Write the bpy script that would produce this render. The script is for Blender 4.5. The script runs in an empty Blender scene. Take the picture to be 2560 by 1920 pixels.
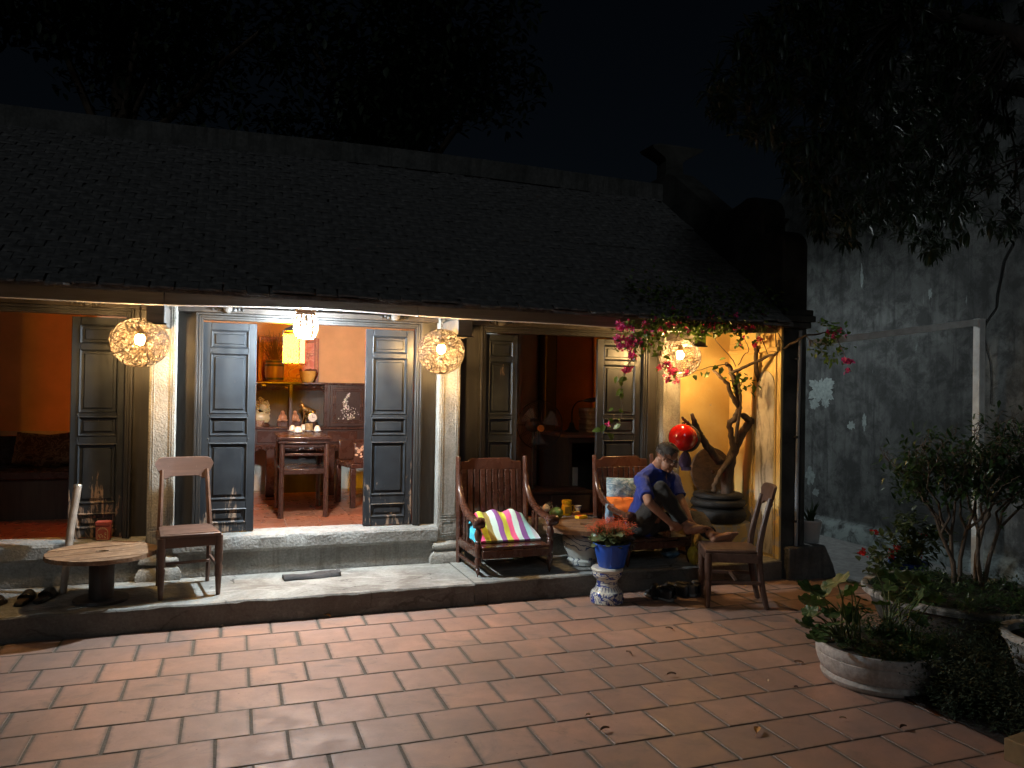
import bpy, bmesh, math, random
from mathutils import Vector, Matrix, Euler, noise as mnoise
random.seed(7)
R = math.radians
SC = bpy.context.scene
COL = SC.collection

# ------------------------------------------------------------------ camera
FPX, YAW, PIT, ROL, CAMH = 1928.6, .346799, .0100074, .0163987, 1.622
_f = Vector((math.sin(YAW)*math.cos(PIT), math.cos(YAW)*math.cos(PIT), math.sin(PIT)))
_r = Vector((math.cos(YAW), -math.sin(YAW), 0))
_u = _r.cross(_f)
CR = _r*math.cos(ROL) + _u*math.sin(ROL)
CU = -_r*math.sin(ROL) + _u*math.cos(ROL)
CF = _f
CC = Vector((0, 0, CAMH))
cam = bpy.data.cameras.new('camera'); camo = bpy.data.objects.new('camera', cam); COL.objects.link(camo)
cam.sensor_fit = 'HORIZONTAL'; cam.sensor_width = 36; cam.lens = 36*FPX/2560
cam.clip_start = .05; cam.clip_end = 500
m = Matrix((CR, CU, -CF)).transposed().to_4x4(); m.translation = CC
camo.matrix_world = m
SC.camera = camo

# ------------------------------------------------------------------ sky, moonlight fill, exposure
W = bpy.data.worlds.new('World'); SC.world = W; W.use_nodes = True
wn = W.node_tree.nodes; wl = W.node_tree.links
sky = wn.new('ShaderNodeTexSky'); sky.sky_type = 'NISHITA'; sky.sun_disc = False
SUN_EL, SUN_AZ = R(24), R(205)      # dim moonlight added as fill from behind the camera, a little to the left
sky.sun_elevation = SUN_EL; sky.sun_rotation = SUN_AZ
wn['Background'].inputs['Strength'].default_value = .0006
wl.new(sky.outputs[0], wn['Background'].inputs[0])
sun = bpy.data.lights.new('moon_fill', 'SUN'); suno = bpy.data.objects.new('moon_fill', sun); COL.objects.link(suno)
sun.energy = .14; sun.angle = R(14); sun.color = (.8, .92, 1)
sd = Vector((math.sin(SUN_AZ)*math.cos(SUN_EL), math.cos(SUN_AZ)*math.cos(SUN_EL), math.sin(SUN_EL)))
suno.rotation_euler = sd.to_track_quat('Z', 'Y').to_euler(); suno.location = sd*30
vs = SC.view_settings
vs.view_transform = 'Standard'; vs.look = 'None'; vs.exposure = 0.0; vs.gamma = 1; vs.use_curve_mapping = False
SC.render.engine = 'CYCLES'
SC.cycles.use_denoising = True
SC.cycles.max_bounces = 8; SC.cycles.diffuse_bounces = 4; SC.cycles.glossy_bounces = 4
SC.cycles.transparent_max_bounces = 12
SC.cycles.sample_clamp_indirect = 4.0
SC.cycles.caustics_reflective = False; SC.cycles.caustics_refractive = False

# ------------------------------------------------------------------ pixel of the photograph -> point of the place
def ray(x, y): return CR*((x-1280)/FPX) + CU*((960-y)/FPX) + CF
def onY(x, y, Y): d = ray(x, y); return CC + d*(Y/d.y)
def onZ(x, y, Z): d = ray(x, y); return CC + d*((Z-CAMH)/d.z)
def onX(x, y, X): d = ray(x, y); return CC + d*(X/d.x)

# ------------------------------------------------------------------ mesh builder
class MB:
    def __init__(s): s.v = []; s.f = []
    def add(s, vs, fs):
        b = len(s.v); s.v += [tuple(v) for v in vs]; s.f += [tuple(b+i for i in f) for f in fs]; return s
    def box(s, a, b):
        x0, y0, z0 = (min(a[i], b[i]) for i in range(3)); x1, y1, z1 = (max(a[i], b[i]) for i in range(3))
        return s.add([(x0,y0,z0),(x1,y0,z0),(x1,y1,z0),(x0,y1,z0),(x0,y0,z1),(x1,y0,z1),(x1,y1,z1),(x0,y1,z1)],
                     [(0,3,2,1),(4,5,6,7),(0,1,5,4),(1,2,6,5),(2,3,7,6),(3,0,4,7)])
    def obox(s, c, size, rot=(0,0,0)):
        M = Euler(rot).to_matrix(); c = Vector(c); h = Vector(size)/2
        P = [(-1,-1,-1),(1,-1,-1),(1,1,-1),(-1,1,-1),(-1,-1,1),(1,-1,1),(1,1,1),(-1,1,1)]
        return s.add([c + M@Vector((p[0]*h.x, p[1]*h.y, p[2]*h.z)) for p in P],
                     [(0,3,2,1),(4,5,6,7),(0,1,5,4),(1,2,6,5),(2,3,7,6),(3,0,4,7)])
    def prism(s, poly, o, ax, ay, az, cap=True):
        """poly in (a,b) -> o + a*ax + b*ay, extruded along az"""
        o, ax, ay, az = Vector(o), Vector(ax), Vector(ay), Vector(az); n = len(poly)
        if (ax.cross(ay)).dot(az) < 0: poly = poly[::-1]
        A = [o+ax*p[0]+ay*p[1] for p in poly]; B = [p+az for p in A]
        fs = [(i, (i+1) % n, n+(i+1) % n, n+i) for i in range(n)]
        if cap: fs += [tuple(range(n))[::-1], tuple(range(n, 2*n))]
        return s.add(A+B, fs)
    def tube(s, pts, rad, n=8, cap=True, sq=1.0):
        pts = [Vector(p) for p in pts]; k = len(pts)
        if not hasattr(rad, '__len__'): rad = [rad]*k
        t0 = (pts[1]-pts[0]).normalized()
        up = Vector((0,0,1)) if abs(t0.z) < .9 else Vector((1,0,0))
        nx = t0.cross(up).normalized(); vs = []
        for i, p in enumerate(pts):
            t = (pts[min(i+1,k-1)]-pts[max(i-1,0)])
            t = t.normalized() if t.length > 1e-9 else t0
            nx = (nx - t*nx.dot(t)); nx = nx.normalized() if nx.length > 1e-6 else t.orthogonal().normalized()
            ny = t.cross(nx)
            for j in range(n):
                a = 2*math.pi*j/n
                vs.append(p + nx*(math.cos(a)*rad[i]) + ny*(math.sin(a)*rad[i]*sq))
        fs = [(i*n+j, i*n+(j+1) % n, (i+1)*n+(j+1) % n, (i+1)*n+j) for i in range(k-1) for j in range(n)]
        if cap: fs += [tuple(range(n))[::-1], tuple(range((k-1)*n, k*n))]
        return s.add(vs, fs)
    def lathe(s, prof, c=(0,0,0), n=24, ax=None, sx=1, sy=1, cap=True):
        """prof: (r,z) list bottom to top"""
        c = Vector(c); vs = []; k = len(prof)
        M = Matrix.Identity(3) if ax is None else Vector((0,0,1)).rotation_difference(Vector(ax)).to_matrix()
        for r_, z_ in prof:
            for j in range(n):
                a = 2*math.pi*j/n; vs.append(c + M@Vector((r_*math.cos(a)*sx, r_*math.sin(a)*sy, z_)))
        fs = [(i*n+j, i*n+(j+1) % n, (i+1)*n+(j+1) % n, (i+1)*n+j) for i in range(k-1) for j in range(n)]
        if cap: fs += [tuple(range(n))[::-1], tuple(range((k-1)*n, k*n))]
        return s.add(vs, fs)
    def ball(s, c, r, n=12, m=8, rot=None):
        c = Vector(c); r = (r,)*3 if not hasattr(r, '__len__') else r; vs = []
        M = Matrix.Identity(3) if rot is None else (Euler(rot).to_matrix() if not isinstance(rot, Matrix) else rot)
        for i in range(1, m):
            t = math.pi*i/m
            for j in range(n):
                a = 2*math.pi*j/n
                vs.append(c + M@Vector((r[0]*math.sin(t)*math.cos(a), r[1]*math.sin(t)*math.sin(a), -r[2]*math.cos(t))))
        vs += [c + M@Vector((0,0,-r[2])), c + M@Vector((0,0,r[2]))]
        b, t = len(vs)-2, len(vs)-1
        fs = [(i*n+j, i*n+(j+1) % n, (i+1)*n+(j+1) % n, (i+1)*n+j) for i in range(m-2) for j in range(n)]
        fs += [(b, (j+1) % n, j) for j in range(n)] + [(t, (m-2)*n+j, (m-2)*n+(j+1) % n) for j in range(n)]
        return s.add(vs, fs)
    def cap(s, p0, p1, r0, r1, n=12):
        """rounded tapering limb"""
        s.tube([p0, p1], [r0, r1], n); s.ball(p0, r0, n, 8); s.ball(p1, r1, n, 8); return s
    def grid(s, fn, nu, nv, closed=False):
        vs = [fn(i/nu, j/nv) for j in range(nv+1) for i in range(nu+1)]
        return s.add(vs, [(j*(nu+1)+i, j*(nu+1)+i+1, (j+1)*(nu+1)+i+1, (j+1)*(nu+1)+i) for j in range(nv) for i in range(nu)])
    def mesh(s, name, off=None):
        me = bpy.data.meshes.new(name)
        v = s.v if off is None else [(a[0]-off[0], a[1]-off[1], a[2]-off[2]) for a in s.v]
        me.from_pydata(v, [], s.f); me.update(); return me
    def build(s, name, mat, parent=None, world=False, smooth=None, bevel=0, seg=2, loc=None, rot=None, kind=None, sub=0):
        off = None
        if world and parent is not None:
            p = parent
            while p.parent: p = p.parent
            off = p.location
        me = s.mesh(name, off)
        if mat is not None: me.materials.append(mat)
        o = bpy.data.objects.new(name, me); COL.objects.link(o)
        if parent is not None: o.parent = parent
        if loc is not None: o.location = loc
        if rot is not None: o.rotation_euler = rot
        if smooth is not None:
            me.polygons.foreach_set('use_smooth', [True]*len(me.polygons))
            me.set_sharp_from_angle(angle=R(smooth))
        if bevel:
            b = o.modifiers.new('bevel', 'BEVEL'); b.width = bevel; b.segments = seg; b.limit_method = 'ANGLE'; b.angle_limit = R(40)
            if smooth is None:
                me.polygons.foreach_set('use_smooth', [True]*len(me.polygons)); me.set_sharp_from_angle(angle=R(55))
        if sub:
            b = o.modifiers.new('sub', 'SUBSURF'); b.levels = sub; b.render_levels = sub
        if kind: o['kind'] = kind
        return o

def tag(o, label=None, cat=None, group=None, kind=None):
    if label: o['label'] = label
    if cat: o['category'] = cat
    if group: o['group'] = group
    if kind: o['kind'] = kind
    return o
def thing(name, label, cat, loc=(0,0,0), rz=0, group=None):
    o = bpy.data.objects.new(name, None); COL.objects.link(o); o.empty_display_size = .1
    o.location = loc; o.rotation_euler = (0,0,rz)
    return tag(o, label, cat, group)
def copy_tree(o, parent=None):
    c = o.copy(); COL.objects.link(c); c.parent = parent
    for ch in list(o.children): copy_tree(ch, c)
    return c
def inst(src, name, parent, loc=(0,0,0), rot=(0,0,0), scale=(1,1,1)):
    """another object sharing the mesh data of src"""
    o = bpy.data.objects.new(name, src.data if hasattr(src, 'data') else src); COL.objects.link(o)
    if parent is not None: o.parent = parent
    o.location = loc; o.rotation_euler = rot; o.scale = scale; return o

def smoothpath(pts, n=6):
    """Catmull-Rom through points"""
    P = [Vector(p) for p in pts]; P = [2*P[0]-P[1]] + P + [2*P[-1]-P[-2]]; out = []
    for i in range(1, len(P)-2):
        for k in range(n):
            t = k/n; a, b, c, d = P[i-1], P[i], P[i+1], P[i+2]
            out.append(.5*((2*b)+(c-a)*t+(2*a-5*b+4*c-d)*t*t+(-a+3*b-3*c+d)*t**3))
    out.append(P[-2]); return out
def lerp(a, b, t): return a+(b-a)*t

# ------------------------------------------------------------------ materials
class NT:
    def __init__(s, name):
        s.m = bpy.data.materials.new(name); s.m.use_nodes = True
        s.n = s.m.node_tree.nodes; s.l = s.m.node_tree.links; s.b = s.n['Principled BSDF']
        s.tc = s.n.new('ShaderNodeTexCoord')
    def node(s, t, **k):
        o = s.n.new(t)
        for a, v in k.items(): setattr(o, a, v)
        return o
    def link(s, a, b): s.l.new(a, b)
    def coord(s, scale=(1,1,1), rot=(0,0,0), src='Object', loc=(0,0,0)):
        mp = s.node('ShaderNodeMapping'); s.link(s.tc.outputs[src], mp.inputs[0])
        mp.inputs['Scale'].default_value = scale; mp.inputs['Rotation'].default_value = rot; mp.inputs['Location'].default_value = loc
        return mp.outputs[0]
    def noise(s, vec, scale=5, detail=5, rough=.55, dist=0, out='Fac'):
        o = s.node('ShaderNodeTexNoise'); s.link(vec, o.inputs['Vector'])
        o.inputs['Scale'].default_value = scale; o.inputs['Detail'].default_value = detail
        o.inputs['Roughness'].default_value = rough; o.inputs['Distortion'].default_value = dist
        return o.outputs[out]
    def ramp(s, fac, stops, interp='LINEAR'):
        o = s.node('ShaderNodeValToRGB'); s.link(fac, o.inputs[0]); cr = o.color_ramp; cr.interpolation = interp
        while len(cr.elements) < len(stops): cr.elements.new(.5)
        for e, (p, c) in zip(cr.elements, stops):
            e.position = p; e.color = (*c, 1) if hasattr(c, '__len__') else (c, c, c, 1)
        return o.outputs[0]
    def mix(s, fac, a, b, mode='MIX'):
        o = s.node('ShaderNodeMix', data_type='RGBA', blend_type=mode)
        for sock, v in ((o.inputs[0], fac), (o.inputs[6], a), (o.inputs[7], b)):
            if hasattr(v, 'is_linked'): s.link(v, sock)
            elif hasattr(v, '__len__'): sock.default_value = (*v, 1)
            else: sock.default_value = v
        return o.outputs[2]
    def math(s, op, a, b=0, c=None, clamp=False):
        o = s.node('ShaderNodeMath', operation=op, use_clamp=clamp)
        for sock, v in zip(o.inputs, (a, b, c)):
            if v is None: continue
            if hasattr(v, 'is_linked'): s.link(v, sock)
            else: sock.default_value = v
        return o.outputs[0]
    def sep(s, vec):
        o = s.node('ShaderNodeSeparateXYZ'); s.link(vec, o.inputs[0]); return o.outputs
    def rand(s): return s.node('ShaderNodeObjectInfo').outputs['Random']
    def bump(s, h, strength=.3, dist=.01, normal=None):
        o = s.node('ShaderNodeBump'); s.link(h, o.inputs['Height'])
        o.inputs['Strength'].default_value = strength; o.inputs['Distance'].default_value = dist
        if normal is not None: s.link(normal, o.inputs['Normal'])
        s.link(o.outputs[0], s.b.inputs['Normal']); return o.outputs[0]
    def set(s, col=None, rough=None, **k):
        for nm, v in (('Base Color', col), ('Roughness', rough), *k.items()):
            if v is None: continue
            sock = s.b.inputs[nm]
            if hasattr(v, 'is_linked'): s.link(v, sock)
            elif hasattr(v, '__len__') and len(v) == 3 and sock.type == 'RGBA': sock.default_value = (*v, 1)
            else: sock.default_value = v
        return s.m
def simple(name, col, rough=.6, var=.25, scale=8, bump=0, bscale=40, spec=None, metallic=0, coat=0, rnd=0, **k):
    t = NT(name); v = t.coord()
    n = t.noise(v, scale, 6, .6)
    dark = tuple(c*(1-var) for c in col); light = tuple(min(1, c*(1+var)) for c in col)
    c = t.ramp(n, [(.3, dark), (.7, light)])
    if rnd:
        f = t.ramp(t.rand(), [(0, 1-rnd), (1, 1+rnd*.6)]); c = t.mix(1, c, f, 'MULTIPLY')
    rr = t.ramp(t.noise(v, scale*2.3, 4), [(.3, max(0, rough-.1)), (.7, min(1, rough+.1))])
    t.set(c, rr, Metallic=metallic, **k)
    if spec is not None: t.b.inputs['Specular IOR Level'].default_value = spec
    if coat: t.b.inputs['Coat Weight'].default_value = coat; t.b.inputs['Coat Roughness'].default_value = .15
    if bump: t.bump(t.noise(v, bscale, 6, .6), bump, .01)
    return t.m
def wood(name, dark, light, rough=.35, axis=2, scale=1.0, coat=0, bump=.15, scratch=0, rnd=.2):
    """grain along a local axis"""
    t = NT(name); sc = [22*scale]*3; sc[axis] = 1.6*scale
    v = t.coord(tuple(sc)); n = t.noise(v, 1.0, 8, .62, .6)
    c = t.ramp(n, [(.25, dark), (.75, light)])
    big = t.noise(t.coord(), 3.5, 4)
    c = t.mix(t.ramp(big, [(.3, 0), (.8, .3)]), c, tuple(d*.75 for d in dark))
    if rnd: c = t.mix(1, c, t.ramp(t.rand(), [(0, 1-rnd), (1, 1+rnd)]), 'MULTIPLY')
    if scratch:
        sN = t.noise(t.coord((30, 30, 30)), 2.2, 6, .7)
        c = t.mix(t.ramp(sN, [(.66, 0), (.72, scratch)]), c, (.5, .42, .34))
    r_ = t.ramp(t.noise(t.coord(), 12, 5), [(.3, max(.05, rough-.05)), (.7, min(1, rough+.08))])
    t.set(c, r_)
    if coat: t.b.inputs['Coat Weight'].default_value = coat; t.b.inputs['Coat Roughness'].default_value = .2
    t.bump(n, bump, .004); return t.m
def emit(name, col, strength):
    t = NT(name); t.set((0,0,0), 1, **{'Emission Color': col, 'Emission Strength': strength}); return t.m

def stone_mat(name, base, rough_bump=.5, scale=60, stain=(.10,.09,.075), stainamt=.5, pit=1):
    t = NT(name); v = t.coord()
    n1 = t.noise(v, 3.2, 6, .6); n2 = t.noise(v, scale, 5, .65); n3 = t.noise(v, 11, 6, .7, 1.0)
    c = t.ramp(n2, [(.25, tuple(b*.62 for b in base)), (.75, tuple(min(1, b*1.25) for b in base))])
    c = t.mix(t.ramp(n1, [(.42, 0), (.72, stainamt)]), c, stain)
    c = t.mix(t.ramp(n3, [(.62, 0), (.75, .35)]), c, tuple(min(1, b*1.5) for b in base))
    st = t.noise(t.coord((7,7,.7)), 1.5, 7, .7, .6); c = t.mix(t.ramp(st, [(.50, 0), (.64, stainamt*.8)]), c, tuple(s_*1.2 for s_ in stain))
    t.set(c, .88)
    vo = t.node('ShaderNodeTexVoronoi', feature='DISTANCE_TO_EDGE'); t.link(v, vo.inputs['Vector']); vo.inputs['Scale'].default_value = scale*.55
    h = t.mix(.5, n2, n3); h = t.mix(.35*pit, h, vo.outputs['Distance'])
    t.bump(h, rough_bump, .02); return t.m

def step_mat():
    t = NT('step_concrete'); v = t.coord(); n1 = t.noise(v, 2.4, 7, .65, .8); n2 = t.noise(v, 45, 6, .7); n3 = t.noise(t.coord((2,9,9)), 1.6, 7, .7, 1.2)
    c = t.ramp(n2, [(.25, (.225,.22,.195)), (.75, (.395,.39,.355))])
    c = t.mix(t.ramp(n1, [(.40, 0), (.62, .75)]), c, (.12,.105,.088))
    c = t.mix(t.ramp(n3, [(.54, 0), (.66, .7)]), c, (.46,.45,.41))
    vo = t.node('ShaderNodeTexVoronoi', feature='DISTANCE_TO_EDGE'); mp = t.coord((1.1,2.3,1)); nz = t.noise(v, 6, 5, .6, out='Color')
    t.link(t.mix(.12, mp, nz), vo.inputs['Vector']); vo.inputs['Scale'].default_value = 1.7
    ck = t.ramp(vo.outputs['Distance'], [(.0, 1), (.006, .9), (.012, 0)]); c = t.mix(t.math('MULTIPLY', ck, t.ramp(n1, [(.48, 0), (.56, .85)])), c, (.035,.03,.026))
    ny = t.sep(t.node('ShaderNodeNewGeometry').outputs['True Normal'])[1]                     # the riser's shade, put into the colour of front-facing sides
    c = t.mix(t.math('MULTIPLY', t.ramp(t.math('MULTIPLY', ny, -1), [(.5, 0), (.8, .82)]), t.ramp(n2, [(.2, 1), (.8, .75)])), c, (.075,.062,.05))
    t.set(c, .85); t.bump(t.mix(.45, n2, n3), .75, .02); return t.m
M = {}
M['stone'] = stone_mat('carved_stone', (.36,.34,.30), .65, 75)
M['stone_rough'] = stone_mat('rough_stone', (.33,.32,.295), 1.0, 55, stainamt=.6)
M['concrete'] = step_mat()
M['grout'] = stone_mat('grout', (.115,.10,.08), .4, 70)
M['block'] = stone_mat('old_render', (.12,.115,.105), .6, 40, stain=(.03,.03,.028), stainamt=.8)
M['passage'] = stone_mat('passage_concrete', (.42,.42,.41), .15, 14, stain=(.16,.16,.15), stainamt=.5)
def tile_mat(name, a, b, dirt, gloss=.55, bump=.12, blotch=.6):
    t = NT(name); v = t.coord(); rr = t.rand()
    mp = t.node('ShaderNodeVectorMath', operation='ADD'); t.link(v, mp.inputs[0])
    cb = t.node('ShaderNodeCombineXYZ'); t.link(t.math('MULTIPLY', rr, 37), cb.inputs[0]); t.link(t.math('MULTIPLY', rr, 91), cb.inputs[1]); t.link(cb.outputs[0], mp.inputs[1])
    vv = mp.outputs[0]
    base = t.mix(t.ramp(rr, [(0, 0), (1, 1)]), a, b)
    base = t.mix(1, base, t.ramp(t.math('FRACT', t.math('MULTIPLY', rr, 13.7)), [(0, .80), (1, 1.10)]), 'MULTIPLY')
    n = t.noise(vv, 7, 6, .6); nf = t.noise(vv, 90, 4, .6)
    c = t.mix(t.ramp(n, [(.35, 0), (.72, .55)]), base, dirt)
    c = t.mix(t.ramp(nf, [(.3, .25), (.7, 0)]), c, tuple(x*.6 for x in a))
    blot = t.noise(vv, 3, 5, .7, .8)
    c = t.mix(t.ramp(blot, [(.58, 0), (.7, blotch)]), c, (.17,.125,.105))
    gp = t.node('ShaderNodeNewGeometry').outputs['Position']; damp = t.noise(gp, .75, 7, .68, .9)
    c = t.mix(t.ramp(damp, [(.42, 0), (.68, blotch*.8)]), c, tuple(x*.55 for x in dirt))
    grime = t.noise(gp, 3.1, 8, .75, .6); c = t.mix(t.ramp(grime, [(.56, 0), (.70, blotch*.6)]), c, (.13,.105,.085))
    sx, sy, sz = t.sep(v); ed = t.math('MAXIMUM', t.math('ABSOLUTE', sx), t.math('ABSOLUTE', sy))
    c = t.mix(t.ramp(t.math('ADD', ed, t.math('MULTIPLY', t.noise(vv, 22, 6, .7), .035)), [(.150, 0), (.168, blotch)]), c, (.10,.08,.065))
    chip = t.noise(vv, 31, 3, .5); c = t.mix(t.ramp(chip, [(.70, 0), (.73, blotch)]), c, tuple(x*.45 for x in a))
    t.set(c, t.ramp(n, [(.3, gloss-.1), (.7, gloss+.18)]))
    t.bump(t.mix(.4, n, nf), bump, .006); return t.m
M['terracotta'] = tile_mat('terracotta_paver', (.43,.232,.160), (.345,.205,.158), (.28,.205,.168), .55, .14, .75)
M['floor_tile'] = tile_mat('interior_tile', (.36,.12,.055), (.32,.105,.05), (.25,.09,.05), .3, .04, .1)
M['white_grout'] = simple('pale_grout', (.42,.34,.27), .8)

# ------------------------------------------------------------------ house materials
def door_mat():
    t = NT('worn_black_door_paint'); v = t.coord()
    vg = t.coord((30, 30, 2.0)); g = t.noise(vg, 1, 9, .7, 1.1)
    paint = t.ramp(t.noise(v, 9, 6), [(.3, (.013,.015,.018)), (.75, (.026,.029,.033))])
    paint = t.mix(t.ramp(t.noise(t.coord((3,3,.8)), 2.2, 5), [(.5, 0), (.8, .45)]), paint, (.050,.048,.044))
    bare = t.ramp(g, [(.3, (.16,.095,.06)), (.7, (.42,.29,.20))])
    z = t.sep(v)[2]
    low = t.ramp(t.math('MULTIPLY', z, .5), [(.24, .14), (.60, 0)])          # wear is worst at the foot of the leaf
    s = t.math('ADD', t.math('MULTIPLY', g, .45), t.math('MULTIPLY', t.noise(t.coord((5.5,5.5,3), loc=(3.4,1.2,.7)), 1, 7, .68, .4), .68))
    w = t.ramp(t.math('ADD', s, low), [(.700, 0), (.735, .9)])
    c = t.mix(w, paint, bare)
    t.set(c, t.ramp(g, [(.3, .30), (.7, .55)]))
    t.bump(t.mix(.5, g, w), .22, .004); return t.m
M['door'] = door_mat()
M['frame_wood'] = wood('weathered_frame_wood', (.013,.012,.0115), (.045,.040,.035), .5, 2, 1.0, bump=.35)
M['beam_wood'] = wood('weathered_beam', (.042,.036,.031), (.115,.098,.082), .65, 0, .8, bump=.35)
M['fascia'] = wood('grey_weathered_fascia', (.16,.148,.13), (.36,.335,.295), .7, 0, .7, bump=.4)
M['dark_wood'] = wood('dark_plank', (.020,.015,.012), (.065,.048,.036), .5, 2, 1.0, bump=.25)
M['roof'] = simple('roof_clay_dark', (.15,.142,.135), .85, .45, 18, .4, 60, rnd=.3)
M['mortar'] = stone_mat('ridge_mortar', (.13,.125,.115), .5, 30, stain=(.035,.035,.03), stainamt=.9)
def yellow_plaster():
    t = NT('yellow_limewash'); v = t.coord()
    n = t.noise(v, 2.6, 7, .6, .6); f = t.noise(v, 14, 6, .65)
    c = t.ramp(n, [(.3, (.70,.46,.15)), (.7, (.82,.60,.23))])
    c = t.mix(t.ramp(f, [(.55, 0), (.8, .4)]), c, (.80,.64,.34))
    z = t.sep(t.coord(src='Object'))[2]
    peel = t.math('ADD', t.noise(v, 5.5, 7, .68, .5), t.ramp(z, [(.5, .17), (1.25, 0)]))
    c = t.mix(t.ramp(peel, [(.685, 0), (.70, .9)]), c, (.55,.47,.36))
    c = t.mix(t.ramp(t.noise(v, 21, 6, .7), [(.68, 0), (.75, .7)]), c, (.14,.10,.06))
    t.set(c, .85); t.bump(t.mix(.5, peel, f), .35, .008); return t.m
M['yellow'] = yellow_plaster()
def pale_patch():
    t = NT('stained_pale_plaster'); v = t.coord()
    c = t.ramp(t.noise(v, 3, 7, .65, 1), [(.3, (.42,.37,.28)), (.6, (.66,.60,.48))])
    st = t.noise(t.coord((5, 5, .9)), 2.2, 7, .7, .5)
    c = t.mix(t.ramp(st, [(.52, 0), (.62, .75)]), c, (.11,.085,.055))
    t.set(c, .9); t.bump(st, .2, .006); return t.m
M['pale'] = pale_patch()
def black_mould():
    t = NT('mould_blackened_render'); v = t.coord()
    c = t.ramp(t.noise(v, 3, 7, .65, .6), [(.35, (.028,.027,.024)), (.7, (.10,.095,.082))])
    t.set(c, .9); t.bump(t.noise(v, 30, 6, .7), .5, .01); return t.m
M['mould'] = black_mould()
M['ochre_wall'] = simple('ochre_interior_wall', (.70,.42,.22), .85, .12, 3, .1, 60)
M['dado'] = simple('whitewashed_dado', (.50,.49,.42), .85, .18, 6, .15, 40)
M['white_wall'] = simple('white_interior_plaster', (.62,.60,.54), .85, .1, 3, .08, 60)

# ------------------------------------------------------------------ ground
g = MB()
g.grid(lambda u, v: (lerp(-40, 5.22, u), lerp(-12, 5.6, v), -.0035), 8, 6)
ground = tag(g.build('courtyard_ground', M['grout']), kind='structure')
PX, PY = .315, .306
X0, Y0 = -.0457, 5.4911
tm = MB().box((-.1512,-.1498,-.03), (.1512,.1498,0)).mesh('paver'); tm.materials.append(M['terracotta'])
bmh = bmesh.new(); bmh.from_mesh(tm); bmesh.ops.bevel(bmh, geom=[e for e in bmh.edges if all(v.co.z > -.01 for v in e.verts)], offset=.0022, segments=1, affect='EDGES'); bmh.to_mesh(tm); bmh.free()
rest = MB(); nt = 0
for row in range(0, 30):
    for k in range(-22, 22):
        x = X0 + PX*(k+.5) + (PX/2 if row % 2 else 0); y = Y0 - PY*row
        if x > 5.05: continue
        vis = (y > 2.35 and -1.9 - (5.5-y)*.0 < x and x > -.36*y+.2 and x < 1.55*y+.2)
        dz = random.uniform(-.0012, .0012); tl = (random.gauss(0, .0028), random.gauss(0, .0028), random.gauss(0, .006))
        if vis and nt < 298:
            o = inst(tm, 'paving_tile', ground, (x+random.gauss(0,.0015), y+random.gauss(0,.0015), dz), tl); nt += 1
        else:
            rest.obox((x, y, dz-.015), (.3, .298, .03))
rest.build('distant_paving_tiles', M['terracotta'], ground, kind='stuff')
pf = MB().grid(lambda u, v: (lerp(4.4, 14, u), lerp(5.45, 20, v), -.012), 4, 4).grid(lambda u, v: (lerp(5.22, 14, u), lerp(-12, 5.45, v), -.012), 4, 4)
tag(pf.build('passage_floor', M['passage']), kind='structure')

# ------------------------------------------------------------------ the raised step in front of the doors
def rough_slab(x0, x1, y0, y1, z0, z1, seed, nx=60):
    rnd = random.Random(seed); mb = MB(); ring = []
    nx = max(6, int((x1-x0)*34))
    for i in range(nx+1):
        x = lerp(x0, x1, i/nx)
        e = .012*mnoise.noise(Vector((x*3.1, seed, 0))) + .007*mnoise.noise(Vector((x*17, seed, 3)))
        h = .006*mnoise.noise(Vector((x*4, seed, 9)))
        c = .010 + .010*max(0, mnoise.noise(Vector((x*9, seed, 5))))
        ring.append([(x, y0+e*.6, z0), (x, y0+e, z0+(z1-z0)*.5), (x, y0+e, z1-c+h), (x, y0+e+c, z1+h), (x, y0+.12, z1+h*.6+.002), (x, lerp(y0, y1, .5), z1), (x, y1, z1), (x, y1, z0)])
    k = len(ring[0]); vs = [p for r_ in ring for p in r_]
    fs = [(i*k+j, (i+1)*k+j, (i+1)*k+j+1, i*k+j+1) for i in range(nx) for j in range(k-1)]
    fs += [tuple(range(k))[::-1], tuple(nx*k+j for j in range(k))]
    fs = [f[::-1] for f in fs]
    mb.add(vs, [f[::-1] for f in fs]); return mb
step = thing('veranda_step', None, None, (0, 5.6, 0)); tag(step, kind='structure')
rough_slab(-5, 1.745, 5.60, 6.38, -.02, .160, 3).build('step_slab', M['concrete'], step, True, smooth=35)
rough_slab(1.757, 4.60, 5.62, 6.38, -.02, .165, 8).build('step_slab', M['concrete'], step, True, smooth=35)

# ------------------------------------------------------------------ the house
house = thing('old_house', 'low old house with dark tiled roof, stone pillars and panelled black doors', 'house', (1.7, 6.5, 0))
def part(mb, name, mat, parent=house, **k): return mb.build(name, mat, parent, True, **k)

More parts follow.
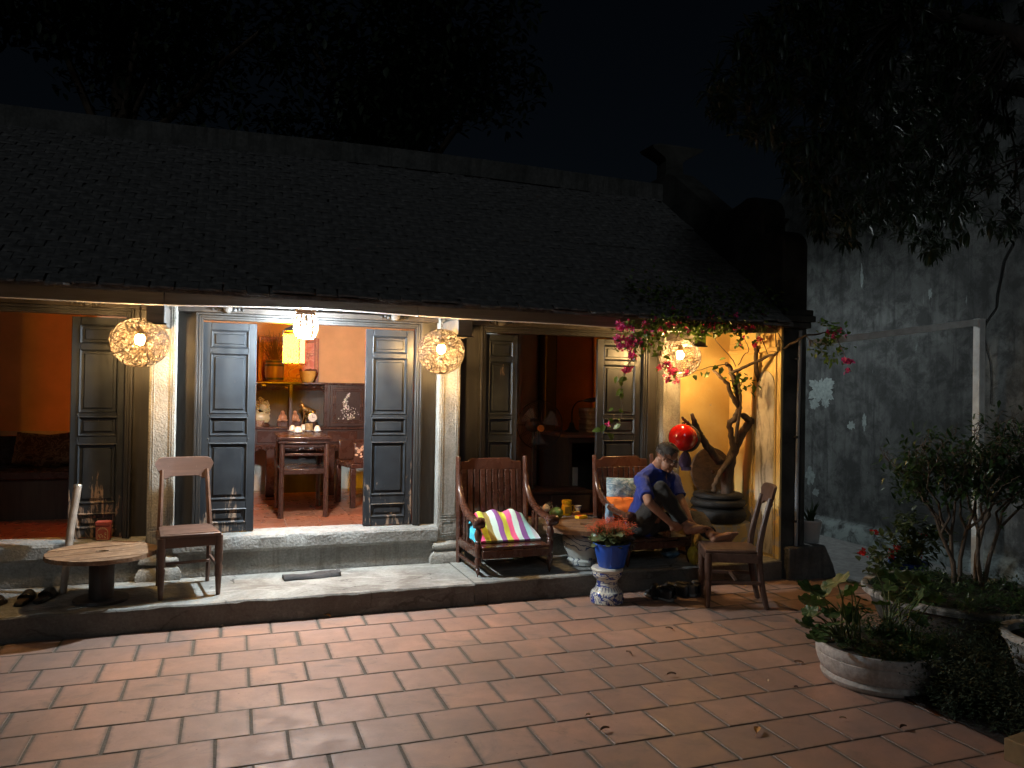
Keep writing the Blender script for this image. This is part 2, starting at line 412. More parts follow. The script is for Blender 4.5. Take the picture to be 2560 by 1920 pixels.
def pillar(cx, w=.185):
    x0, x1 = cx-w/2, cx+w/2; yf = 6.385; yb = 6.62
    m_ = MB().box((x0, yf, .35), (x1, yb, 2.42))
    p = part(m_, 'pillar', M['stone'], bevel=.006)
    f = MB()                                                 # raised borders of the two sunk panels
    for z0, z1 in ((.545, 2.32), (.385, .525)):
        i = .016; t_ = .007
        for k_ in (0, .016):
            a, b, c, d = x0+i+k_, x1-i-k_, z0+k_, z1-k_
            f.box((a, yf-.005, c), (a+t_, yf+.002, d)).box((b-t_, yf-.005, c), (b, yf+.002, d))
            f.box((a+t_, yf-.005, c), (b-t_, yf+.002, c+t_)).box((a+t_, yf-.005, d-t_), (b-t_, yf+.002, d))
    part(f, 'border', M['stone'], p, bevel=.002, seg=1)
    b = MB(); prof = [(.150, .150), (.168, .158), (.172, .205), (.150, .245), (.128, .262), (.126, .272), (.146, .280), (.150, .300), (.142, .322), (.118, .338), (.108, .352), (.104, .356)]
    n = len(prof); vs = []; 
    for r_, z in prof:
        r_ = r_ + w/2 - .105
        vs += [(cx-r_, yf+.11-r_-.005, z), (cx+r_, yf+.11-r_-.005, z), (cx+r_, yb+.02, z), (cx-r_, yb+.02, z)]
    fs = [(i*4+j, i*4+(j+1) % 4, i*4+4+(j+1) % 4, i*4+4+j) for i in range(n-1) for j in range(4)] + [(3,2,1,0), tuple(4*n-4+j for j in range(4))]
    part(b.add(vs, fs), 'base', M['stone'], p, smooth=50)
    # bracket beam end carrying the eave beam
    k_ = MB().box((cx-.075, 5.90, 2.055), (cx+.045, 6.6, 2.20))
    br = part(k_, 'bracket_beam', M['beam_wood'], p, bevel=.008)
    part(MB().box((cx-.085, 5.895, 2.05), (cx+.055, 5.93, 2.062)), 'moulding', M['frame_wood'], br)
    return p
for cx in (-2.72, -.502, 1.745, 3.93): pillar(cx)

def sill(x0, x1, seed):
    s_ = MB(); nx = 34
    prof = lambda x: [(6.395+.006*mnoise.noise(Vector((x*5,seed,1))), .15), (6.392+.006*mnoise.noise(Vector((x*6,seed,2))), .335), (6.372, .352), (6.362+.005*mnoise.noise(Vector((x*7,seed,4))), .362), (6.360+.006*mnoise.noise(Vector((x*5,seed,5))), .445), (6.372, .462+.004*mnoise.noise(Vector((x*9,seed,6)))), (6.40, .468), (6.62, .474), (6.62, .15)]
    ring = [[(x, y, z) for y, z in prof(x)] for x in [lerp(x0, x1, i/nx) for i in range(nx+1)]]
    k = len(ring[0]); vs = [p for r_ in ring for p in r_]
    fs = [(i*k+j, (i+1)*k+j, (i+1)*k+(j+1) % k, i*k+(j+1) % k) for i in range(nx) for j in range(k)]
    fs += [tuple(range(k)), tuple(nx*k+j for j in range(k))[::-1]]
    return part(s_.add(vs, fs), 'stone_sill', M['stone_rough'], smooth=35)
sill(-2.62, -.60, 1); sill(-.408, 1.652, 2); sill(1.838, 3.835, 3)

ZP = [(2.070, 1.933), (1.885, 1.417), (1.379, 1.242), (1.175, .738), (.655, .553)]
def door_leaf(x0, x1, y=6.505, z0=.478, z1=2.13):
    w = x1-x0; a, b = x0+w*.155, x1-w*.155; th = .034
    body = MB()
    body.box((x0, y, z0), (a, y+th, z1)).box((b, y, z0), (x1, y+th, z1))
    edges = [z1] + [e for p in ZP for e in p] + [z0]
    for i in range(0, len(edges), 2):
        body.box((a+.0005, y+.001, edges[i+1]), (b-.0005, y+th, edges[i]))
    leaf = part(body, 'door_leaf', M['door'], bevel=.003, seg=1)
    for (t_, u_) in ZP:
        m_ = MB(); d = .012; i = .028
        o0 = [(a, u_), (b, u_), (b, t_), (a, t_)]; i0 = [(a+d, u_+d), (b-d, u_+d), (b-d, t_-d), (a+d, t_-d)]
        i1 = [(a+i, u_+i), (b-i, u_+i), (b-i, t_-i), (a+i, t_-i)]; i2 = [(a+i+.006, u_+i+.006), (b-i-.006, u_+i+.006), (b-i-.006, t_-i-.006), (a+i+.006, t_-i-.006)]
        vs = [(p[0], y-.006, p[1]) for p in o0] + [(p[0], y+.014, p[1]) for p in i0] + [(p[0], y+.014, p[1]) for p in i1] + [(p[0], y+.004, p[1]) for p in i2]
        fs = [(q*4+j, q*4+(j+1) % 4, q*4+4+(j+1) % 4, q*4+4+j) for q in range(3) for j in range(4)] + [(12,13,14,15)]
        m_.add(vs, fs)
        # small bead along the outside of the moulding, and the panel's back
        m_.add([(p[0]+(-.007 if p[0] == a else .007), y+.0005, p[1]+(-.007 if p[1] == u_ else .007)) for p in o0] + [(p[0], y-.006, p[1]) for p in o0], [(j, (j+1) % 4, 4+(j+1) % 4, 4+j) for j in range(4)])
        m_.add([(a, y+.03, u_), (b, y+.03, u_), (b, y+.03, t_), (a, y+.03, t_)], [(3,2,1,0)])
        part(m_, 'panel', M['door'], leaf, smooth=20)
    for zz in (1.40, 1.212):
        for xx in (a-.012, b+.012):
            part(MB().lathe([(.0065, 0), (.0065, .004), (.003, .006)], (xx, y, zz), 8, (0,-1,0)), 'peg', M['frame_wood'], leaf, smooth=40)
    return leaf
def bay(xa, xb, l0, l1, r0, r1, pl, pr, bosses):
    """xa..xb outer frame, leaves, pillar edges"""
    y = 6.46
    j = MB(); t_ = .052
    for q, (d, s_) in enumerate(((0, 0), (.02, .012), (.036, .022))):
        j.box((xa+d, y-.02+s_, .47), (xa+d+.018, y+.10, 2.20-d)); j.box((xb-d-.018, y-.02+s_, .47), (xb-d, y+.10, 2.20-d))
        j.box((xa+d+.018, y-.0195+s_, 2.20-d-.018), (xb-d-.018, y+.10, 2.20-d))
    part(j, 'door_frame', M['frame_wood'], bevel=.003, seg=1)
    for a, b in ((pl, xa), (xb, pr)):
        if b-a > .02: part(MB().box((a-.03, 6.515, .46), (b+.001, 6.55, 2.30)), 'jamb_board', M['frame_wood'])
    part(MB().box((pl, 6.45, 2.203), (pr, 6.60, 2.245)).box((pl, 6.50, 2.245), (pr, 6.60, 2.33)), 'lintel', M['dark_wood'], bevel=.004)
    for a, b in ((l0, l1), (r0, r1)):
        if a is not None: door_leaf(a, b)
    for bx in bosses:                                        # round carved lintel bosses
        bo = MB().lathe([(.034, 0), (.034, .05), (.028, .062), (.028, .07), (.020, .075), (.006, .077)], (bx, 6.455, 2.232), 18, (0,-1,0))
        part(bo, 'lintel_boss', M['beam_wood'], smooth=40)
        sc_ = MB()
        for s_ in (-1, 1):
            for q in range(3):
                sc_.lathe([(.006, 0), (.017-.003*q, .006), (.017-.003*q, .02), (.006, .028)], (bx+s_*(.05+.03*q), 6.45, 2.228+.008*(q % 2)), 8, (0,-1,0))
        part(sc_, 'boss_scroll', M['frame_wood'], smooth=40)
bay(-2.49, -.713, None, None, -1.135, -.766, -2.62, -.595, (-1.02,))
bay(-.280, 1.515, -.228, .172, 1.043, 1.452, -.408, 1.652, (-.05, 1.27))
bay(2.035, 3.715, 2.090, 2.402, 3.197, 3.662, 1.838, 3.84, (2.22, 3.42))

# eave beam, a little wavy with age, in lengths joined over the pillars
def warp(x): return .014*math.sin(x*1.3+.6) + .006*math.sin(x*3.1)
for xa, xb in ((-4.6, -1.9), (-1.896, -.452), (-.448, 1.30), (1.304, 4.60)):
    m_ = MB(); n = 18
    ring = []
    for i in range(n+1):
        x = lerp(xa, xb, i/n); z = 2.178+warp(x)
        ring.append([(x, 5.70, z), (x, 5.70, z+.085), (x, 5.78, z+.12), (x, 5.78, z)])
    vs = [p for r_ in ring for p in r_]
    fs = [(i*4+j, i*4+(j+1) % 4, i*4+4+(j+1) % 4, i*4+4+j) for i in range(n) for j in range(4)] + [(0,1,2,3), tuple(n*4+j for j in range(4))[::-1]]
    part(m_.add(vs, [f[::-1] for f in fs]), 'eave_beam', M['fascia'], bevel=.004, seg=1)
SL = .706
def roofz(y): return 2.272 + SL*(y-5.5)
r_ = MB()
r_.add([(-4.7, 5.52, 2.235), (4.61, 5.52, 2.235), (4.61, 7.86, 2.235+SL*2.34), (-4.7, 7.86, 2.235+SL*2.34), (-4.7, 5.52, 2.262), (4.61, 5.52, 2.262), (4.61, 7.86, 2.262+SL*2.34), (-4.7, 7.86, 2.262+SL*2.34)],
       [(3,2,1,0),(4,5,6,7),(0,1,5,4),(1,2,6,5),(2,3,7,6),(3,0,4,7)])
r_.add([(-4.7, 7.86, 2.25+SL*2.34), (4.61, 7.86, 2.25+SL*2.34), (4.61, 10.3, 2.25), (-4.7, 10.3, 2.25)], [(0,1,2,3)])
roof = part(r_, 'roof', M['roof'])
tl_ = MB(); rt = random.Random(5)
rows = 30; pitch = 2.36/rows
for i in range(rows):
    for k in range(62):
        x = -4.65 + k*.15 + (.075 if i % 2 else 0) + rt.gauss(0, .004)
        if x > 4.52: continue
        y0 = 5.475 + i*pitch + rt.gauss(0, .009); y1 = y0 + pitch*2.0
        z0 = roofz(y0)+.012+rt.uniform(0, .008)+warp(x)*.6; z1 = roofz(y1)-.006+warp(x)*.6
        w = .07
        tl_.add([(x-w, y0+.012, z0), (x-w*.5, y0-.004, z0), (x+w*.5, y0-.004, z0), (x+w, y0+.012, z0), (x+w, y1, z1), (x-w, y1, z1),
                 (x-w, y0+.012, z0-.014), (x-w*.5, y0-.004, z0-.014), (x+w*.5, y0-.004, z0-.014), (x+w, y0+.012, z0-.014)],
                [(0,1,2,3,4,5), (6,7,1,0), (7,8,2,1), (8,9,3,2), (0,5,6), (9,4,3)])
tl_.build('scale_tiles', M['roof'], roof, True, kind='stuff')
raf = MB()
for k in range(31):
    x = -4.6+k*.3
    raf.add([(x-.03, 5.79, 2.17+.03+SL*.23), (x+.03, 5.79, 2.17+.03+SL*.23), (x+.03, 7.8, 2.17+.03+SL*2.24), (x-.03, 7.8, 2.17+.03+SL*2.24), (x-.03, 5.79, 2.235+SL*.23), (x+.03, 5.79, 2.235+SL*.23), (x+.03, 7.8, 2.235+SL*2.24), (x-.03, 7.8, 2.235+SL*2.24)],
            [(3,2,1,0),(0,1,5,4),(1,2,6,5),(3,0,4,7)])
part(raf, 'rafters', M['dark_wood'], roof, kind='stuff')
rb = MB(); n = 40
for i in range(n):
    xa, xb = lerp(-4.7, 4.62, i/n), lerp(-4.7, 4.62, (i+1)/n)
    za, zb = 3.86+.02*math.sin(xa*.9), 3.86+.02*math.sin(xb*.9)
    rb.add([(xa, 7.74, za), (xb, 7.74, zb), (xb, 7.74, zb+.19), (xa, 7.74, za+.19), (xa, 7.80, za+.21), (xb, 7.80, zb+.21), (xb, 7.98, zb), (xa, 7.98, za)],
           [(0,1,2,3), (3,2,5,4), (4,5,6,7)])
part(rb, 'ridge', M['mortar'], roof, smooth=30)
# wall above the lintels, back and left end of the house
part(MB().box((-4.6, 6.56, 2.33), (4.6, 6.60, 3.02)), 'upper_wall', M['dark_wood'])

# right-hand gable wall with its stepped, scrolled top
G = [(5.65,-.02),(5.65,2.98),(5.67,3.05),(5.73,3.11),(5.82,3.14),(5.95,3.12),(5.96,3.36),(6.0,3.44),(6.08,3.50),(6.2,3.52),(6.32,3.49),(6.5,3.46),(6.72,3.53),(7.5,4.09),(7.62,4.14),(8.05,4.14),(8.2,4.08),(10.3,2.35),(10.3,-.02)]
gb = MB().prism(G, (4.604,0,0), (0,1,0), (0,0,1), (.27,0,0))
gable = part(gb, 'gable_wall', M['mould'], bevel=.02, seg=2)
co = MB().box((4.585, 5.60, 2.345), (4.90, 6.2, 2.40)).box((4.575, 5.585, 2.29), (4.915, 6.2, 2.345)).box((4.59, 5.615, 2.235), (4.89, 6.2, 2.29))
part(co, 'cornice', M['mould'], gable, bevel=.008)
on = MB()
for cx_, cy_ in ((4.74, 7.82),):
    vs = []; prof = [(.12,.10,4.10), (.11,.10,4.30), (.14,.12,4.34), (.30,.14,4.42), (.32,.15,4.45), (.20,.13,4.485), (.05,.08,4.50)]
    for a, b, z in prof: vs += [(cx_-a, cy_-b, z), (cx_+a*(1.15 if a > .25 else 1), cy_-b, z+(.025 if a > .25 else 0)), (cx_+a*(1.15 if a > .25 else 1), cy_+b, z+(.025 if a > .25 else 0)), (cx_-a, cy_+b, z)]
    on.add(vs, [(i*4+j, i*4+(j+1) % 4, i*4+4+(j+1) % 4, i*4+4+j) for i in range(len(prof)-1) for j in range(4)] + [(0,3,2,1), tuple(4*len(prof)-4+j for j in range(4))])
part(on, 'ridge_ornament', M['mould'], gable, smooth=35)
sp = MB(); a = onX(1934, 586, 4.74); b = onX(1962, 547, 4.74); d = Vector((0, .02, .035))
sp.prism([(0,0),(1,.02),(.98,.3),(.9,.5),(0,1)], a, (b-a), d, (.05,0,0))
part(sp, 'scroll_tip', M['mould'], gable)
# yellow end bay: back wall, inner side wall, its pale arched patch and the low ledge under the tyres
yb_ = MB().box((4.022, 6.40, .15), (4.604, 6.5, 2.33))
part(yb_, 'yellow_wall', M['yellow'])
ys = MB().box((4.585, 5.645, .15), (4.6045, 6.42, 2.30))
ysw = part(ys, 'yellow_wall', M['yellow'])
part(MB().box((4.55, 5.66, 2.02), (4.583, 6.38, 2.06)).box((4.562, 5.66, 2.06), (4.583, 6.38, 2.12)), 'moulding', M['yellow'], ysw, bevel=.006)
part(MB().box((4.572, 6.015, .18), (4.5845, 6.035, 2.018)).box((4.572, 5.70, .18), (4.5845, 5.715, 2.018)), 'border', M['yellow'], ysw, bevel=.003)
ar = [(5.725,.2),(5.725,1.72)] + [(5.85-.125*math.cos(t*math.pi/10), 1.72+.13*math.sin(t*math.pi/10)) for t in range(1,10)] + [(5.975,1.72),(5.975,.2)]
part(MB().prism(ar, (4.576,0,0), (0,1,0), (0,0,1), (.008,0,0)), 'pale_patch', M['pale'], ysw)
part(MB().box((3.98, 5.93, .14), (4.584, 6.399, .445)), 'ledge', M['yellow'], bevel=.012)
# stone shoulder at the foot of the gable
bt = MB().prism([(4.63,0),(5.17,0),(5.12,.14),(5.03,.31),(4.63,.31)], (0,5.56,-.02), (1,0,0), (0,0,1), (0,.75,0))
part(bt, 'corner_block', M['block'], bevel=.018)
dp = thing('downpipe', 'thin grey downpipe on the front edge of the gable wall', 'pipe', (4.745, 5.625, 0))
MB().tube([(4.755, 5.60, 2.21), (4.752, 5.615, 1.4), (4.745, 5.615, .02)], .017, 10).build('pipe', simple('grey_pvc', (.30,.31,.32), .45, .2, 6), dp, True, smooth=50)
for z in (.5, 1.25, 1.95): MB().box((4.722, 5.60, z), (4.775, 5.648, z+.018)).build('clamp', M['mould'], dp, True)
MB().tube([(4.80, 5.632, 2.2), (4.803, 5.634, 1.2), (4.80, 5.632, .05)], .009, 8).build('cable', simple('black_cable', (.03,.03,.03), .6), dp, True, smooth=50)

# ------------------------------------------------------------------ interior shell
ZF = .42
fl = MB().box((-4.6, 6.60, .30), (4.6, 9.5, ZF-.006))
ifl = tag(fl.build('interior_floor', M['white_grout'], None), kind='structure')
fm = MB().box((-.1465,-.1465,-.02), (.1465,.1465,0)).mesh('tile'); fm.materials.append(M['floor_tile'])
ftr = MB()
for i in range(-15, 16):
    for k in range(11):
        x, y = .465+.1485+.297*i, 6.735+.297*k
        if x > 4.5 or y > 9.4: continue
        if .0 < x < 1.5 or 2.2 < x < 4.2 and y < 8: inst(fm, 'floor_tile', ifl, (x, y, ZF))
        else: ftr.box((x-.1465, y-.1465, ZF-.02), (x+.1465, y+.1465, ZF))
ftr.build('more_floor_tiles', M['floor_tile'], ifl, kind='stuff')
bw = tag(MB().box((-4.6, 9.45, 1.12), (4.6, 9.6, 3.1)).build('back_wall', M['ochre_wall']), kind='structure')
MB().box((-4.6, 9.447, ZF), (4.6, 9.6, 1.12)).build('dado', M['dado'], bw)
tag(MB().box((-4.75, 6.5, 0), (-4.6, 10.3, 3.9)).build('left_end_wall', M['ochre_wall']), kind='structure')
tag(MB().box((-4.6, 6.6, 2.86), (4.6, 9.5, 2.9)).build('ceiling', M['dark_wood']), kind='structure')
tag(MB().box((4.57, 6.6, .3), (4.603, 9.5, 2.9)).build('right_end_wall', M['ochre_wall']), kind='structure')
for px_, ya, yb_ in ((-.86, 7.5, 8.28), (1.95, 7.2, 7.84), (1.95, 8.08, 9.449)):  # unseen walls added to block the white bulb and limit the lantern glow
    tag(MB().box((px_, ya, ZF), (px_+.12, yb_, 2.86)).build('light_blocking_partition', M['ochre_wall']), kind='structure')
# white arched pier between the middle and right-hand rooms
pw = MB()
pw.box((2.42, 9.30, ZF), (3.42, 9.446, 2.86)).box((3.42, 9.2, ZF), (3.70, 9.446, 2.86))
tag(pw.build('interior_pier', M['white_wall'], bevel=.05, seg=4), kind='structure')

# ------------------------------------------------------------------ neighbour's wall
def teal_wall():
    t = NT('stained_teal_render'); v = t.coord()
    n = t.noise(v, .9, 8, .66, .7); mid = t.noise(v, 5.5, 8, .7, .4); fine = t.noise(v, 55, 6, .75)
    c = t.ramp(n, [(.34, (.070,.074,.073)), (.5, (.13,.137,.134)), (.64, (.20,.212,.207))])
    c = t.mix(t.ramp(mid, [(.40, .75), (.56, 0)]), c, (.036,.038,.037))
    streak = t.noise(t.coord((7, 7, .5)), 1.6, 8, .7, .4)
    c = t.mix(t.ramp(streak, [(.50, 0), (.68, .7)]), c, (.030,.032,.032))
    pale = t.noise(t.coord((6, 6, 1.6)), 1.1, 8, .72, .5)
    mask = t.ramp(t.noise(v, 1.1, 5, .6, .3), [(.44, 0), (.60, 1)])
    salt = t.math('MULTIPLY', t.ramp(t.math('ADD', t.math('MULTIPLY', fine, .6), t.math('MULTIPLY', mid, .4)), [(.515, 0), (.575, 1)]), mask)
    c = t.mix(t.math('MULTIPLY', salt, .22), c, (.28,.31,.30))
    c = t.mix(t.ramp(pale, [(.66, 0), (.72, .8)]), c, (.33,.39,.38))
    z = t.sep(v)[2]
    c = t.mix(t.math('MULTIPLY', t.ramp(z, [(.16, .85), (.23, 0)]), t.ramp(mid, [(.38, 0), (.56, 1)])), c, (.38,.45,.44))
    t.set(c, .9); t.bump(t.mix(.5, pale, fine), .5, .015); return t.m
M['teal'] = teal_wall()
nb = thing('neighbour_building', 'tall stained grey-green rendered gable wall across the passage', 'building', (6.7, 6.5, 0))
prof = [(-8,-.05),(-8,3.4),(2.4,3.9),(4.6,5.2),(5.8,5.45),(6.6,5.2),(8.55,4.03),(8.75,3.92),(13,1.6),(13,-.05)]
MB().prism(prof, (6.66,0,0), (0,1,0), (0,0,1), (.3,0,0)).build('wall', M['teal'], nb, True)
MB().prism([(6.66,0),(6.57,0),(6.585,.10),(6.62,.19),(6.66,.215)], (0,-8,-.02), (1,0,0), (0,0,1), (0,21,0)).build('plinth', M['teal'], nb, True, smooth=50)
ck = MB(); pts = [onX(x, y, 6.652) for x, y in ((2532,610),(2515,640),(2508,655),(2500,700),(2492,735),(2490,770),(2468,800),(2452,830),(2462,860),(2475,905),(2478,960),(2476,1010))]
for i in range(len(pts)-1):
    w = .012-.0008*i; ck.add([pts[i]-Vector((0,w,0)), pts[i]+Vector((0,w,0)), pts[i+1]+Vector((0,w*.9,0)), pts[i+1]-Vector((0,w*.9,0))], [(0,1,2,3)])
ck.build('crack', simple('crack_dark', (.006,.006,.006), 1), nb, True)

# flaked paint patches that show the pale undercoat
um = simple('pale_undercoat', (.31,.36,.35), .9, .3, 20, .3, 50)
def flake(fk, px_, py_, rx, ry, seed, n=90):
    c = onX(px_, py_, 6.6535); ps = []
    for i in range(n):
        a = 2*math.pi*i/n; q = 1+.55*mnoise.noise(Vector((math.cos(a)*1.8, math.sin(a)*1.8, seed*7.3)))+.30*mnoise.noise(Vector((math.cos(a)*6, math.sin(a)*6, seed*3.1+3)))+.16*mnoise.noise(Vector((math.cos(a)*19, math.sin(a)*19, seed+9)))
        ps.append(c+Vector((0, math.cos(a)*rx*q, math.sin(a)*ry*q)))
    fk.add([c]+ps, [(0, i+1, (i+1) % n+1) for i in range(n)])
for a in ((2052,972,.19,.15,1),(2035,1010,.07,.05,2),(2065,1005,.06,.06,3),(2128,1063,.05,.05,4),(2160,1055,.03,.08,5),(2025,1190,.07,.10,6),(2040,1230,.05,.05,7),(2155,690,.025,.12,9),(2325,735,.02,.05,11)):
    fk = MB(); flake(fk, *a); fk.build('flaked_patch', um, nb, True)

# assumed lamp, unseen on the far side of the gable, added to light the passage
pl = thing('assumed_passage_lamp', 'small bulkhead lamp, assumed and unseen, fixed to the passage side of the gable wall', 'lamp', (4.88, 7.25, 2.55))
MB().box((0, -.06, -.09), (.03, .06, .09)).build('backplate', simple('grey_metal', (.3,.3,.3), .5, .1, 4, metallic=.6), pl, bevel=.006)
MB().ball((.075, 0, 0), (.05, .045, .06), 16, 10).build('bulb', emit('assumed_passage_bulb', (.88,.97,1.0), 520), pl, smooth=60)
MB().box((.0305, -.10, .072), (.20, .10, .080)).box((.195, -.10, .03), (.203, .10, .0715)).build('hood', M['mould'], pl, bevel=.003)  # unseen hood, added to keep the light off the ridge ornament

# ------------------------------------------------------------------ pole frame from house to passage
V3 = Vector
wp = simple('whitewashed_timber', (.88,.85,.80), .7, .2, 10, .2, 40)
pf_ = thing('pole_frame', 'whitewashed timber post with long bar running to the gable wall', 'frame', (6.42, 5.2, 0))
pp = MB().box((6.385, 5.155, 0), (6.455, 5.225, 2.36)); pp.build('post', wp, pf_, True, bevel=.004)
cb_ = MB(); ca = V3((6.45, 5.19, 2.335)); cd = V3((4.86, 5.60, 2.10)); dd = (cd-ca); sd_ = V3((dd.y, -dd.x, 0)).normalized()*.027; up_ = V3((0, 0, .03))
cb_.add([ca-sd_-up_, ca+sd_-up_, ca+sd_+up_, ca-sd_+up_, cd-sd_-up_, cd+sd_-up_, cd+sd_+up_, cd-sd_+up_], [(0,1,2,3),(7,6,5,4),(0,4,5,1),(1,5,6,2),(2,6,7,3),(3,7,4,0)])
cb_.build('crossbar', wp, pf_, True, bevel=.004)

# ------------------------------------------------------------------ woven ball lamps
def wicker_mat():
    t = NT('rattan'); n = t.noise(t.coord(), 25, 4)
    t.set(t.ramp(n, [(.3, (.024,.013,.006)), (.7, (.048,.027,.012))]), .6); return t.m
M['rattan'] = wicker_mat()
M['bulb_warm'] = emit('warm_bulb', (1, .60, .22), 2200)
M['socket'] = simple('brass_socket', (.25,.18,.08), .4, .1, 5, metallic=.8)
M['cord'] = simple('brown_cord', (.03,.022,.016), .7)
def wicker_ball(c, rx, rz, seed, label, n=210):
    rd = random.Random(seed)
    t = thing('woven_ball_lamp', label, 'lamp', c, 0, 'woven ball lamps under the eave')
    m_ = MB()
    for k in range(n):
        ax = Vector((rd.gauss(0,1), rd.gauss(0,1), rd.gauss(0,1))).normalized()
        e1 = ax.orthogonal().normalized(); e1 = (Matrix.Rotation(rd.uniform(0, 6.28), 3, ax)@e1); e2 = ax.cross(e1)
        off = rd.uniform(-.80, .80); rr = math.sqrt(1-off*off); a0 = rd.uniform(0, 6.28); span = rd.uniform(2.6, 6.28)
        wob = rd.uniform(.05, .22); ph = rd.uniform(0, 6.28); fr = rd.choice((2,3,4)); rad = 1+rd.uniform(-.035, .02)
        seg = 30; ps = []
        for i in range(seg+1):
            a = a0+span*i/seg
            o_ = max(-.93, min(.93, off + wob*math.sin(fr*a+ph))); q = math.sqrt(1-o_*o_)
            p = (ax*o_ + (e1*math.cos(a)+e2*math.sin(a))*q)*rad
            ps.append(Vector((p.x*rx, p.y*rx, p.z*rz)))
        m_.tube(ps, rd.uniform(.0010, .0018), 4, cap=False)
    m_.build('woven_shade', M['rattan'], t, smooth=80)
    MB().ball((0, 0, .02), (.033, .033, .040), 14, 10).build('bulb', M['bulb_warm'], t, smooth=80)
    MB().lathe([(.018, .05), (.02, .06), (.02, .10), (.008, .115)], (0,0,.005), 12).build('socket', M['socket'], t, smooth=40)
    ch = MB(); z = rz*.98; top = 2.30-c[2]; k = 0
    ch.tube([(0,0,.115), (0,0,top)], .003, 6)
    while z < top:
        ch.tube([(.008*math.cos(i*math.pi/4)*(1 if k % 2 else .2), .008*math.cos(i*math.pi/4)*(.2 if k % 2 else 1), z+.012+.013*math.sin(i*math.pi/4)) for i in range(9)], .0022, 4); z += .02; k += 1
    ch.build('chain', M['cord'], t)
    return t
c1 = onY(349.5, 856, 5.98); c2 = onY(1103, 879, 6.02); c3 = onY(1700, 893, 6.02)
wicker_ball(c1, .192, .172, 3, 'largest woven rattan ball lamp, glowing beside the pillar by the drum table')
wicker_ball(c2, .186, .180, 5, 'woven rattan ball lamp glowing at the pillar above the striped-cushion armchair')
wicker_ball(c3, .184, .178, 9, 'woven rattan ball lamp glowing behind the magenta bougainvillea')

# ------------------------------------------------------------------ slatted lantern with the white bulb
M['slat'] = wood('lantern_slat', (.12,.06,.03), (.30,.17,.09), .5)
lp = onY(764, 815, 6.05)
sl = thing('slatted_lantern', 'barrel-shaped slatted wooden lantern with a glaring white bulb over the doorway', 'lantern', (lp.x, lp.y, lp.z))
for k in range(12):
    a = 2*math.pi*k/12
    s_ = MB(); prof = [(.062,.085), (.078,.05), (.086,.0), (.082,-.04), (.066,-.085)]
    vs = []
    for r_, z in prof:
        for da, dr in ((-.09,0),(.09,0),(.09,.006),(-.09,.006)):
            q = a+da*.075/r_*1.0; vs.append(((r_+dr)*math.cos(q), (r_+dr)*math.sin(q), z))
    s_.add(vs, [(i*4+j, i*4+(j+1) % 4, i*4+4+(j+1) % 4, i*4+4+j) for i in range(4) for j in range(4)] + [(3,2,1,0), (16,17,18,19)])
    s_.build('slat', M['slat'], sl, smooth=40)
MB().lathe([(.058,.082),(.072,.082),(.072,.098),(.064,.104),(.074,.112),(.074,.124),(.02,.128)], n=20).build('top_ring', M['slat'], sl, smooth=35)
MB().lathe([(.060,-.085),(.070,-.085),(.070,-.094),(.060,-.094)], n=20, cap=False).build('bottom_ring', M['slat'], sl, smooth=35)
MB().tube([(0,0,.02),(0,0,.18)], .008, 8).build('cord', M['cord'], sl)
MB().ball((0,0,-.045), (.048,.048,.055), 20, 14).build('bulb', emit('white_bulb', (.76,.90,1.0), 4300), sl, smooth=80)
MB().lathe([(.022,0),(.026,.01),(.026,.045),(.012,.06)], (0,0,-.002), 14).build('socket', simple('white_plastic', (.7,.7,.68), .4, .05, 4), sl, smooth=40)

# ------------------------------------------------------------------ panelled lantern in the room
lq = onY(735, 872, 7.12)
il = thing('panel_lantern', 'hanging box lantern with glowing yellow and red panels inside the doorway', 'lantern', (lq.x, lq.y, lq.z), R(-24))
w_, h_ = .073, .125
for k, colr, st in ((0, (1,.40,.0012), 300), (1, (1,.03,.006), 90), (2, (1,.40,.0012), 300), (3, (1,.03,.006), 90)):
    a = k*math.pi/2
    p = MB().box((-w_, -w_-.002, -h_), (w_, -w_+.002, h_)); o = p.build('panel', emit('lantern_panel_%d' % k, colr, st), il, rot=(0,0,a))
    # painted sprigs on the panel
    rd = random.Random(k); sp_ = MB()
    for q in range(16):
        x = rd.uniform(-w_*.8, w_*.8); z = -h_ + abs(rd.gauss(0, .05))
        sp_.add([(x, -w_-.003, z), (x+.006, -w_-.003, z+.004), (x+.002, -w_-.003, z+.012), (x-.004, -w_-.003, z+.006)], [(0,1,2,3)])
    sp_.build('sprig', M['cord'], o)
fr_ = MB()
for sx in (-1, 1):
    for sy in (-1, 1): fr_.box((sx*w_-.006, sy*w_-.006, -h_-.012), (sx*w_+.006, sy*w_+.006, h_+.03))
for z in (-h_-.006, h_+.004):
    for s_ in (-1, 1): fr_.box((-w_-.01, s_*w_-.006, z-.006), (w_+.01, s_*w_+.006, z+.006)).box((s_*w_-.006, -w_-.009, z-.0055), (s_*w_+.006, w_+.009, z+.0055))
fr_.build('frame', M['dark_wood'], il, bevel=.002, seg=1)
MB().lathe([(.10,.155),(.085,.175),(.03,.20),(.01,.215)], n=4).build('lid', M['dark_wood'], il, rot=(0,0,R(45)))
MB().tube([(0,0,.2),(0,0,2.9-lq.z)], .004, 6).build('cord', M['cord'], il)

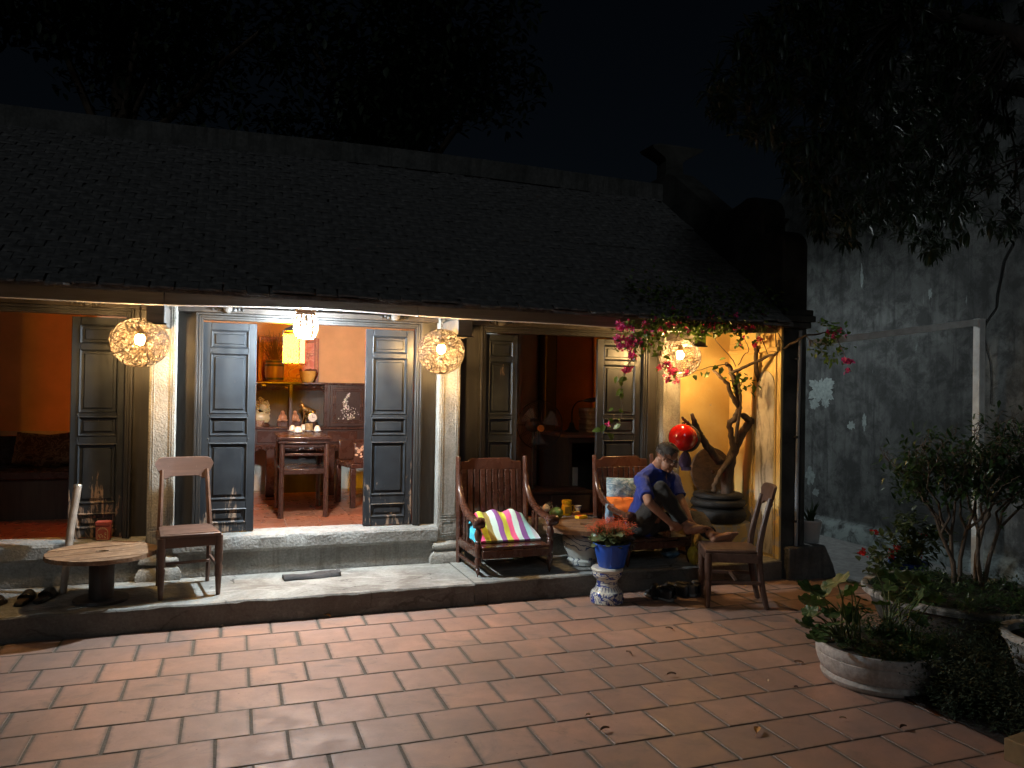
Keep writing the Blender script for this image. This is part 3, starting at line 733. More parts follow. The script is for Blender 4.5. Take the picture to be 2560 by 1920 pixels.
# ------------------------------------------------------------------ dining chairs
M['chair_wood'] = wood('chair_wood', (.055,.028,.019), (.145,.078,.054), .42, 0, .8, scratch=.55)
def dining_chair(loc, rz, label):
    """front towards -y"""
    t = thing('wooden_chair', label, 'chair', loc, rz, 'wooden dining chairs')
    cw = M['chair_wood']; w, d, sh = .185, .20, .435
    seat = MB().prism([(-w-.012,-d-.015),(w+.012,-d-.015),(w-.008,d),(-w+.008,d)], (0,0,sh-.016), (1,0,0), (0,1,0), (0,0,.022))
    seat.build('seat', cw, t, bevel=.006)
    MB().prism([(-w+.012,-d+.01),(w-.012,-d+.01),(w-.03,d-.025),(-w+.03,d-.025)], (0,0,sh+.0065), (1,0,0), (0,1,0), (0,0,.003)).build('seat_panel', cw, t)
    for s_ in (-1, 1):
        MB().tube([(s_*w,-d+.012,0),(s_*w,-d+.012,.10),(s_*w,-d+.012,.20),(s_*w,-d+.012,.215),(s_*w,-d+.012,.235),(s_*w,-d+.012,sh-.016)], [.015,.021,.026,.020,.027,.029], 8).build('front_leg', cw, t, smooth=50)
        ps = smoothpath([(s_*(w-.015), d+.055, 0), (s_*(w-.015), d+.012, .2), (s_*(w-.016), d-.008, sh), (s_*(w-.022), d+.02, .62), (s_*(w-.03), d+.075, .84)], 5)
        MB().tube(ps, [.019+.006*math.sin(math.pi*i/(len(ps)-1)) for i in range(len(ps))], 6, sq=.8).build('rear_leg', cw, t, smooth=50)
        MB().box((s_*w-.010, -d+.03, sh-.085), (s_*w+.008, d-.02, sh-.017)).build('side_apron', cw, t, bevel=.003)
        MB().box((s_*(w-.006)-.008, -d+.02, .185), (s_*(w-.006)+.008, d+.0, .21)).build('stretcher', cw, t, bevel=.003)
    MB().box((-w+.02, -d-.004, sh-.085), (w-.02, -d+.018, sh-.017)).build('front_apron', cw, t, bevel=.003)
    MB().box((-w+.03, d-.022, sh-.08), (w-.03, d-.004, sh-.017)).build('rear_apron', cw, t, bevel=.003)
    MB().box((-w+.03, .02, .19), (w-.03, .045, .208)).build('stretcher', cw, t, bevel=.003)
    # shaped, bowed top board
    out = [(-.150,.768),(-.135,.762),(-.118,.775),(-.098,.790),(.098,.790),(.118,.775),(.135,.762),(.150,.768),(.176,.800),(.197,.850),(.205,.885),(.197,.912),(.172,.926),(.10,.930),(0,.931),(-.10,.930),(-.172,.926),(-.197,.912),(-.205,.885),(-.197,.850),(-.176,.800)]
    n = len(out); bow = lambda x, z: d + .047 + .25*(z-.76) - .030*(1-(x/.2)**2)*-1
    m_ = MB(); A = []; B = []
    for x, z in out:
        A.append((x, bow(x,z), z)); B.append((x, bow(x,z)+.022, z))
    # strips across the width so the bow reads
    xs = [-.205+.41*i/16 for i in range(17)]
    def zr(x):
        lo = max(.762, .79-.0) if abs(x) < .1 else (.79-.028*(abs(x)-.1)/.035 if abs(x) < .135 else .762+.123*((abs(x)-.135)/.07)**1.3)
        hi = .931 if abs(x) < .165 else .931-.046*((abs(x)-.165)/.04)**2
        return lo, hi
    vs = []; 
    for x in xs:
        lo, hi = zr(x)
        for z in (lo, (lo+hi)/2, hi): vs.append((x, bow(x,z), z))
        for z in (hi, (lo+hi)/2, lo): vs.append((x, bow(x,z)+.022, z))
    fs = [(i*6+j, (i+1)*6+j, (i+1)*6+(j+1) % 6, i*6+(j+1) % 6) for i in range(16) for j in range(6)] + [(5,4,3,2,1,0), tuple(96+j for j in range(6))]
    m_.add(vs, fs); m_.build('backrest', cw, t, smooth=40, bevel=.004)
    return t
dining_chair((-.285, 5.975, .162), R(9), 'scuffed wooden chair standing empty beside the drum table')
dining_chair((3.685, 5.115, 0), R(-116), 'wooden chair on the pavers holding up a bare foot')

# ------------------------------------------------------------------ low slatted armchairs
M['arm_wood'] = wood('polished_rosewood', (.045,.016,.010), (.115,.045,.027), .26, 2, .8, coat=.35, bump=.1)
M['arm_wood_x'] = wood('polished_rosewood_seat', (.045,.016,.010), (.115,.045,.027), .22, 1, .8, coat=.45, bump=.06)
def armchair(loc, rz, label):
    t = thing('slatted_armchair', label, 'armchair', loc, rz, 'slatted rosewood armchairs'); wd = M['arm_wood']
    hw = .305; yf, yb = -.255, .295; sz = .225
    lean = lambda z: yb + (.075*max(0, z-sz))
    for s_ in (-1, 1):
        MB().tube([(s_*hw, yb, 0), (s_*hw, yb, sz), (s_*hw, lean(.6), .6), (s_*hw, lean(.90), .895)], [.024,.027,.026,.022], 4).build('back_post', wd, t, bevel=.005)
        prof = [(.003,0),(.012,.03),(.018,.055),(.0185,.062),(.014,.068),(.022,.10),(.026,.13),(.020,.155),(.026,.165),(.026,.25),(.020,.262),(.027,.275),(.020,.285),(.030,.315),(.033,.335),(.024,.365),(.017,.378),(.026,.388),(.018,.398),(.026,.41)]
        MB().lathe(prof, (s_*hw, yf, 0), 14).build('front_leg', wd, t, smooth=40)
        ps = smoothpath([(s_*hw, lean(.74)-.02, .74), (s_*hw, yb-.02, .62), (s_*(hw+.004), yb-.13, .515), (s_*(hw+.008), yb-.30, .455), (s_*(hw+.006), yf-.01, .425)], 6)
        n = len(ps); arm = MB(); vs = []
        for i, p in enumerate(ps):
            f = i/(n-1); w = .020+.022*f; h = .020+.006*math.sin(math.pi*f)
            tg = (ps[min(i+1,n-1)]-ps[max(i-1,0)]).normalized(); up = Vector((1,0,0)).cross(tg); up = up if up.z > 0 or abs(up.z) < .2 else -up
            for ca in range(10):
                a = 2*math.pi*ca/10; vs.append(p + Vector((math.cos(a)*w, 0, 0)) + up*(math.sin(a)*h))
        arm.add(vs, [(i*10+j, i*10+(j+1) % 10, i*10+10+(j+1) % 10, i*10+10+j) for i in range(n-1) for j in range(10)] + [tuple(range(10))[::-1], tuple((n-1)*10+j for j in range(10))])
        ao = arm.build('armrest', wd, t, smooth=60)
        MB().lathe([(.012,-.047),(.036,-.043),(.044,-.025),(.046,0),(.044,.025),(.036,.043),(.012,.047)], (s_*(hw+.006), yf-.03, .428), 18, (1,0,0)).build('scroll', wd, ao, smooth=50)
        for q in (.02, .10):
            MB().prism([(-.020,0),(.020,0),(.024,.1),(.018,.2),(.024,.27)][:2]+[(.024,.12),(.019,.22),(-.019,.22),(-.024,.12)], (s_*hw-.007, q+.02, sz+.0), (0,1,0), (0,0,1), (.014,0,0)).build('side_splat', wd, t, bevel=.003)
        MB().box((s_*hw-.014, yf+.02, sz-.075), (s_*hw+.014, yb-.02, sz-.005)).build('side_rail', wd, t, bevel=.004)
        MB().box((s_*hw-.012, yf+.02, .06), (s_*hw+.012, yb-.02, .085)).build('stretcher', wd, t, bevel=.004)
    for k in range(5):
        w = (2*hw-.05)/5; x = -hw+.025+w*k
        MB().box((x+.001, yf-.045, sz-.012), (x+w-.001, yb-.02, sz+.012)).build('seat_plank', M['arm_wood_x'], t, bevel=.003)
    MB().box((-hw+.022, yf-.055, sz-.075), (hw-.022, yf-.02, sz-.014)).build('front_rail', wd, t, bevel=.006)
    cr = [(-hw+.02,.775),(hw-.02,.775),(hw-.02,.845),(hw-.10,.85),(hw-.125,.875),(-hw+.125,.875),(-hw+.10,.85),(-hw+.02,.845)]
    MB().prism(cr, (0, lean(.82)-.016, 0), (1,0,0), (0,.075,1), (0,.03,0)).build('crest_rail', wd, t, bevel=.005)
    ns = 10; w = (2*hw-.05)/ns
    for k in range(ns):
        x = -hw+.025+w*(k+.5)
        s_ = MB().prism([(x-w*.40, sz), (x+w*.40, sz), (x+w*.40, .78), (x-w*.40, .78)], (0, lean(sz)-.010, -.0), (1,0,0), (0,.075,1), (0,.016,0))
        so = s_.build('back_slat', wd, t, bevel=.003)
        if 3 <= k <= 7:
            for z in (.28, .40, .60, .655):
                if (k+int(z*100)) % 2 or z in (.28, .60):
                    MB().ball((x-w*.48, lean(z)-.028, z), (.008,.005,.009), 8, 6).build('carved_bead', wd, so, smooth=60)
    MB().box((-hw+.02, yb-.012, sz+.02), (hw-.02, yb+.014, sz+.07)).build('lower_rail', wd, t, bevel=.004)
    return t
armchair((2.135, 6.04, .163), R(0), 'dark slatted armchair with a striped cushion beside the stone pillar')
armchair((3.425, 6.02, .165), R(3), 'dark slatted armchair with the seated man')

# striped cushion
def stripes():
    t = NT('striped_cotton'); x = t.sep(t.coord())[0]
    cols = [(.10,.62,.75),(.85,.10,.28),(.62,.66,.08),(.36,.27,.08),(.62,.80,.72),(.30,.10,.36),(.66,.68,.07),(.88,.13,.30),(.66,.85,.78),(.27,.10,.33),(.45,.80,.82),(.55,.62,.72)]
    w = t.math('ADD', x, t.math('MULTIPLY', t.noise(t.coord(), 9, 3), .02))
    c = t.ramp(t.math('ADD', t.math('MULTIPLY', w, 1.75), .48), [(i/len(cols), c_) for i, c_ in enumerate(cols)], 'CONSTANT')
    t.set(c, .9); t.bump(t.noise(t.coord(), 160, 3), .25, .003); return t.m
cu = MB()
def cush(u, v):
    x = lerp(-.285, .285, u); s_ = (1-abs(2*u-1)**6)*(1-abs(2*v-1)**5)
    # leaning against the slats: v goes from front hem up the back
    y = lerp(-.20, .18, v); z = .02+.155*math.sin(math.pi*min(1, v*1.0)*.62)**1.6*(.55+.45*s_)+.05*v
    z += .018*mnoise.noise(Vector((x*9, y*9, 2)))*s_ + .014*math.sin(x*38+v*4)*s_*v
    return (x*(1-.16*v)+.01*math.sin(v*9), y, z)
cu.grid(cush, 40, 28)
n0 = len(cu.v)
cu.grid(lambda u, v: (lambda p: (p[0], p[1]+.02*v, .004+.03*v))(cush(u, v)), 40, 28)
cu.f = cu.f[:40*28] + [f[::-1] for f in cu.f[40*28:]]
ring = [i for i in range(41)] + [41*j+40 for j in range(1,29)] + [41*28+i for i in range(39,-1,-1)] + [41*j for j in range(27,0,-1)]
cu.f += [(ring[i], n0+ring[i], n0+ring[(i+1) % len(ring)], ring[(i+1) % len(ring)]) for i in range(len(ring))]
tag(cu.build('seat_cushion', stripes(), None, smooth=60, loc=(2.115, 6.085, .403)), 'crumpled cushion with purple, lime, pink and pale blue stripes on the armchair', 'cushion')

# cushions behind the seated man
def pillow(name, size, mat, loc, rot, label, puff=.06, nz=3):
    a, b = size; m_ = MB(); 
    f = lambda s_: (lambda u, v: (lerp(-a, a, u), s_*(puff*(max(0, 1-abs(2*u-1)**3.2))**.6*(max(0, 1-abs(2*v-1)**3.2))**.6)+.010*mnoise.noise(Vector((u*7, v*5, s_+nz))), lerp(-b, b, v)))
    m_.grid(f(-1), 18, 18); k = len(m_.f); m_.grid(f(1), 18, 18); m_.f = m_.f[:k]+[q[::-1] for q in m_.f[k:]]
    return tag(m_.build(name, mat, None, smooth=60, loc=loc, rot=rot), label, 'cushion')
def blue_cloth():
    t = NT('blue_white_print'); v = t.coord((4,4,14))
    n = t.noise(v, 1.2, 5, .6, 1.5)
    t.set(t.ramp(n, [(.38, (.60,.70,.74)), (.47, (.10,.24,.36)), (.55, (.55,.66,.70)), (.63, (.16,.32,.44)), (.72, (.62,.72,.76))]), .8); return t.m
pb = onY(1555, 1222, 6.18)
pillow('back_cushion', (.17, .115), blue_cloth(), (pb.x+.02, 6.20, pb.z-.02), (R(-10),R(3),R(4)), 'pale blue and white patterned cushion behind the man')
po = onY(1553, 1262, 6.10)
pillow('seat_bolster', (.16, .10), simple('orange_cloth', (.85,.21,.03), .8, .12, 8, .1, 80), (po.x+.03, 6.10, po.z-.02), (R(-38),R(4),R(6)), 'bright orange cushion wedged behind the man', .05, 8)
pbl = onY(1528, 1290, 6.0)
pillow('side_cloth', (.045, .11), simple('light_blue_cloth', (.30,.52,.72), .8, .15, 12, .1, 60), (pbl.x, 6.03, pbl.z-.01), (R(-12),R(8),R(10)), 'folded light blue cloth hanging inside the armchair arm', .02, 5)

# ------------------------------------------------------------------ drum table, left
def plank_mat(name, a, b, ang=12):
    t = NT(name); rr = t.rand(); cb = t.node('ShaderNodeCombineXYZ'); t.link(t.math('MULTIPLY', rr, 9), cb.inputs[2]); t.link(t.math('MULTIPLY', rr, 5), cb.inputs[0])
    ad = t.node('ShaderNodeVectorMath', operation='ADD'); t.link(t.coord((1,1,1), (0,0,R(-ang))), ad.inputs[0]); t.link(cb.outputs[0], ad.inputs[1]); v0 = ad.outputs[0]
    mp = t.node('ShaderNodeMapping'); t.link(v0, mp.inputs[0]); mp.inputs['Scale'].default_value = (3, 34, 30)
    n = t.noise(mp.outputs[0], 1, 9, .68, 1.0); big = t.noise(v0, 7, 7, .7, 1.2)
    c = t.ramp(n, [(.28, tuple(x*.55 for x in a)), (.5, a), (.75, b)])
    c = t.mix(t.ramp(big, [(.44, 0), (.66, .8)]), c, (.10,.05,.024))
    c = t.mix(t.ramp(t.noise(v0, 15, 6, .75, .5), [(.60, 0), (.70, .6)]), c, tuple(min(1, x*1.35) for x in b))
    c = t.mix(1, c, t.ramp(rr, [(0, .72), (1, 1.15)]), 'MULTIPLY')
    t.set(c, .7); t.bump(t.mix(.4, n, big), .7, .008); return t.m
M['drum'] = plank_mat('weathered_drum_boards', (.24,.14,.075), (.48,.33,.21), 16)
M['drum2'] = plank_mat('worn_brown_boards', (.18,.095,.047), (.36,.21,.115), -34)
def drum_top(c, r, th, nb, ang, mat, t, hole=.045, seed=1):
    rd = random.Random(seed); M_ = Matrix.Rotation(ang, 3, 'Z'); w = 2*r/nb
    for k in range(nb):
        y0, y1 = -r+k*w+.0022, -r+(k+1)*w-.0022; n = 14
        def half(y): return math.sqrt(max(0, r*r-y*y))
        ys = [lerp(y0, y1, i/6) for i in range(7)]
        right = [(half(y)+rd.uniform(-.007,.002), y) for y in ys]; left = [(-half(y)+rd.uniform(-.002,.007), y) for y in ys[::-1]]
        polys = []
        if y0 < 0 < y1:
            hp = [(hole*math.cos(a), hole*.8*math.sin(a)) for a in [math.pi/2 - math.pi*i/8 for i in range(9)]]
            polys = [[(0,y0)]+right+[(0,y1)]+hp, [(0,y1)]+left+[(0,y0)]+[(-x, y) for x, y in hp[::-1]]]
        else: polys = [right+left]
        m_ = MB()
        for p in polys:
            m_.prism([((M_@Vector((x,y,0))).x, (M_@Vector((x,y,0))).y) for x, y in p], (c[0], c[1], c[2]-th+rd.uniform(-.003,.003)), (1,0,0), (0,1,0), (0,0,th))
        m_.build('top_board', mat, t)
dt = thing('drum_table', 'round cable-drum table of weathered boards on a thick drum foot', 'table', (-.815, 5.88, .16))
drum_top((0,0,.335), .345, .028, 7, R(16), M['drum'], dt, .042, 3)
MB().lathe([(.078,0),(.078,.30),(.075,.307)], n=22).build('drum_core', M['dark_wood'], dt, smooth=40)
MB().lathe([(.17,.0),(.175,.008),(.17,.02),(.08,.022)], n=26).build('foot', M['dark_wood'], dt, smooth=40)
MB().obox((0,0,.296), (.5,.06,.022), (0,0,R(100))).obox((0,0,.296), (.06,.5,.0218), (0,0,R(100))).build('batten', M['dark_wood'], dt)

# leaning pole
lpz = thing('leaning_pole', 'plain wooden pole leaning on the stone sill behind the drum table', 'pole', (-1.06, 6.2, .16))
MB().tube([(-1.09, 6.13, .162), (-1.072, 6.27, .6), (-1.045, 6.335, .885)], [.024,.026,.027], 12).build('shaft', simple('pale_pole', (.30,.24,.19), .6, .25, 14, .1, 40), lpz, True, smooth=50)
MB().lathe([(.028,0),(.028,.02),(.024,.024)], (-1.046, 6.334, .875), 12, (.03,.2,1)).build('end_cap', simple('cap_metal', (.5,.48,.44), .35, .1, 5, metallic=.7), lpz, True, smooth=50)

# tea tin
def tin_mat():
    t = NT('red_tin'); v = t.coord(); x, y, z = t.sep(v)
    c = t.ramp(t.noise(v, 30, 4), [(.3, (.30,.045,.03)), (.7, (.42,.08,.05))])
    t.set(c, .4); return t.m
tn = thing('tea_tin', 'square red tea tin with a pale arched label on the stone sill', 'tin', (-.888, 6.455, .470), R(-4))
tin = tin_mat()
MB().box((-.047,-.04,0),(.047,.04,.105)).build('body', tin, tn, bevel=.006)
MB().box((-.050,-.043,.106),(.050,.043,.138)).build('lid', tin, tn, bevel=.005)
lab = MB(); gold = simple('tin_gold', (.55,.38,.2), .4, .2, 30)
ap = [(-.036,.008),(.036,.008),(.036,.066)] + [(.036*math.cos(a), .066+.02*math.sin(a)) for a in [math.pi*i/8 for i in range(1,8)]] + [(-.036,.066)]
for a, b in zip(ap, ap[1:]+ap[:1]): lab.tube([(a[0],-.0412,a[1]), (b[0],-.0412,b[1])], .0016, 4)
rd = random.Random(4)
for k in range(14): lab.obox((rd.uniform(-.026,.026), -.0412, rd.uniform(.016,.062)), (rd.uniform(.004,.012), .0012, rd.uniform(.003,.008)))
for k in range(7):
    a = math.pi*(k+1)/8; lab.obox((.030*math.cos(a), -.0412, .070+.024*math.sin(a)), (.008,.0012,.006), (0, -a+math.pi/2, 0))
lab.build('label', gold, tn)

# slippers on the step, left
M['rubber'] = simple('black_rubber', (.018,.017,.016), .45, .3, 20, .1, 60)
M['sole'] = simple('brown_footbed', (.055,.035,.022), .6, .3, 20)
def slipper(loc, rz, label, mat=None):
    t = thing('slipper', label, 'slipper', loc, rz, 'slippers on the step')
    prof = [(-.042,-.12),(-.046,-.06),(-.036,0),(-.034,.07),(-.028,.115),(0,.13),(.028,.115),(.036,.07),(.040,0),(.048,-.06),(.042,-.12),(.02,-.142),(-.02,-.142)]
    MB().prism(prof, (0,0,0), (1,0,0), (0,1,0), (0,0,.022)).build('sole', mat or M['rubber'], t, bevel=.006)
    MB().prism([(x*.9, y*.93) for x, y in prof], (0,0,.0225), (1,0,0), (0,1,0), (0,0,.002)).build('footbed', M['sole'], t)
    s_ = MB()
    s_.grid(lambda u, v: ((lambda a, w: (math.cos(a)*w, lerp(-.10, -.005, v)+.012*math.sin(a), .016+.050*math.sin(a)*(1-.2*v)))(math.pi*(1-u), lerp(.043, .046, v))), 14, 5)
    o = s_.build('strap', mat or M['rubber'], t, smooth=60); md = o.modifiers.new('s', 'SOLIDIFY'); md.thickness = .006
    return t
slipper((-1.285, 5.965, .163), R(176), 'black slipper, nearer the drum table foot of the pair on the step')
slipper((-1.175, 6.0, .163), R(170), 'black slipper with a broad strap just beside the drum table')
slipper((-1.46, 5.87, .163), R(160), 'dark slipper lying apart at the outer end of the step')

# folded mat
fmz = MB(); 
def matf(u, v):
    x = lerp(-.215, .215, u); y = lerp(-.062, .062, v)
    return (x, y+.004*math.sin(u*9), .004+.024*(1-abs(2*v-1)**4)**.5 + .006*math.sin(u*7+v*3) + .004*mnoise.noise(Vector((x*20,y*30,1))))
fmz.grid(matf, 40, 10); k = len(fmz.v); fmz.grid(lambda u, v: (lerp(-.215,.215,u), lerp(-.062,.062,v)+.004*math.sin(u*9), 0), 40, 10)
ring = [i for i in range(41)] + [41*j+40 for j in range(1,11)] + [41*10+i for i in range(39,-1,-1)] + [41*j for j in range(9,0,-1)]
fmz.f = fmz.f[:400] + [q[::-1] for q in fmz.f[400:]] + [(ring[i], k+ring[i], k+ring[(i+1) % len(ring)], ring[(i+1) % len(ring)]) for i in range(len(ring))]
fo = thing('folded_mat', 'folded dark grey door mat lying on the step', 'mat', (.60, 6.15, .163), R(6))
fmz.build('fold', simple('dark_mat_fabric', (.045,.043,.043), .95, .3, 40, .3, 120), fo, smooth=50)
MB().grid(lambda u, v: (lerp(.195,.222,u), lerp(-.058,.055,v), .031+.006*math.sin(v*9+u)), 3, 10).build('hem', simple('mat_hem', (.06,.057,.055), .9), fo, smooth=60)

# ------------------------------------------------------------------ round table on a porcelain pot
def porcelain(name, white, blue, sc=14, thr=.54, bands=()):
    t = NT(name); v = t.coord(); n = t.noise(v, sc, 4, .55, 1.4)
    c = t.mix(t.ramp(n, [(thr, 0), (thr+.02, .85), (thr+.10, 1)]), white, blue)
    wv = t.node('ShaderNodeTexWave', wave_type='RINGS'); t.link(v, wv.inputs['Vector']); wv.inputs['Scale'].default_value = sc*.8; wv.inputs['Distortion'].default_value = 9; wv.inputs['Detail'].default_value = 3
    c = t.mix(t.ramp(wv.outputs['Fac'], [(.86, 0), (.92, .8)]), c, tuple(b*.5 for b in blue))
    z = t.sep(v)[2]
    for a, b in bands:
        f = t.math('MULTIPLY', t.math('GREATER_THAN', z, a), t.math('LESS_THAN', z, b)); c = t.mix(t.math('MULTIPLY', f, .93), c, white)
    c = t.mix(t.ramp(t.noise(v, 5, 5), [(.5, 0), (.8, .4)]), c, (.30,.25,.18))
    t.set(c, .18); return t.m
rt_ = thing('round_table', 'round brown board table set on a blue and white porcelain pot', 'table', (2.84, 6.0, .165), R(0))
drum_top((0,0,.335), .355, .035, 7, R(-34), M['drum2'], rt_, .035, 9)
MB().lathe([(.13,0),(.145,.01),(.145,.04),(.120,.055),(.125,.07),(.165,.14),(.182,.21),(.180,.255),(.165,.275),(.175,.285),(.175,.299)], n=32).build('porcelain_pot', porcelain('pot_glaze', (.55,.54,.48), (.05,.08,.20), 9, .58, ((.07,.14),)), rt_, smooth=50)
ZT = .165+.335
def on_t(x, y): return onZ(x, y, ZT)
# gourd, jar, packet, cup, glass, teapot
g_ = on_t(1393, 1298); gd = thing('green_gourd', 'round dark green gourd on the table beside the armchair scroll', 'gourd', (g_.x-.0, g_.y+.02, ZT))
MB().ball((0,0,.052), (.062,.062,.053), 20, 12).build('body', simple('gourd_skin', (.09,.15,.035), .35, .5, 12), gd, smooth=80)
MB().tube([(0,0,.10),(.004,.002,.118)], [.008,.005], 8).build('stalk', M['sole'], gd)
j_ = on_t(1421, 1290); yj = thing('yellow_jar', 'yellow plastic jar with a screw lid and handle on the table', 'jar', (j_.x, j_.y+.04, ZT), R(-15))
yel = simple('yellow_plastic', (.75,.47,.02), .35, .08, 6)
MB().lathe([(.040,0),(.046,.01),(.048,.06),(.047,.092),(.040,.102),(.040,.108)], n=8).build('body', yel, yj, bevel=.004)
MB().lathe([(.046,.108),(.047,.112),(.047,.135),(.043,.139),(.01,.140)], n=28).build('lid', yel, yj, smooth=40)
MB().box((-.022,-.0475,.022),(.022,-.044,.085)).build('window', simple('jar_window', (.25,.16,.03), .2, .2, 20), yj, bevel=.002)
MB().tube(smoothpath([(.044,0,.095),(.066,0,.085),(.066,0,.045),(.046,0,.03)], 4), .006, 6).build('handle', yel, yj, smooth=60)
k_ = on_t(1453, 1296); pk = thing('cardboard_packet', 'small yellow and red packet lying on the table', 'packet', (k_.x, k_.y, ZT), R(14))
MB().box((-.05,-.03,0),(.05,.03,.026)).build('box', simple('packet_yellow', (.85,.50,.02), .45, .06, 8), pk, bevel=.002)
MB().box((-.042,-.024,.0262),(.0,.024,.0272)).lathe([(.008,.0272),(.008,.0278)], (.026,0,0), 12).build('print', simple('packet_red', (.75,.06,.02), .5, .1, 10), pk)
c_ = on_t(1447, 1278); cpt = simple('cup_glaze', (.60,.60,.56), .2, .06, 6)
cp = thing('tea_cup', 'small white patterned tea cup beside the yellow jar', 'cup', (c_.x, c_.y+.02, ZT))
MB().lathe([(.018,0),(.020,.004),(.030,.03),(.034,.052),(.032,.052),(.027,.028),(.016,.008)], n=20).build('bowl', cpt, cp, smooth=60)
MB().lathe([(.0335,.036),(.0345,.043)], n=20, cap=False).build('painted_band', simple('cup_blue', (.10,.14,.30), .3), cp, smooth=60)
gl_ = on_t(1379, 1280); gls = NT('clear_glass'); gls.set((.9,.92,.9), .03, **{'Transmission Weight': .95}); gls = gls.m
gg = thing('drinking_glass', 'clear drinking glass standing behind the gourd', 'glass', (gl_.x, gl_.y+.05, ZT))
MB().lathe([(.024,0),(.030,.085),(.028,.085),(.022,.006)], n=18).build('tumbler', gls, gg, smooth=50)
tp = on_t(1362, 1280); tpt = thing('tea_pot', 'small white teapot with a looped handle at the edge of the table', 'teapot', (tp.x+.02, tp.y+.02, ZT))
MB().lathe([(.022,0),(.034,.012),(.040,.032),(.034,.052),(.018,.062),(.018,.064),(.012,.072),(.004,.074)], n=20).build('pot', cpt, tpt, smooth=50)
MB().tube(smoothpath([(.036,0,.045),(.062,0,.058),(.064,0,.03),(.038,0,.018)], 4), .0045, 6).build('handle', cpt, tpt, smooth=60)
MB().tube([(-.034,0,.025),(-.058,0,.052)], [.009,.005], 8).build('spout', cpt, tpt, smooth=60)
q_ = on_t(1480, 1292); rm = thing('phone', 'black phone lying face up near the flowers on the table', 'phone', (q_.x, q_.y, ZT), R(40))
MB().box((-.035,-.075,0),(.035,.075,.009)).build('case', M['rubber'], rm, bevel=.004)
MB().box((-.031,-.07,.0092),(.031,.07,.0098)).build('screen', simple('screen_glass', (.01,.01,.012), .08, .1, 3), rm)
b2 = on_t(1437, 1284); mb_ = thing('match_box', 'small orange box behind the yellow packet', 'box', (b2.x+.02, b2.y+.01, ZT), R(-20))
MB().box((-.035,-.022,0),(.035,.022,.018)).build('sleeve', simple('orange_card', (.55,.22,.05), .6, .15, 12), mb_, bevel=.002)
MB().box((-.030,-.016,.0182),(.030,.016,.0188)).build('print', yel, mb_)

# ------------------------------------------------------------------ porcelain stool with the bucket of flowers
stl = thing('porcelain_stool', 'waisted blue and white porcelain stool standing on the pavers', 'stool', (2.765, 5.40, 0))
MB().lathe([(.120,0),(.130,.006),(.132,.03),(.128,.075),(.112,.095),(.098,.105),(.086,.130),(.080,.152),(.082,.175),(.095,.188),(.112,.205),(.118,.222),(.118,.243),(.124,.250),(.126,.262),(.118,.272),(.02,.274)], n=36).build('body', porcelain('stool_glaze', (.62,.60,.52), (.02,.045,.24), 22, .50, ((.088,.128),(.175,.192),(.245,.28))), stl, smooth=40)
ry = MB()
for k in range(26):
    a = 2*math.pi*k/26; c, s_ = math.cos(a), math.sin(a)
    ry.add([(c*.1115-s_*.002, s_*.1115+c*.002, .0975), (c*.1115+s_*.002, s_*.1115-c*.002, .0975), (c*.0885+s_*.003, s_*.0885-c*.003, .128), (c*.0885-s_*.003, s_*.0885+c*.003, .128)], [(0,1,2,3)])
ry.build('painted_rays', simple('cobalt', (.02,.035,.16), .25), stl)
bk = thing('blue_bucket', 'blue plastic bucket planter on the porcelain stool', 'bucket', (2.80, 5.40, .275))
bm_ = simple('blue_plastic', (.012,.075,.42), .42, .15, 9)
MB().lathe([(.098,0),(.102,.004),(.142,.175),(.147,.178),(.147,.186),(.139,.186),(.136,.15)], n=30, cap=False).lathe([(.0,.003),(.098,.003)], n=30, cap=False).build('shell', bm_, bk, smooth=40)
MB().lathe([(.0,.155),(.137,.155)], n=30, cap=False).build('soil', simple('soil', (.03,.02,.014), .95, .4, 40, .5, 60), bk)
seam = MB()
for a in (R(-118), R(-60), R(40)):
    seam.tube([(math.cos(a)*.103, math.sin(a)*.103, .006), (math.cos(a)*.143, math.sin(a)*.143, .172)], .003, 5)
seam.build('moulded_seam', bm_, bk)

# ------------------------------------------------------------------ room behind the middle door
M['rose'] = wood('interior_rosewood', (.038,.016,.011), (.066,.027,.018), .25, 0, .9, coat=.3, bump=.08)
M['rose_v'] = wood('interior_rosewood_upright', (.038,.016,.011), (.066,.027,.018), .28, 2, .9, coat=.3, bump=.08)
def scrolls(m_, x0, x1, y, z, h, n, seed, ax=(1,0,0)):
    """carved fretwork: curls along a rail"""
    rd = random.Random(seed); ax = Vector(ax); L = x1-x0
    for k in range(n):
        c = Vector((0,y,z)) + ax*(x0+L*(k+.5)/n); s_ = 1 if k % 2 else -1
        ps = []
        for i in range(12):
            a = i*.55; r_ = h*.5*(1-i/13)
            ps.append(c + ax*(s_*math.cos(a)*r_*1.2) + Vector((0, rd.uniform(-.002,.002), math.sin(a)*r_)))
        m_.tube(ps, h*.10, 5)
        m_.ball(c+Vector((0,-.004,0)), h*.16, 8, 6)
tt = thing('tea_table', 'tall dark rosewood side table with white tea cups inside the doorway', 'table', (.635, 7.75, ZF))
hw, y0, y1 = .225, -.37, .37
MB().box((-hw-.015, y0-.015, .725), (hw+.015, y1+.015, .752)).build('top', M['rose'], tt, bevel=.006)
MB().box((-hw-.005, y0-.006, .690), (hw+.005, y1+.006, .703)).box((-hw, y0, .704), (hw, y1, .7245)).build('moulding', M['rose'], tt, bevel=.004)
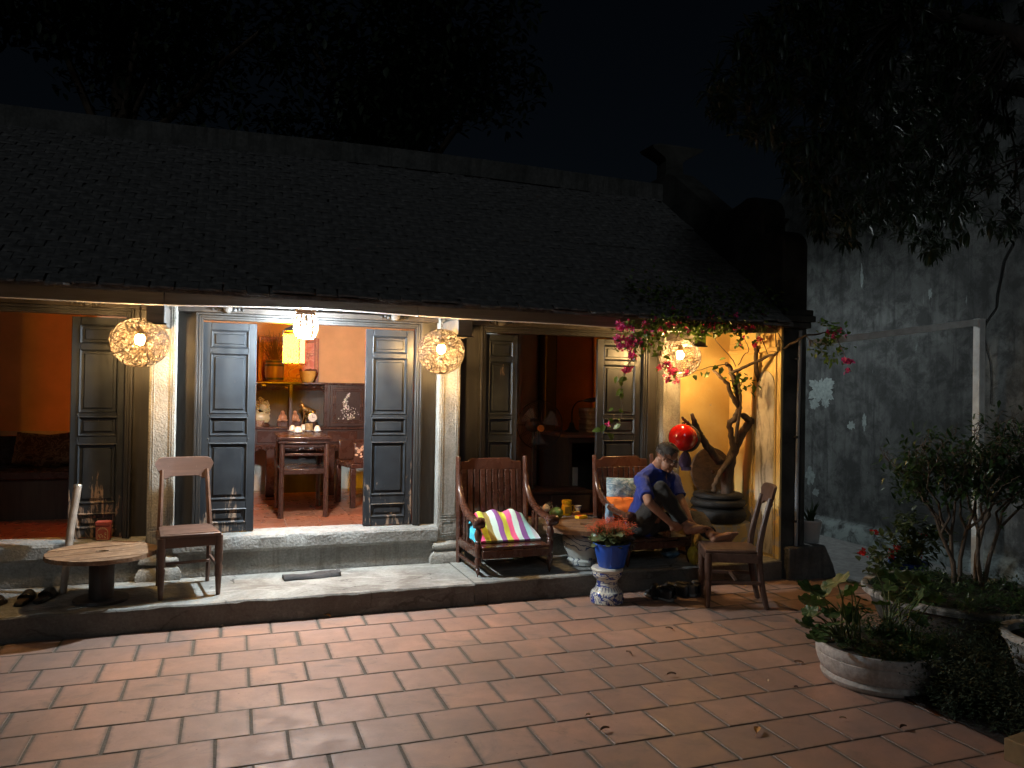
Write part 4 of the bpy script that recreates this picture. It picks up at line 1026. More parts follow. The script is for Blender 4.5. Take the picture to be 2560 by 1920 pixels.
for sx in (-1, 1):
    for sy in (y0+.025, y1-.025):
        MB().tube([(sx*(hw-.022), sy, 0), (sx*(hw-.024), sy, .05), (sx*(hw-.026), sy, .69)], [.032,.024,.024], 4).build('leg', M['rose_v'], tt, bevel=.005)
    MB().box((sx*(hw-.026)-.01, y0+.05, .42), (sx*(hw-.026)+.01, y1-.05, .45)).build('side_rail', M['rose'], tt, bevel=.003)
for yy in (y0+.016, y1-.03):
    MB().box((-hw+.05, yy, .655), (hw-.05, yy+.014, .689)).build('apron', M['rose'], tt, bevel=.003)
    MB().box((-hw+.05, yy, .575), (hw-.05, yy+.014, .597)).build('rail', M['rose'], tt, bevel=.004)
    f = MB(); scrolls(f, -hw+.06, hw-.06, yy+.006, .635, .036, 9, 3); f.build('fretwork', M['rose'], tt, smooth=60)
MB().box((-hw+.03, y0+.02, .425), (hw-.03, y1-.02, .438)).build('shelf', M['rose'], tt, bevel=.003)
MB().box((-hw+.045, y0+.006, .405), (hw-.045, y0+.02, .452)).build('shelf_rail', M['rose'], tt, bevel=.003)
ZTT = ZF+.752
porc = simple('white_porcelain', (.72,.73,.72), .15, .04, 6); 
def upturned_cup(px, py, label, sc=1.0, saucer=True):
    p = onZ(px, py, ZTT); t = thing('tea_cup', label, 'cup', (p.x, p.y, ZTT), 0, 'white tea cups on the tall table')
    z = 0
    if saucer:
        MB().lathe([(.022,0),(.024,.004),(.052,.014),(.053,.016),(.022,.008)], n=20).build('saucer', porc, t, smooth=50); z = .010
    MB().lathe([(.036*sc,z),(.034*sc,z+.02),(.026*sc,z+.042),(.018*sc,z+.050),(.018*sc,z+.058),(.014*sc,z+.058)], n=18).build('bowl', porc, t, smooth=50)
upturned_cup(731, 1079, 'white tea cup turned upside down at the back of the tall table')
upturned_cup(745, 1083, 'large white tea cup turned upside down at the front of the tall table', 1.25)
upturned_cup(758, 1077, 'white tea cup half hidden behind the small wooden jar')
upturned_cup(793, 1080, 'white tea cup upside down on its saucer by the table edge')
p = onZ(772, 1079, ZTT); wj = thing('wooden_tea_jar', 'small wooden tea jar on a white saucer among the cups', 'jar', (p.x, p.y, ZTT))
MB().lathe([(.022,0),(.024,.004),(.052,.014),(.053,.016),(.022,.008)], n=20).build('saucer', porc, wj, smooth=50)
MB().lathe([(.038,.011),(.040,.016),(.040,.082),(.038,.085),(.01,.086)], n=20).build('jar', simple('pale_wood_jar', (.25,.20,.11), .5, .25, 14), wj, smooth=40)

# long altar cabinet against the back wall
yc = 8.88
cab = thing('altar_cabinet', 'long dark carved rosewood cabinet with a pearl-inlaid door against the wall', 'cabinet', (.6, 9.1, ZF))
P = lambda mb, n, m_, **k: mb.build(n, m_, cab, True, **k)
DK0 = simple('dark_lacquer_case', (.032,.015,.011), .35, .12, 40)
P(MB().box((-.73, yc-.03, 1.668), (1.75, 9.43, 1.69)), 'top', M['rose'], bevel=.004)
P(MB().box((-.73, yc-.02, 1.165), (1.75, 9.43, 1.19)), 'counter', M['rose'], bevel=.004)
P(MB().box((-.73, 9.38, 1.19), (1.75, 9.42, 1.668)), 'back_panel', M['dark_wood'])
P(MB().box((-.73, yc, 1.0), (1.75, 9.42, 1.164)), 'drawer_case', DK0, bevel=.003)
for x in (-.71, .225, .605, .985, 1.73): P(MB().box((x-.018, yc, 1.19), (x+.018, yc+.035, 1.667)), 'post', M['rose_v'], bevel=.003)
DK = simple('dark_lacquer', (.030,.014,.010), .35, .12, 40)
P(MB().box((1.003, yc+.002, 1.19), (1.73, yc+.03, 1.667)), 'side_case', DK)
for x0, x1 in ((.245, .59), (.62, .97), (-.7, .21)):
    f = MB(); scrolls(f, x0, x1, yc+.01, 1.632, .05, 8, 5); P(f, 'fretwork', M['rose'], smooth=60)
    f = MB().tube(smoothpath([(x0, yc+.012, 1.585), (x0+.06, yc+.012, 1.61), ((x0+x1)/2, yc+.012, 1.60), (x1-.06, yc+.012, 1.61), (x1, yc+.012, 1.585)], 5), .007, 5); P(f, 'arched_rail', M['rose'], smooth=60)
# inlaid door
d_ = P(MB().box((1.03, yc-.016, 1.20), (1.43, yc+.0015, 1.655)), 'cabinet_door', DK, bevel=.003)
fr = MB(); a, b, c, e = 1.06, 1.40, 1.235, 1.625
for q in (0, .022):
    fr.box((a+q, yc-.026, c+q), (a+q+.010, yc-.0165, e-q)).box((b-q-.010, yc-.026, c+q), (b-q, yc-.0165, e-q)).box((a+q+.010, yc-.026, c+q), (b-q-.010, yc-.0165, c+q+.010)).box((a+q+.010, yc-.026, e-q-.010), (b-q-.010, yc-.0165, e-q))
fr.build('door_moulding', M['rose'], d_, True, bevel=.002)
pr = MB(); rd = random.Random(12)
for k in range(230):
    t_ = rd.random(); z = 1.275+.30*t_; w = (.085*(1-t_)**.8+.010)*(1 if t_ < .45 else .55)
    x = 1.225+rd.gauss(0, w*.55)+.03*math.sin(t_*7); s_ = rd.uniform(.003,.0075); an = rd.uniform(0, 6.28)
    pr.add([(x+math.cos(an+i*1.257)*s_*(1 if i % 2 else .55), yc-.0172, z+math.sin(an+i*1.257)*s_) for i in range(5)], [(0,1,2,3,4)])
prl = NT('mother_of_pearl'); prl.set(prl.ramp(prl.noise(prl.coord(), 60, 2), [(.3, (.55,.75,.55)), (.5, (.85,.85,.80)), (.7, (.75,.62,.80))]), .12)
pr.build('pearl_inlay', prl.m, d_, True, kind='stuff')
# drawers below with scalloped carved apron and legs
for x0 in (.25, .62, 1.0):
    P(MB().box((x0+.01, yc-.012, 1.02), (x0+.34, yc-.001, 1.145)), 'drawer', M['rose'], bevel=.004)
f = MB(); scrolls(f, -.4, 1.7, yc-.002, .955, .07, 26, 9); P(f, 'carved_apron', M['rose'], smooth=60)
ap_ = MB().prism([(-.73,1.0),(1.75,1.0)]+[(1.75-2.48*i/60, .955-.035*abs(math.sin(i*.9))) for i in range(61)], (0, yc+.004, 0), (1,0,0), (0,0,1), (0,.02,0)); P(ap_, 'apron', M['rose'])
for x in (-.68, .40, 1.05, 1.68):
    P(MB().box((x-.045, yc+.005, ZF), (x+.045, yc+.08, 1.0)), 'leg', M['rose_v'], bevel=.006)
P(MB().box((.45, 9.2, ZF), (1.0, 9.4, .99)), 'low_chest', M['dark_wood'])
ZC = 1.69; ZS = 1.19
# barrel with dried reeds
x = onY(686, 930, 9.1).x
ba = thing('wooden_barrel', 'small wooden barrel with iron hoops holding dried reeds on the cabinet', 'barrel', (x, 9.08, ZC))
MB().lathe([(.088,0),(.098,.05),(.105,.12),(.100,.19),(.090,.245),(.082,.246),(.082,.235)], n=22).build('staves', wood('barrel_oak', (.16,.075,.035), (.34,.18,.085), .4, 2), ba, smooth=40)
for z, r_ in ((.035,.0965),(.185,.1015),(.225,.0955)): MB().lathe([(r_+.001,z-.012),(r_+.004,z-.011),(r_+.003,z+.011),(r_-.001,z+.012)], n=22, cap=False).build('hoop', simple('iron_hoop', (.03,.03,.03), .5, .2, 8), ba, smooth=40)
rdz = thing('dried_reeds', 'bundle of dried reeds standing in the barrel', 'dried plant', (x, 9.08, ZC+.10)); rr = MB(); rd = random.Random(3)
for k in range(70):
    a = rd.uniform(0, 6.28); q = rd.uniform(.02,.24); h = rd.uniform(.25,.50); b = .06*rd.random()
    rr.tube(smoothpath([(b*math.cos(a), b*math.sin(a), 0), (q*.4*math.cos(a), q*.3*math.sin(a), h*.6), (q*math.cos(a), q*.6*math.sin(a), h)], 3), [.0022]*6+[.0008], 4)
    for i in range(6):
        f = .55+.45*i/6; c = Vector((q*f*math.cos(a), q*.6*f*math.sin(a), h*f)); v = Vector((rd.gauss(0,.022), rd.gauss(0,.014), rd.uniform(0,.03)))
        rr.add([c, c+v*.5+Vector((.002,0,.002)), c+v, c+v*.5-Vector((.002,0,.002))], [(0,1,2,3)])
rr.build('stalks', simple('dry_reed', (.16,.085,.035), .9, .3, 12), rdz)
# bowl of fruit
x = onY(769, 940, 9.1).x
bo = thing('yellow_bowl', 'yellow glazed bowl heaped with dark dried fruit on the cabinet', 'bowl', (x, 9.06, ZC))
MB().lathe([(.052,0),(.058,.006),(.078,.05),(.090,.095),(.094,.128),(.090,.128),(.082,.09)], n=24).build('bowl', simple('yellow_glaze', (.55,.36,.10), .25, .1, 6), bo, smooth=50)
fr_ = MB(); rd = random.Random(2)
for k in range(16): fr_.ball((rd.gauss(0,.035), rd.gauss(0,.035), .118+rd.uniform(0,.03)), (.022,.018,.016), 8, 6, (rd.random()*3, rd.random()*3, 0))
fr_.build('dried_fruit', simple('dried_fruit', (.12,.035,.02), .5, .4, 20), bo, smooth=60)
# carved frame with picture
fx0, fx1 = onY(646, 880, 9.36).x, onY(797, 880, 9.36).x
pc = thing('carved_picture', 'red painting in a wide carved gilt-red frame standing on the cabinet', 'picture', ((fx0+fx1)/2, 9.36, ZC+.002))
w, h = (fx1-fx0)/2, .52
cfm = simple('red_carved_frame', (.36,.10,.045), .4, .3, 30, .3, 60)
def flower_art():
    t = NT('red_flower_painting'); v = t.coord(); n = t.noise(v, 9, 5, .6, 1.2)
    t.set(t.ramp(n, [(.38, (.62,.16,.11)), (.5, (.75,.34,.24)), (.56, (.42,.07,.06)), (.66, (.70,.42,.28))]), .5); return t.m
MB().box((-w+.05, .0, .05), (w-.05, .012, h-.05)).build('painting', flower_art(), pc)
for a, b in (((-w,-.014,0),(-w+.055,.02,h)), ((w-.055,-.014,0),(w,.02,h)), ((-w+.0555,-.0135,0),(w-.0555,.02,.055)), ((-w+.0555,-.0135,h-.055),(w-.0555,.02,h))):
    MB().box(a, b).build('frame_rail', cfm, pc, bevel=.004)
f = MB()
for k in range(30):
    f.ball((-w+.028, -.016, .02+k*h/31), (.009,.006,.007), 6, 5).ball((w-.028, -.016, .02+k*h/31), (.009,.006,.007), 6, 5)
for k in range(36): f.obox((-w+.03+k*(2*w-.06)/35, -.0155, .028+.006*(-1)**k), (.017,.006,.006), (0, R(40)*(-1)**k, 0))
f.build('carved_beading', simple('gilt_beading', (.55,.26,.12), .4, .2, 30), pc, smooth=60)
# jade carving
x = onY(662, 1030, 9.0).x; rd = random.Random(8)
jd = thing('jade_carving', 'pale green openwork stone carving of curling forms on the cabinet shelf', 'carving', (x-.04, 9.02, ZS))
jm = simple('pale_jade', (.38,.37,.24), .3, .25, 14); m_ = MB()
for k in range(26):
    a = rd.uniform(0, 6.28); c = Vector((.085*math.cos(a)*rd.uniform(.3,1.1), rd.gauss(0,.012), .18+.13*math.sin(a)*rd.uniform(.3,1.1)))
    r_ = rd.uniform(.018,.04); ph = rd.uniform(0,6.28)
    m_.tube([c+Vector((r_*math.cos(ph+i*.6)*(1-i/16), .008*math.sin(i), r_*math.sin(ph+i*.6)*(1-i/16))) for i in range(11)], [.014-.001*i for i in range(11)], 6)
m_.ball((0,0,.09), (.10,.03,.07), 14, 10).ball((.03,0,.22), (.05,.025,.05), 12, 8)
m_.build('carving', jm, jd, smooth=60)
MB().lathe([(.09,0),(.10,.01),(.085,.035),(.07,.045)], n=16, sy=.45).build('stand', M['rose'], jd, smooth=40)
# bronze bull on the shelf
x = onY(772, 1035, 8.98).x
bl = thing('bronze_bull', 'bronze bull statuette with raised head on the cabinet shelf', 'statuette', (x, 8.98, ZS))
bz = simple('bronze', (.32,.21,.08), .3, .3, 12, metallic=.85); m_ = MB()
m_.cap((-.05,0,.20), (.045,0,.165), .040, .034).cap((-.05,0,.205), (-.075,0,.245), .034, .022).cap((-.078,0,.25), (-.105,0,.235), .022, .012)
for (a, b) in (((-.055,-.02,.19),(-.075,-.022,.04)), ((-.05,.02,.19),(-.03,.022,.04)), ((.045,-.02,.16),(.035,-.022,.04)), ((.05,.02,.16),(.07,.022,.04))):
    mid = (Vector(a)+Vector(b))/2+Vector((.012,0,0)); m_.cap(a, mid, .017, .010).cap(mid, b, .010, .008)
for s_ in (-1,1): m_.tube(smoothpath([(-.075,s_*.012,.262),(-.08,s_*.035,.275),(-.09,s_*.030,.30)],4), [.007-.0006*i for i in range(9)], 6)
m_.tube(smoothpath([(.07,0,.18),(.095,0,.19),(.12,0,.185)],4), [.006,.005,.005,.004,.004,.005,.007,.008,.006], 6)
bo_ = m_.build('body', bz, bl, smooth=60); md = bo_.modifiers.new('r','REMESH'); md.mode='VOXEL'; md.voxel_size=.006; sm = bo_.modifiers.new('s','SMOOTH'); sm.iterations = 3
MB().box((-.10,-.04,0),(.09,.04,.035)).build('plinth', M['rose'], bl, bevel=.006)
x = onY(781, 1049, 8.93).x
ck_ = thing('mantel_clock', 'small round silver clock in front of the bronze bull', 'clock', (x, 8.93, ZS))
MB().lathe([(.052,0),(.056,.008),(.056,.022),(.048,.026)], (0,.013,.105), 24, (0,-1,0)).build('case', simple('steel', (.45,.45,.42), .25, .1, 5, metallic=.9), ck_, smooth=40)
MB().lathe([(.002,0),(.047,0),(.047,.001)], (0,-.0135,.105), 24, (0,-1,0)).build('dial', porc, ck_)
MB().obox((0,-.0155,.118), (.004,.001,.032)).obox((.010,-.0155,.108), (.024,.001,.004)).build('hand', M['cord'], ck_)
MB().box((-.035,-.006,0),(.035,.034,.052)).build('foot', M['rose'], ck_, bevel=.004)
for px_, lab_ in ((706, 'seated smiling figurine beside the jade carving'), (737, 'small round figurine half hidden beside the bull')):
    x = onY(px_, 1060, 8.98).x; fg = thing('seated_figurine', lab_, 'figurine', (x, 8.98, ZS), 0, 'figurines on the cabinet shelf')
    m_ = MB().ball((0,0,.10), (.048,.036,.045), 12, 8).ball((0,-.005,.155), (.024,.024,.026), 10, 8).ball((-.035,-.015,.07), (.026,.026,.018), 8, 6).ball((.035,-.015,.07), (.026,.026,.018), 8, 6)
    o = m_.build('body', simple('figurine_glaze', (.36,.20,.13), .3, .4, 20), fg, smooth=60); md = o.modifiers.new('r','REMESH'); md.mode='VOXEL'; md.voxel_size=.006
    MB().box((-.055,-.035,0),(.055,.035,.055)).build('base', M['rose'], fg, bevel=.005)
x = onY(648, 1063, 8.95).x
sp_ = thing('small_ceramic_pot', 'small pale patterned pot at the foot of the jade carving', 'pot', (x-.0, 8.93, ZS))
MB().lathe([(.032,0),(.048,.03),(.055,.065),(.058,.07),(.048,.07)], n=18).build('pot', porcelain('small_pot_glaze', (.40,.34,.30), (.20,.08,.06), 40, .55), sp_, smooth=50)
MB().lathe([(.0,.062),(.05,.062)], n=18, cap=False).build('sand', M['sole'], sp_)
# carved armchair just inside the right leaf
ac = thing('carved_throne_chair', 'dark carved chair with pale leaf inlay behind the right door leaf', 'chair', (1.33, 8.15, ZF), R(-80))
MB().box((-.27,-.25,.40),(.27,.25,.45)).build('seat', M['rose'], ac, bevel=.008)
for sx in (-1,1):
    for sy in (-1,1): MB().box((sx*.24-.025, sy*.22-.025, 0),(sx*.24+.025, sy*.22+.025, .40)).build('leg', M['rose_v'], ac, bevel=.006)
    MB().box((sx*.25-.02,-.22,.451),(sx*.25+.02,.22,.66)).build('arm_panel', M['rose_v'], ac, bevel=.01)
MB().prism([(-.27,.45),(.27,.45),(.27,.85),(.18,.93),(.06,.92),(0,.97),(-.06,.92),(-.18,.93),(-.27,.85)], (0,.20,0), (1,0,0), (0,0,1), (0,.05,0)).build('back_panel', M['rose_v'], ac, bevel=.008)
lf = MB(); rd = random.Random(6)
for k in range(22):
    cz = .50+.15*rd.random(); cy = rd.uniform(-.2,.05); an = rd.uniform(0,6.28)
    for s_ in (-1, 1):
        for q in (0,):
            lf.add([(s_*.272, cy+math.cos(an+i*1.05)*.02*(1 if i % 3 else .3), cz+math.sin(an+i*1.05)*.012) for i in range(6)], [(0,1,2,3,4,5)])
lf.build('leaf_inlay', simple('pale_inlay', (.55,.36,.24), .5, .2, 20), ac)

# ------------------------------------------------------------------ room on the right: desk, fan, books
dk = thing('writing_desk', 'dark desk carrying a lamp and stacked papers in the right-hand room', 'desk', (3.9, 7.85, ZF))
MB().box((3.32,7.45,1.145),(4.5,8.25,1.175)).build('top', wood('desk_top', (.16,.085,.05), (.30,.17,.10), .4, 0), dk, True, bevel=.004)
MB().box((3.36,7.50,ZF),(3.40,8.2,1.144)).build('side_panel', M['dark_wood'], dk, True)
MB().box((3.401,8.15,ZF),(4.48,8.18,1.144)).build('back_panel', M['dark_wood'], dk, True)
MB().box((3.9,7.50,ZF),(4.48,7.53,1.144)).box((4.44,7.531,ZF),(4.48,8.149,1.144)).build('drawer_pedestal', M['dark_wood'], dk, True)
MB().box((3.35,7.48,1.09),(4.48,7.4995,1.144)).build('apron', M['dark_wood'], dk, True)
ZD = 1.175
p = onZ(1413, 1056, ZD); dl = thing('desk_lamp', 'black gooseneck desk lamp, switched off, on the desk', 'lamp', (3.62, 8.0, ZD))
MB().lathe([(.085,0),(.085,.012),(.05,.03),(.03,.07),(.022,.11)], n=18).build('base', M['rubber'], dl, smooth=40)
MB().tube(smoothpath([(0,0,.10),(.0,-.01,.25),(.05,-.03,.34),(.14,-.05,.36)],6), .008, 7).build('gooseneck', M['rubber'], dl, smooth=60)
MB().ball((.23,-.07,.37), (.13,.045,.025), 16, 8, (0,R(-6),0)).build('head', simple('lamp_head', (.05,.05,.08), .3, .2, 6), dl, smooth=60)
ORD = 'first second third fourth fifth sixth seventh eighth ninth tenth eleventh twelfth thirteenth fourteenth fifteenth sixteenth seventeenth'.split()
rd = random.Random(14); paper = [simple('paper_%d' % i, c, .85, .15, 30) for i, c in enumerate(((.45,.38,.28),(.35,.27,.20),(.52,.46,.36),(.16,.10,.10)))]
for col_, (cx, cy, nlev) in enumerate(((3.90, 8.05, 12), (4.14, 8.0, 17))):
    z = ZD
    for k in range(nlev):
        h = rd.uniform(.014,.034); t = thing('book', ('topmost book' if k == nlev-1 else ORD[k]+' book from the bottom')+(' of the shorter stack beside the desk lamp' if col_ == 0 else ' of the taller stack on the desk'), 'book', (cx+rd.gauss(0,.008), cy+rd.gauss(0,.006), z), rd.gauss(0,.08), 'books in the shorter stack' if col_ == 0 else 'books in the taller stack')
        MB().box((-.105,-.145,.002),(.10,.145,h-.002)).build('pages', paper[k % 3], t)
        MB().box((-.108,-.148,0),(.108,.148,.002)).box((-.108,-.148,h-.002),(.108,.148,h-.0004)).box((.1005,-.1475,.0021),(.1075,.1475,h-.0021)).build('cover', paper[(k*7) % 4], t); z += h
fan = thing('standing_fan', 'black standing fan with a wire cage in the right-hand room', 'fan', (2.86, 7.25, ZF))
hubz = 1.29-ZF
MB().lathe([(.19,0),(.19,.02),(.05,.045),(.03,.09)], n=24).build('base', M['rubber'], fan, smooth=40)
MB().tube([(0,0,.06),(0,0,hubz-.03)], .015, 10).build('pole', M['rubber'], fan, smooth=60)
MB().ball((0,.03,hubz), (.075,.10,.075), 16, 10).build('motor', M['rubber'], fan, smooth=60)
hd = MB().lathe([(.0,0),(.035,.002),(.035,.014),(.0,.016)], (.045,-.075,hubz-.03), 14, (0,-1,0)).build('badge', simple('orange_badge', (.60,.22,.04), .5), fan, smooth=40)
cg = MB(); RR = .245; cx_ = .06
for k in range(1, 15):
    r_ = RR*k/14; cg.tube([(cx_+r_*math.cos(a), -.02-.05*math.cos(r_/RR*1.57), hubz+r_*math.sin(a)) for a in [2*math.pi*i/36 for i in range(37)]], .0012 if k < 14 else .006, 4, cap=False)
for k in range(12):
    a = 2*math.pi*k/12; cg.tube([(cx_+r_*math.cos(a), -.02-.05*math.cos(r_/RR*1.57), hubz+r_*math.sin(a)) for r_ in [RR*i/8 for i in range(9)]], .0018, 4)
    cg.tube([(cx_+r_*math.cos(a), .03+.06*math.cos(r_/RR*1.57), hubz+r_*math.sin(a)) for r_ in [RR*i/8 for i in range(9)]], .0018, 4)
cg.build('wire_cage', M['rubber'], fan)
FB = NT('clear_fan_blade'); FB.set((.8,.8,.8), .2, Alpha=.22); FB = FB.m
for k in range(3):
    a = k*2.094+.4; b_ = MB()
    b_.grid(lambda u, v: (lambda r_, q: (cx_+r_*math.cos(q), -.01+.03*(v-.5), hubz+r_*math.sin(q)))(lerp(.04,.20,u), a+(v-.5)*.9*(.5+.6*u)), 8, 6); b_.build('blade', FB, fan, smooth=60)
lt = thing('low_cabinet', 'low dark cabinet in shadow behind the armchair', 'cabinet', (2.95, 7.3, ZF))
MB().box((2.45,7.0,.62),(3.42,7.42,.645)).build('top', M['dark_wood'], lt, True, bevel=.004)
MB().box((2.48,7.02,ZF),(3.40,7.40,.6195)).build('carcass', M['dark_wood'], lt, True)
for x in (2.5, 2.96): MB().box((x, 7.005, ZF+.03), (x+.42, 7.0195, .605)).build('drawer', M['dark_wood'], lt, True, bevel=.004)
cs = MB().box((3.70,9.0,ZF),(3.86,9.446,2.86)); tag(cs.build('interior_column', M['dark_wood'], bevel=.02), kind='structure')
pn = thing('wall_switch_panel', 'pale notice panel standing behind the right door leaf', 'panel', (3.62, 7.2, ZF))
MB().box((3.40,7.47,.62),(3.46,7.479,.83)).build('sheet', simple('grey_paper', (.25,.26,.24), .8, .1, 8), pn, True)
MB().box((3.395,7.4795,.615),(3.465,7.4797,.835)).build('backing', M['dark_wood'], pn, True)

# ------------------------------------------------------------------ room on the left: settee with patterned cushion
st = thing('carved_settee', 'dark wooden settee with patterned cushions in the left room', 'settee', (-1.9, 8.2, ZF))
MB().box((-3.2,7.8,.78),(-1.0,8.6,.85)).build('seat', M['rose'], st, True, bevel=.01)
MB().box((-3.2,8.55,.851),(-1.0,8.62,1.12)).build('back', M['rose'], st, True, bevel=.01)
for x in (-3.15,-1.08): MB().box((x,7.82,ZF),(x+.07,7.9,.779)).build('leg', M['rose_v'], st, True)
MB().box((-3.1,7.84,ZF),(-1.09,7.86,.779)).build('front_panel', M['dark_wood'], st, True)
def damask():
    t = NT('brown_damask'); n = t.noise(t.coord(), 14, 4, .6, 1.5)
    t.set(t.ramp(n, [(.45, (.16,.09,.045)), (.52, (.45,.33,.18)), (.62, (.10,.05,.03))]), .85); return t.m
dm = damask()
for k, (px_, lb) in enumerate(((95, 'brown and cream damask cushion on the settee'), (140, 'dark damask cushion leaning beside the door leaf'))):
    q = onY(px_, 1163, 8.4); pillow('settee_cushion', (.20, .15), dm, (q.x, 8.42, 1.0), (R(-14), R(6-14*k), R(3)), lb, .06, k+20)

# ------------------------------------------------------------------ the seated man
TMP = []
def fuse(mb, name, mat, parent, vox=.006, it=6, world=True, fac=.5):
    o = mb.build(name, mat, parent, world)
    r_ = o.modifiers.new('r', 'REMESH'); r_.mode = 'VOXEL'; r_.voxel_size = vox; r_.use_smooth_shade = True
    s_ = o.modifiers.new('s', 'SMOOTH'); s_.iterations = it; s_.factor = fac
    if not TMP: TMP.append(bpy.data.scenes.new('fuse'))
    sc_ = TMP[0]; par = o.parent; o.parent = None; sc_.collection.objects.link(o)      # evaluated alone, so it stays quick
    vl = sc_.view_layers[0]; vl.update()
    me = bpy.data.meshes.new_from_object(o.evaluated_get(vl.depsgraph)); me.name = name
    sc_.collection.objects.unlink(o); o.parent = par
    o.modifiers.clear(); o.data = me
    me.polygons.foreach_set('use_smooth', [True]*len(me.polygons))
    if not me.materials: me.materials.append(mat)
    return o
V = Vector
man = thing('person', 'barefoot man in blue T-shirt and dark trousers bending to hold his foot', 'person', (3.35, 5.85, .39))
def skin_mat():
    t = NT('skin'); v = t.coord(); n = t.noise(v, 18, 6, .6)
    c = t.ramp(n, [(.3, (.30,.135,.075)), (.7, (.42,.215,.13))])
    t.set(c, .5, **{'Subsurface Weight': .12, 'Subsurface Radius': (.02,.008,.004)}); t.bump(t.noise(v, 120, 5), .12, .003); return t.m
SK = skin_mat()
def cloth(name, col, var=.25):
    t = NT(name); v = t.coord(); n = t.noise(v, 14, 5, .6, .5)
    t.set(t.ramp(n, [(.3, tuple(c*(1-var) for c in col)), (.7, tuple(c*(1+var) for c in col))]), .9)
    t.b.inputs['Sheen Weight'].default_value = .15
    h = t.mix(.6, t.noise(t.coord((1,1,.6)), 16, 4, .55, 1.2), t.noise(v, 260, 2)); t.bump(h, .45, .012); return t.m
# joints
pel = V((3.395, 5.92, .505)); hipR = V((3.325, 5.86, .500)); hipL = V((3.475, 5.97, .500))
chest = V((3.40, 5.80, .835)); nb_ = V((3.40, 5.715, 1.005))
shR = onY(1604, 1199, 5.68); shL = onY(1682, 1198, 5.80)
elR = onY(1622, 1256, 5.44); wrR = onY(1676, 1307, 5.415)
elL = onY(1704, 1254, 5.66); wrL = onY(1724, 1300, 5.53)
knR = onY(1652, 1224, 5.53); anR = onY(1711, 1311, 5.44)
knL = onY(1746, 1298, 5.62); anL = onY(1778, 1338, 5.31)
hd = onY(1667, 1143, 5.615)
# head frame: looks right, a little towards the yard, and well down
fwd = V((.70, -.56, -.44)).normalized(); sidev = fwd.cross(V((0,0,1))).normalized(); upv = sidev.cross(fwd).normalized()
HM = Matrix((fwd, -sidev, upv)).transposed()        # local x = face, y = left ear, z = crown
def hp(x, y, z): return hd + HM@V((x, y, z))
b = MB()
b.ball(hp(-.012,0,.035), (.092,.074,.080), 18, 12, HM)          # cranium
b.ball(hp(.028,0,-.035), (.062,.060,.078), 16, 12, HM)           # face
b.ball(hp(.060,0,-.088), (.026,.034,.022), 12, 8, HM)            # chin
b.ball(hp(.030,.040,-.060), (.040,.020,.030), 10, 8, HM).ball(hp(.030,-.040,-.060), (.040,.020,.030), 10, 8, HM)
b.cap(hp(.084,0,.010), hp(.104,0,-.030), .009, .0135, 10)        # nose
b.ball(hp(.096,.010,-.036), .009, 8, 6).ball(hp(.096,-.010,-.036), .009, 8, 6)
b.cap(hp(.076,.032,.022), hp(.082,-.0,.020), .010, .010, 8).cap(hp(.076,-.032,.022), hp(.082,0,.020), .010, .010, 8)   # brow
b.ball(hp(.074,.036,-.028), (.018,.018,.013), 8, 6, HM).ball(hp(.074,-.036,-.028), (.018,.018,.013), 8, 6, HM)      # cheeks
b.cap(hp(.084,.018,-.064), hp(.084,-.018,-.064), .0075, .0075, 8).cap(hp(.081,.015,-.075), hp(.081,-.015,-.075), .008, .008, 8)  # lips
for s_ in (1, -1): b.ball(hp(-.010, s_*.076, -.008), (.016,.007,.030), 10, 8, HM).ball(hp(-.004, s_*.079, -.026), (.009,.005,.010), 8, 6, HM)
b.cap(hp(-.030,0,-.055), nb_+V((0,.01,-.01)), .050, .054, 14)     # neck
b.cap(chest, pel, .12, .125, 14); b.cap(nb_, chest, .07, .12, 14)
b.cap(shR, nb_+V((0,0,-.03)), .04, .04).cap(shL, nb_+V((0,0,-.03)), .04, .04)
for a, e, w in ((shR, elR, wrR), (shL, elL, wrL)):
    b.cap(a, e, .046, .037, 12); m_ = e.lerp(w, .3); b.cap(e, m_, .036, .037, 12); b.cap(m_, w, .037, .025, 12)
for h, k, a in ((hipR, knR, anR), (hipL, knL, anL)):
    b.cap(h, k, .075, .052, 12); b.cap(k, k.lerp(a,.35), .05, .052, 12); b.cap(k.lerp(a,.35), a, .052, .034, 12)
# feet: heel, ball, five toes
def foot(an, heel, toe, plantar, big):
    d = (toe-heel); L = d.length; d = d.normalized(); n = plantar.normalized(); s_ = d.cross(n).normalized()*big
    b.cap(an, heel+d*.025-n*.012, .033, .031, 10)
    b.ball(heel+d*.028, .031, 12, 8)
    b.cap(heel+d*.028, heel+d*L*.66+s_*.014, .032, .030, 12); b.cap(heel+d*.03-s_*.004, heel+d*L*.62-s_*.024, .029, .025, 12)
    b.cap(an+d*.02, heel+d*L*.60-n*.012, .030, .020, 12)
    for i in range(5):
        f = i/4; base = heel+d*L*(.70-.10*f)+s_*lerp(.026,-.034,f); tip = heel+d*L*(.985-.17*f)+s_*lerp(.028,-.040,f)+n*.004
        rad = .0150 if i == 0 else .0105-.0006*i
        m_ = base.lerp(tip,.55)-n*.004; b.cap(base, m_, rad*1.05, rad, 8).cap(m_, tip, rad, rad*.95, 8)
heR = anR+V((-.012,-.005,-.052)); toR = onY(1756, 1322, 5.36)
foot(anR, heR, heR+(toR-heR).normalized()*.235, V((-.1,-.55,-.8)), 1)
heL = anL+V((-.012,-.02,-.028)); heL.z = .462; toL = onY(1850, 1341, 5.30); toL.z = max(toL.z, .475)
foot(anL, heL, heL+(toL-heL).normalized()*.245, V((.05,-.93,-.3)), -1)
